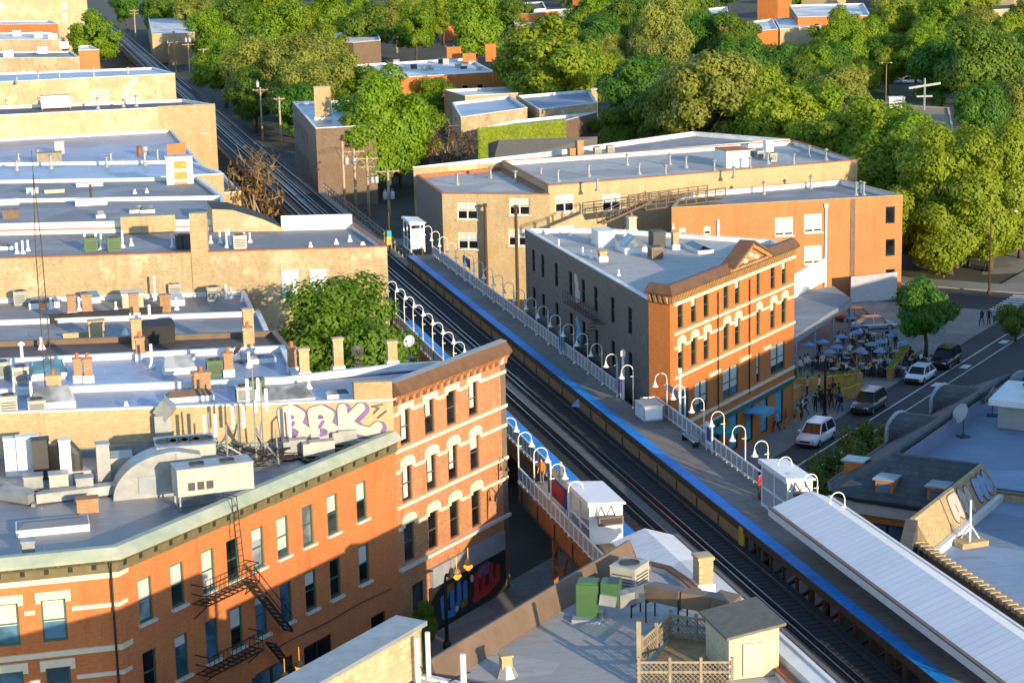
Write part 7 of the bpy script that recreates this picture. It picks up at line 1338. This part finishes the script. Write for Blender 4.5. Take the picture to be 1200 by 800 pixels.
# ------------------------------------------------------------- utility poles in the alley
def pole(p, h, label, arms=((.93, 2.6),), cans=(), rz=0., arm_rz=None, lamp=None):
    t = thing('utility_pole', label, 'utility pole', tuple(p), rz, 'utility poles in the alley'); m = MB(); m.tube([(0, 0, 0), (0, 0, h)], [.24, .17], 8); part('pole', m, 'pole_wood', t, True, True)
    for f, w in arms:
        m = MB(); m.box((0, .12, h*f), (w, .11, .13)); m.bar((-w*.35, .12, h*f), (0, .1, h*f-.7), .05); m.bar((w*.35, .12, h*f), (0, .1, h*f-.7), .05)
        for x in (-.45, -.2, .2, .45): m.lathe((x*w, .12, h*f+.06), [(.05, 0), (.07, .08), (.03, .2)], 6)
        part('crossarm', m, 'pole_wood', t, local=True)
    for x, z in cans:
        m = MB(); m.lathe((x, -.35, z), [(.28, 0), (.3, .1), (.3, .95), (.24, 1.05), (.05, 1.1)], 10); m.tube([(x-.1, -.35, z+1.05), (x-.1, -.35, z+1.4)], .05, 5); m.tube([(x+.1, -.35, z+1.05), (x+.1, -.35, z+1.4)], .05, 5); m.bar((x, -.35, z+.6), (0, 0, z+.6), .06); part('transformer', m, 'transformer', t, True, True)
    return t
PL = []
for px, pyb, pyt, kw, lb in ((405, 264, 168, dict(cans=((.5, 8.6),), arms=()), 'utility pole with one pale transformer, tallest of the alley cluster'), (418, 258, 176, dict(arms=((.96, 3.), (.86, 2.4)), cans=((.0, 8.0),)), 'utility pole with double crossarms in the alley cluster'), (433, 264, 185, dict(arms=((.97, 3.2), (.85, 2.2)), cans=((.6, 6.0), (1.2, 6.0))), 'utility pole with two transformers beside the apartment block'), (457, 272, 200, dict(arms=((.97, 3.2),), cans=((-.5, 4.6), (.5, 4.6))), 'utility pole with two low blue-grey transformers nearest the platform end'), (308, 165, 104, dict(arms=((.95, 3.),), cans=((-.5, 10.5),)), 'utility pole left of the dark alley brick building'), (330, 178, 115, dict(arms=((.96, 2.),)), 'leaning utility pole in front of the dark alley brick building'), (223, 98, 52, dict(arms=((.96, 3.2),), cans=((-.5, 11.), (.5, 11.))), 'distant utility pole with two transformers right of the tracks'), (206, 84, 38, dict(arms=((.97, 1.),)), 'tall bare distant utility pole right of the tracks'), (240, 92, 58, dict(arms=((.97, 3.),)), 'distant utility pole before the green trees'), (283, 140, 97, dict(arms=((.97, 1.6),)), 'slim distant utility pole near the alley mouth'), (383, 205, 153, dict(arms=((.95, 2.6),), cans=((-.9, 7.4), (-.3, 7.4))), 'utility pole with paired transformers at the alley building corner'), (160, 60, 12, dict(arms=((.96, 3.), (.88, 3.))), 'far utility pole with many crossarms beside the tracks')):
    b = W(px, pyb, 0); dist = (b-Vector((0, 0, CAMH))).dot(_f); h = (pyb-pyt)*dist/FPX*1.02; pole(b, h, lb, rz=R(8), **kw); PL.append((b, h))
wm = MB()
def wires(a, b, offs):
    for o in offs:
        p = PL[a][0]+Vector((o, .1, PL[a][1]*.95)); q = PL[b][0]+Vector((o, .1, PL[b][1]*.95)); wm.tube([p+(q-p)*(i/8)-Vector((0, 0, 1.2*(1-(2*i/8-1)**2))) for i in range(9)], .03, 3, caps=False)
for a, b in ((3, 2), (2, 1), (1, 0), (0, 10), (10, 5), (5, 4), (4, 9), (9, 8), (8, 6), (6, 7), (7, 11)): wires(a, b, (-1., .0, 1.))
tag(solo('overhead_wires', wm, 'steel_black', 'sagging overhead wires strung between the alley utility poles', 'wires', tuple(PL[0][0])), kind='stuff')
for px, py, h, lb in ((571, 352, 11, 'dark slim pole standing behind the narrow platform, left of two'), (607, 362, 11.5, 'thick dark pole beside the dark brick wall of the pediment building')): b = W(px, py, 0); m = MB(); m.tube([(0, 0, 0), (0, 0, h)], [.2, .16], 8); m.box((0, .05, h-.2), (.5, .3, .3)); solo('steel_pole', m, 'rust_dark', lb, 'pole', tuple(b), local=True)
q = UV(131.6, 45.2, 6); m = MB(); m.tube([(0, 0, 0), (0, 0, 4.2)], .09, 8); m.box((0, 0, 4.1), (.25, .25, .3)); solo('camera_pole', m, 'lamp_white', 'white pole thicker than the lamps beside the second lamp past the cabinet', 'pole', tuple(q), local=True)
q = UV(140.5, 43.7, 6); m = MB(); m.tube([(0, 0, 0), (0, 0, 3.9)], .11, 8); m.box((0, 0, 3.6), (.35, .3, .4)); solo('camera_pole', m, 'lamp_white', 'thick white pole at the step in the right platform', 'pole', tuple(q), local=True)
# ------------------------------------------------------------- other buildings in the distance, right of the tracks
def far(lb, z, pts, wall, roof='roof_pale', cap='white_roofcoat', zr=None, **k):
    q = [P2(px, py, z) for px, py in pts]
    return building('far_building', lb, q, z, zr or z-.5, wall, roof, cap, **k)
wa = [dict(s=s, w=1.0, z=z, h=2., frame='frame_black', pane='glass_dark') for s in (4, 8, 12, 16, 20, 24, 28) for z in (3.2, 7.6)]
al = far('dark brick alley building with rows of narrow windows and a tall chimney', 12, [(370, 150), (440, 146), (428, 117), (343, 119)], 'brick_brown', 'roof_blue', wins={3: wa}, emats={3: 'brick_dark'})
im = MB(); rr = random.Random(4); qa, qb = W(561, 151, 8.5), W(662, 142, 8.5); qd = (qb-qa)
for k in range(5200):
    s = .34; c = qa+qd*rr.random()+Vector((0, -rr.uniform(.05, .4), -rr.random()**1.3*8)); an = rr.uniform(0, 6.28); im.add([c+Vector((s*math.cos(an), -.05, s*math.sin(an))), c+Vector((-s*math.sin(an), .08, s*math.cos(an))), c+Vector((-s*math.cos(an), -.12, -s*math.sin(an))), c+Vector((s*math.sin(an), .03, -s*math.cos(an)))], [(0, 1, 2, 3)])
IVY = im
chimney(al, W(379, 140, 11.5), 11.5, 5.2, 2.6, 1.6, R(5), 'brick_yellow', 'white_roofcoat', 0)
bg = far('wide building with a white flat roof, orange brick front and capped chimneys', 10, [(446, 92), (580, 84), (548, 68), (410, 76)], 'brick_red', 'roof_white', wins={0: [dict(s=s, w=1.5, z=5.4, h=2.2, frame='frame_white', pane='glass_dark') for s in (19, 22.5, 26)]}, emats={3: 'brick_brown'})
for px, py, h, w in ((585, 100, 9, 2.6), (532, 68, 2.6, 3.4), (550, 74, 2.2, 3), (575, 72, 4, 2.4)): chimney(bg, W(px, py+(-10 if h > 8 else 0), 9.5), 9.5 if h < 8 else 4, h, w, 1.6, R(5), 'brick_red', None, 3)
for i in range(12): curb_box(bg, W(455+i*10+rf.uniform(-3, 3), 76+rf.uniform(-3, 8), 9.5), 9.5, 1.4, 1., rf.uniform(.5, 1.2), R(5), 'ac_dark' if i % 3 == 0 else 'galv')
m = MB(); b = W(606, 106, 0); n = 8; m.lathe((b.x, b.y, 0), [(2.6, 0), (2.6, 9.2)], n, 1); m.lathe((b.x, b.y, 9.2), [(3.1, 0), (2.4, 1.8), (.05, 5.2)], n, 0); solo('turret', m, ['roof_dark', 'brick_brown'], 'pointed dark grey turret right of the white flat roof', 'turret', (b.x, b.y, 0))
far('brown brick building half hidden by olive trees near the top', 9, [(414, 50), (446, 47), (440, 33), (322, 48)], 'brick_brown', 'roof_white')
far('ivy covered building with a blue-grey roof behind the shingle house', 8.5, [(562, 150), (662, 141), (700, 131), (600, 141)], 'brick_brown', 'roof_grey'); part('ivy', IVY, 'leaf_yellow', bpy.data.objects[[o.name for o in bpy.data.objects if o.get('label', '').startswith('ivy covered building')][0]])
far('tan walled flat roofed building with a blue shaded roof', 9, [(540, 137), (618, 126), (598, 112), (530, 120)], 'brick_tan', 'roof_blue'); far('pale flat roofed building with stepped white parapets beside the dark tree', 9, [(632, 128), (700, 120), (690, 105), (606, 112)], 'brick_tan', 'roof_blue'); far('long pale roofed building behind the stepped parapets', 8, [(545, 112), (700, 104), (680, 98), (520, 105)], 'brick_cream', 'roof_white')
for px, py in ((582, 143), (614, 147), (628, 145)): pass
gh = MB(); a, b, c, d_ = W(577, 192, 8), W(700, 184, 8), W(700, 160, 10.5), W(585, 164, 10.5); gh.add([a, b, c, d_], [(0, 1, 2, 3)], 0); gh.add([a-Vector((0, 0, 8)), b-Vector((0, 0, 8)), b, a], [(0, 1, 2, 3)], 1); e = W(572, 168, 8); gh.add([e-Vector((0, 0, 8)), a-Vector((0, 0, 8)), a, d_, e], [(0, 1, 2, 3, 4)], 1); f_ = c+T*6-Vector((0, 0, 2.5)); gh.add([d_, c, f_, e+Vector((0, 0, 0))], [(0, 1, 2, 3)], 0)
solo('house', gh, ['roof_shingle', 'brick_dark'], 'house with a broad grey-green shingle roof behind the tan apartment block', 'house', tuple(a-Vector((0, 0, 8))))
fb = far('house with a flat blue roof and dark walls beside the shingle roof', 10.2, [(607, 192), (640, 192), (655, 184), (618, 180)], 'clapboard', 'roof_blue')
for lb, z, pts, wl, rf_ in (('red brick row house with a white roof, left of the distant terrace', 9, [(868, 38), (912, 34), (905, 22), (858, 28)], 'brick_red', 'roof_white'), ('tan row house with white parapets in the distant terrace', 9, [(914, 34), (962, 30), (955, 18), (908, 22)], 'brick_cream', 'roof_white'), ('orange brick block with arched tops in the distant terrace', 11, [(935, 20), (1020, 18), (1012, 4), (925, 6)], 'brick_red', 'roof_white'), ('grey fronted house at the right end of the distant terrace', 9, [(986, 36), (1024, 34), (1018, 22), (980, 24)], 'fence_panel', 'roof_dark'), ('orange brick house peeking over trees at the top centre', 9, [(645, 22), (677, 20), (672, 10), (638, 12)], 'brick_red', 'roof_white'), ('pale house peeking over trees at the top centre', 9, [(604, 30), (642, 26), (636, 18), (600, 20)], 'brick_red', 'roof_white'), ('white house gable among trees at the top', 9, [(610, 12), (640, 10), (636, 2), (606, 4)], 'white_paint', 'roof_dark'), ('narrow tan house in the trees near the top right', 10, [(838, 26), (856, 24), (852, 8), (830, 10)], 'brick_cream', 'roof_white'), ('ivy covered tower house at the top centre', 11, [(696, 24), (728, 22), (722, 6), (690, 8)], 'leaf_vine', 'roof_dark'), ('pale stone house at the top right corner', 9, [(1156, 12), (1190, 10), (1186, 0), (1150, 2)], 'brick_cream', 'roof_dark'), ('yellow fronted house among olive trees near the top left', 9, [(262, 26), (283, 24), (278, 16), (256, 18)], 'brick_cream', 'roof_white'), ('orange brick house among trees near the top', 9, [(516, 18), (540, 16), (536, 8), (510, 10)], 'brick_red', 'roof_white'), ('tan roofed low house in olive trees', 8, [(386, 28), (408, 26), (404, 16), (380, 18)], 'brick_red', 'roof_shingle')): far(lb, z, pts, wl, rf_)
for lb, z, pts, wl, rf_ in (('small pale building with cluttered white roof right of the far tracks', 9, [(178, 40), (228, 38), (226, 12), (172, 13)], 'brick_cream', 'roof_white'), ('small brick building behind the bare distant utility pole', 7, [(196, 50), (222, 48), (220, 36), (194, 38)], 'brick_chimney', 'roof_grey')): far(lb, z, pts, wl, rf_)
pk = far('low park building with a broad tan gravel roof and a white vent box', 4.5, [(1010, 150), (1118, 154), (1112, 126), (1024, 121)], 'brick_tan', 'platform_tan', 'siding_cream', zr=4.3); curb_box(pk, W(1050, 126, 4.3), 4.3, 3, 2, 2, R(0)); m = MB(); q = W(1083, 129, 4.3); m.tube([q, q+Vector((0, 0, 6))], .2, 6); m.bar(q+Vector((-3, 0, 4.2)), q+Vector((3, 0, 5.0)), .4); m.bar(q+Vector((-1.5, 0, 2.6)), q+Vector((1.5, 0, 2.6)), .3); part('roof_mast', m, 'galv', pk)
street_lamp(tuple(W(1082, 112, 0)), 10, .1, 0, 'sunlit pale lamp globe behind the park building', 'bark_pale', 'lantern')
sheet('path', [W(1160, 296, 0), W(1240, 292, 0), W(1240, 318, 0), W(1150, 322, 0)], .01, 'walk'); sheet('lawn', [W(985, 116, 0), W(1230, 118, 0), W(1230, 96, 0), W(980, 92, 0)], .0, 'lawn'); sheet('road', [W(980, 101, 0), W(1240, 106, 0), W(1240, 98, 0), W(980, 94, 0)], .01, 'asphalt')
# lanterns over the shop fronts on the corner
def lantern(p, label):
    t = thing('hanging_lantern', label, 'lantern', p, 0, 'orange lanterns over the shop fronts'); m = MB(); m.tube([(0, 0, .1), (0, 0, 1.2)], .02, 5); sphere(m, (0, 0, .22), .24, 1); m.lathe((0, 0, -.25), [(.1, 0), (.28, .2), (.28, .3), (.1, .45)], 10, 0); part('globe', m, ['lantern', 'wood'], t, True, True)
for p, lb in ((DE(95.9, EF+.9, 3.4), 'orange globe lantern left of two at the mural shop front'), (DE(97.2, EF+.9, 3.6), 'orange globe lantern right of two at the mural shop front'), (DE(78.6, EF+1., 2.9), 'orange globe lantern left of two below the fire escape'), (DE(79.9, EF+1., 3.1), 'orange globe lantern right of two below the fire escape')): lantern(tuple(p), lb)
street_lamp(tuple(DE(92.6, -60.6, .13)), 4.6, .1, 0, 'black street lamp post on the shaded pavement by the mural', 'steel_black', 'frame_black'); tree('mid', DE(91.2, -61.2, .1), .8, 3.2, 'small dark potted tree on the shaded pavement')
for s, z, lb in ((102.4, 8.8, 'wall lamp on the right corner of the brick building'), (101.0, 7.2, 'wall lamp above the corner stair of the brick building')): q = DE(s, EF, z); t = thing('wall_lamp', lb, 'lamp', tuple(q), 0); m = MB(); m.tube([q+E*.03-Vector((0, 0, 1.8)), q+E*.1, q+E*.35+Vector((0, 0, .35)), q+E*.7, q+E*.7-Vector((0, 0, .3))], .035, 6); m.lathe(tuple(q+E*.7-Vector((0, 0, .5))), [(.16, 0), (.06, .25)], 8); part('arm', m, 'steel_black', t)
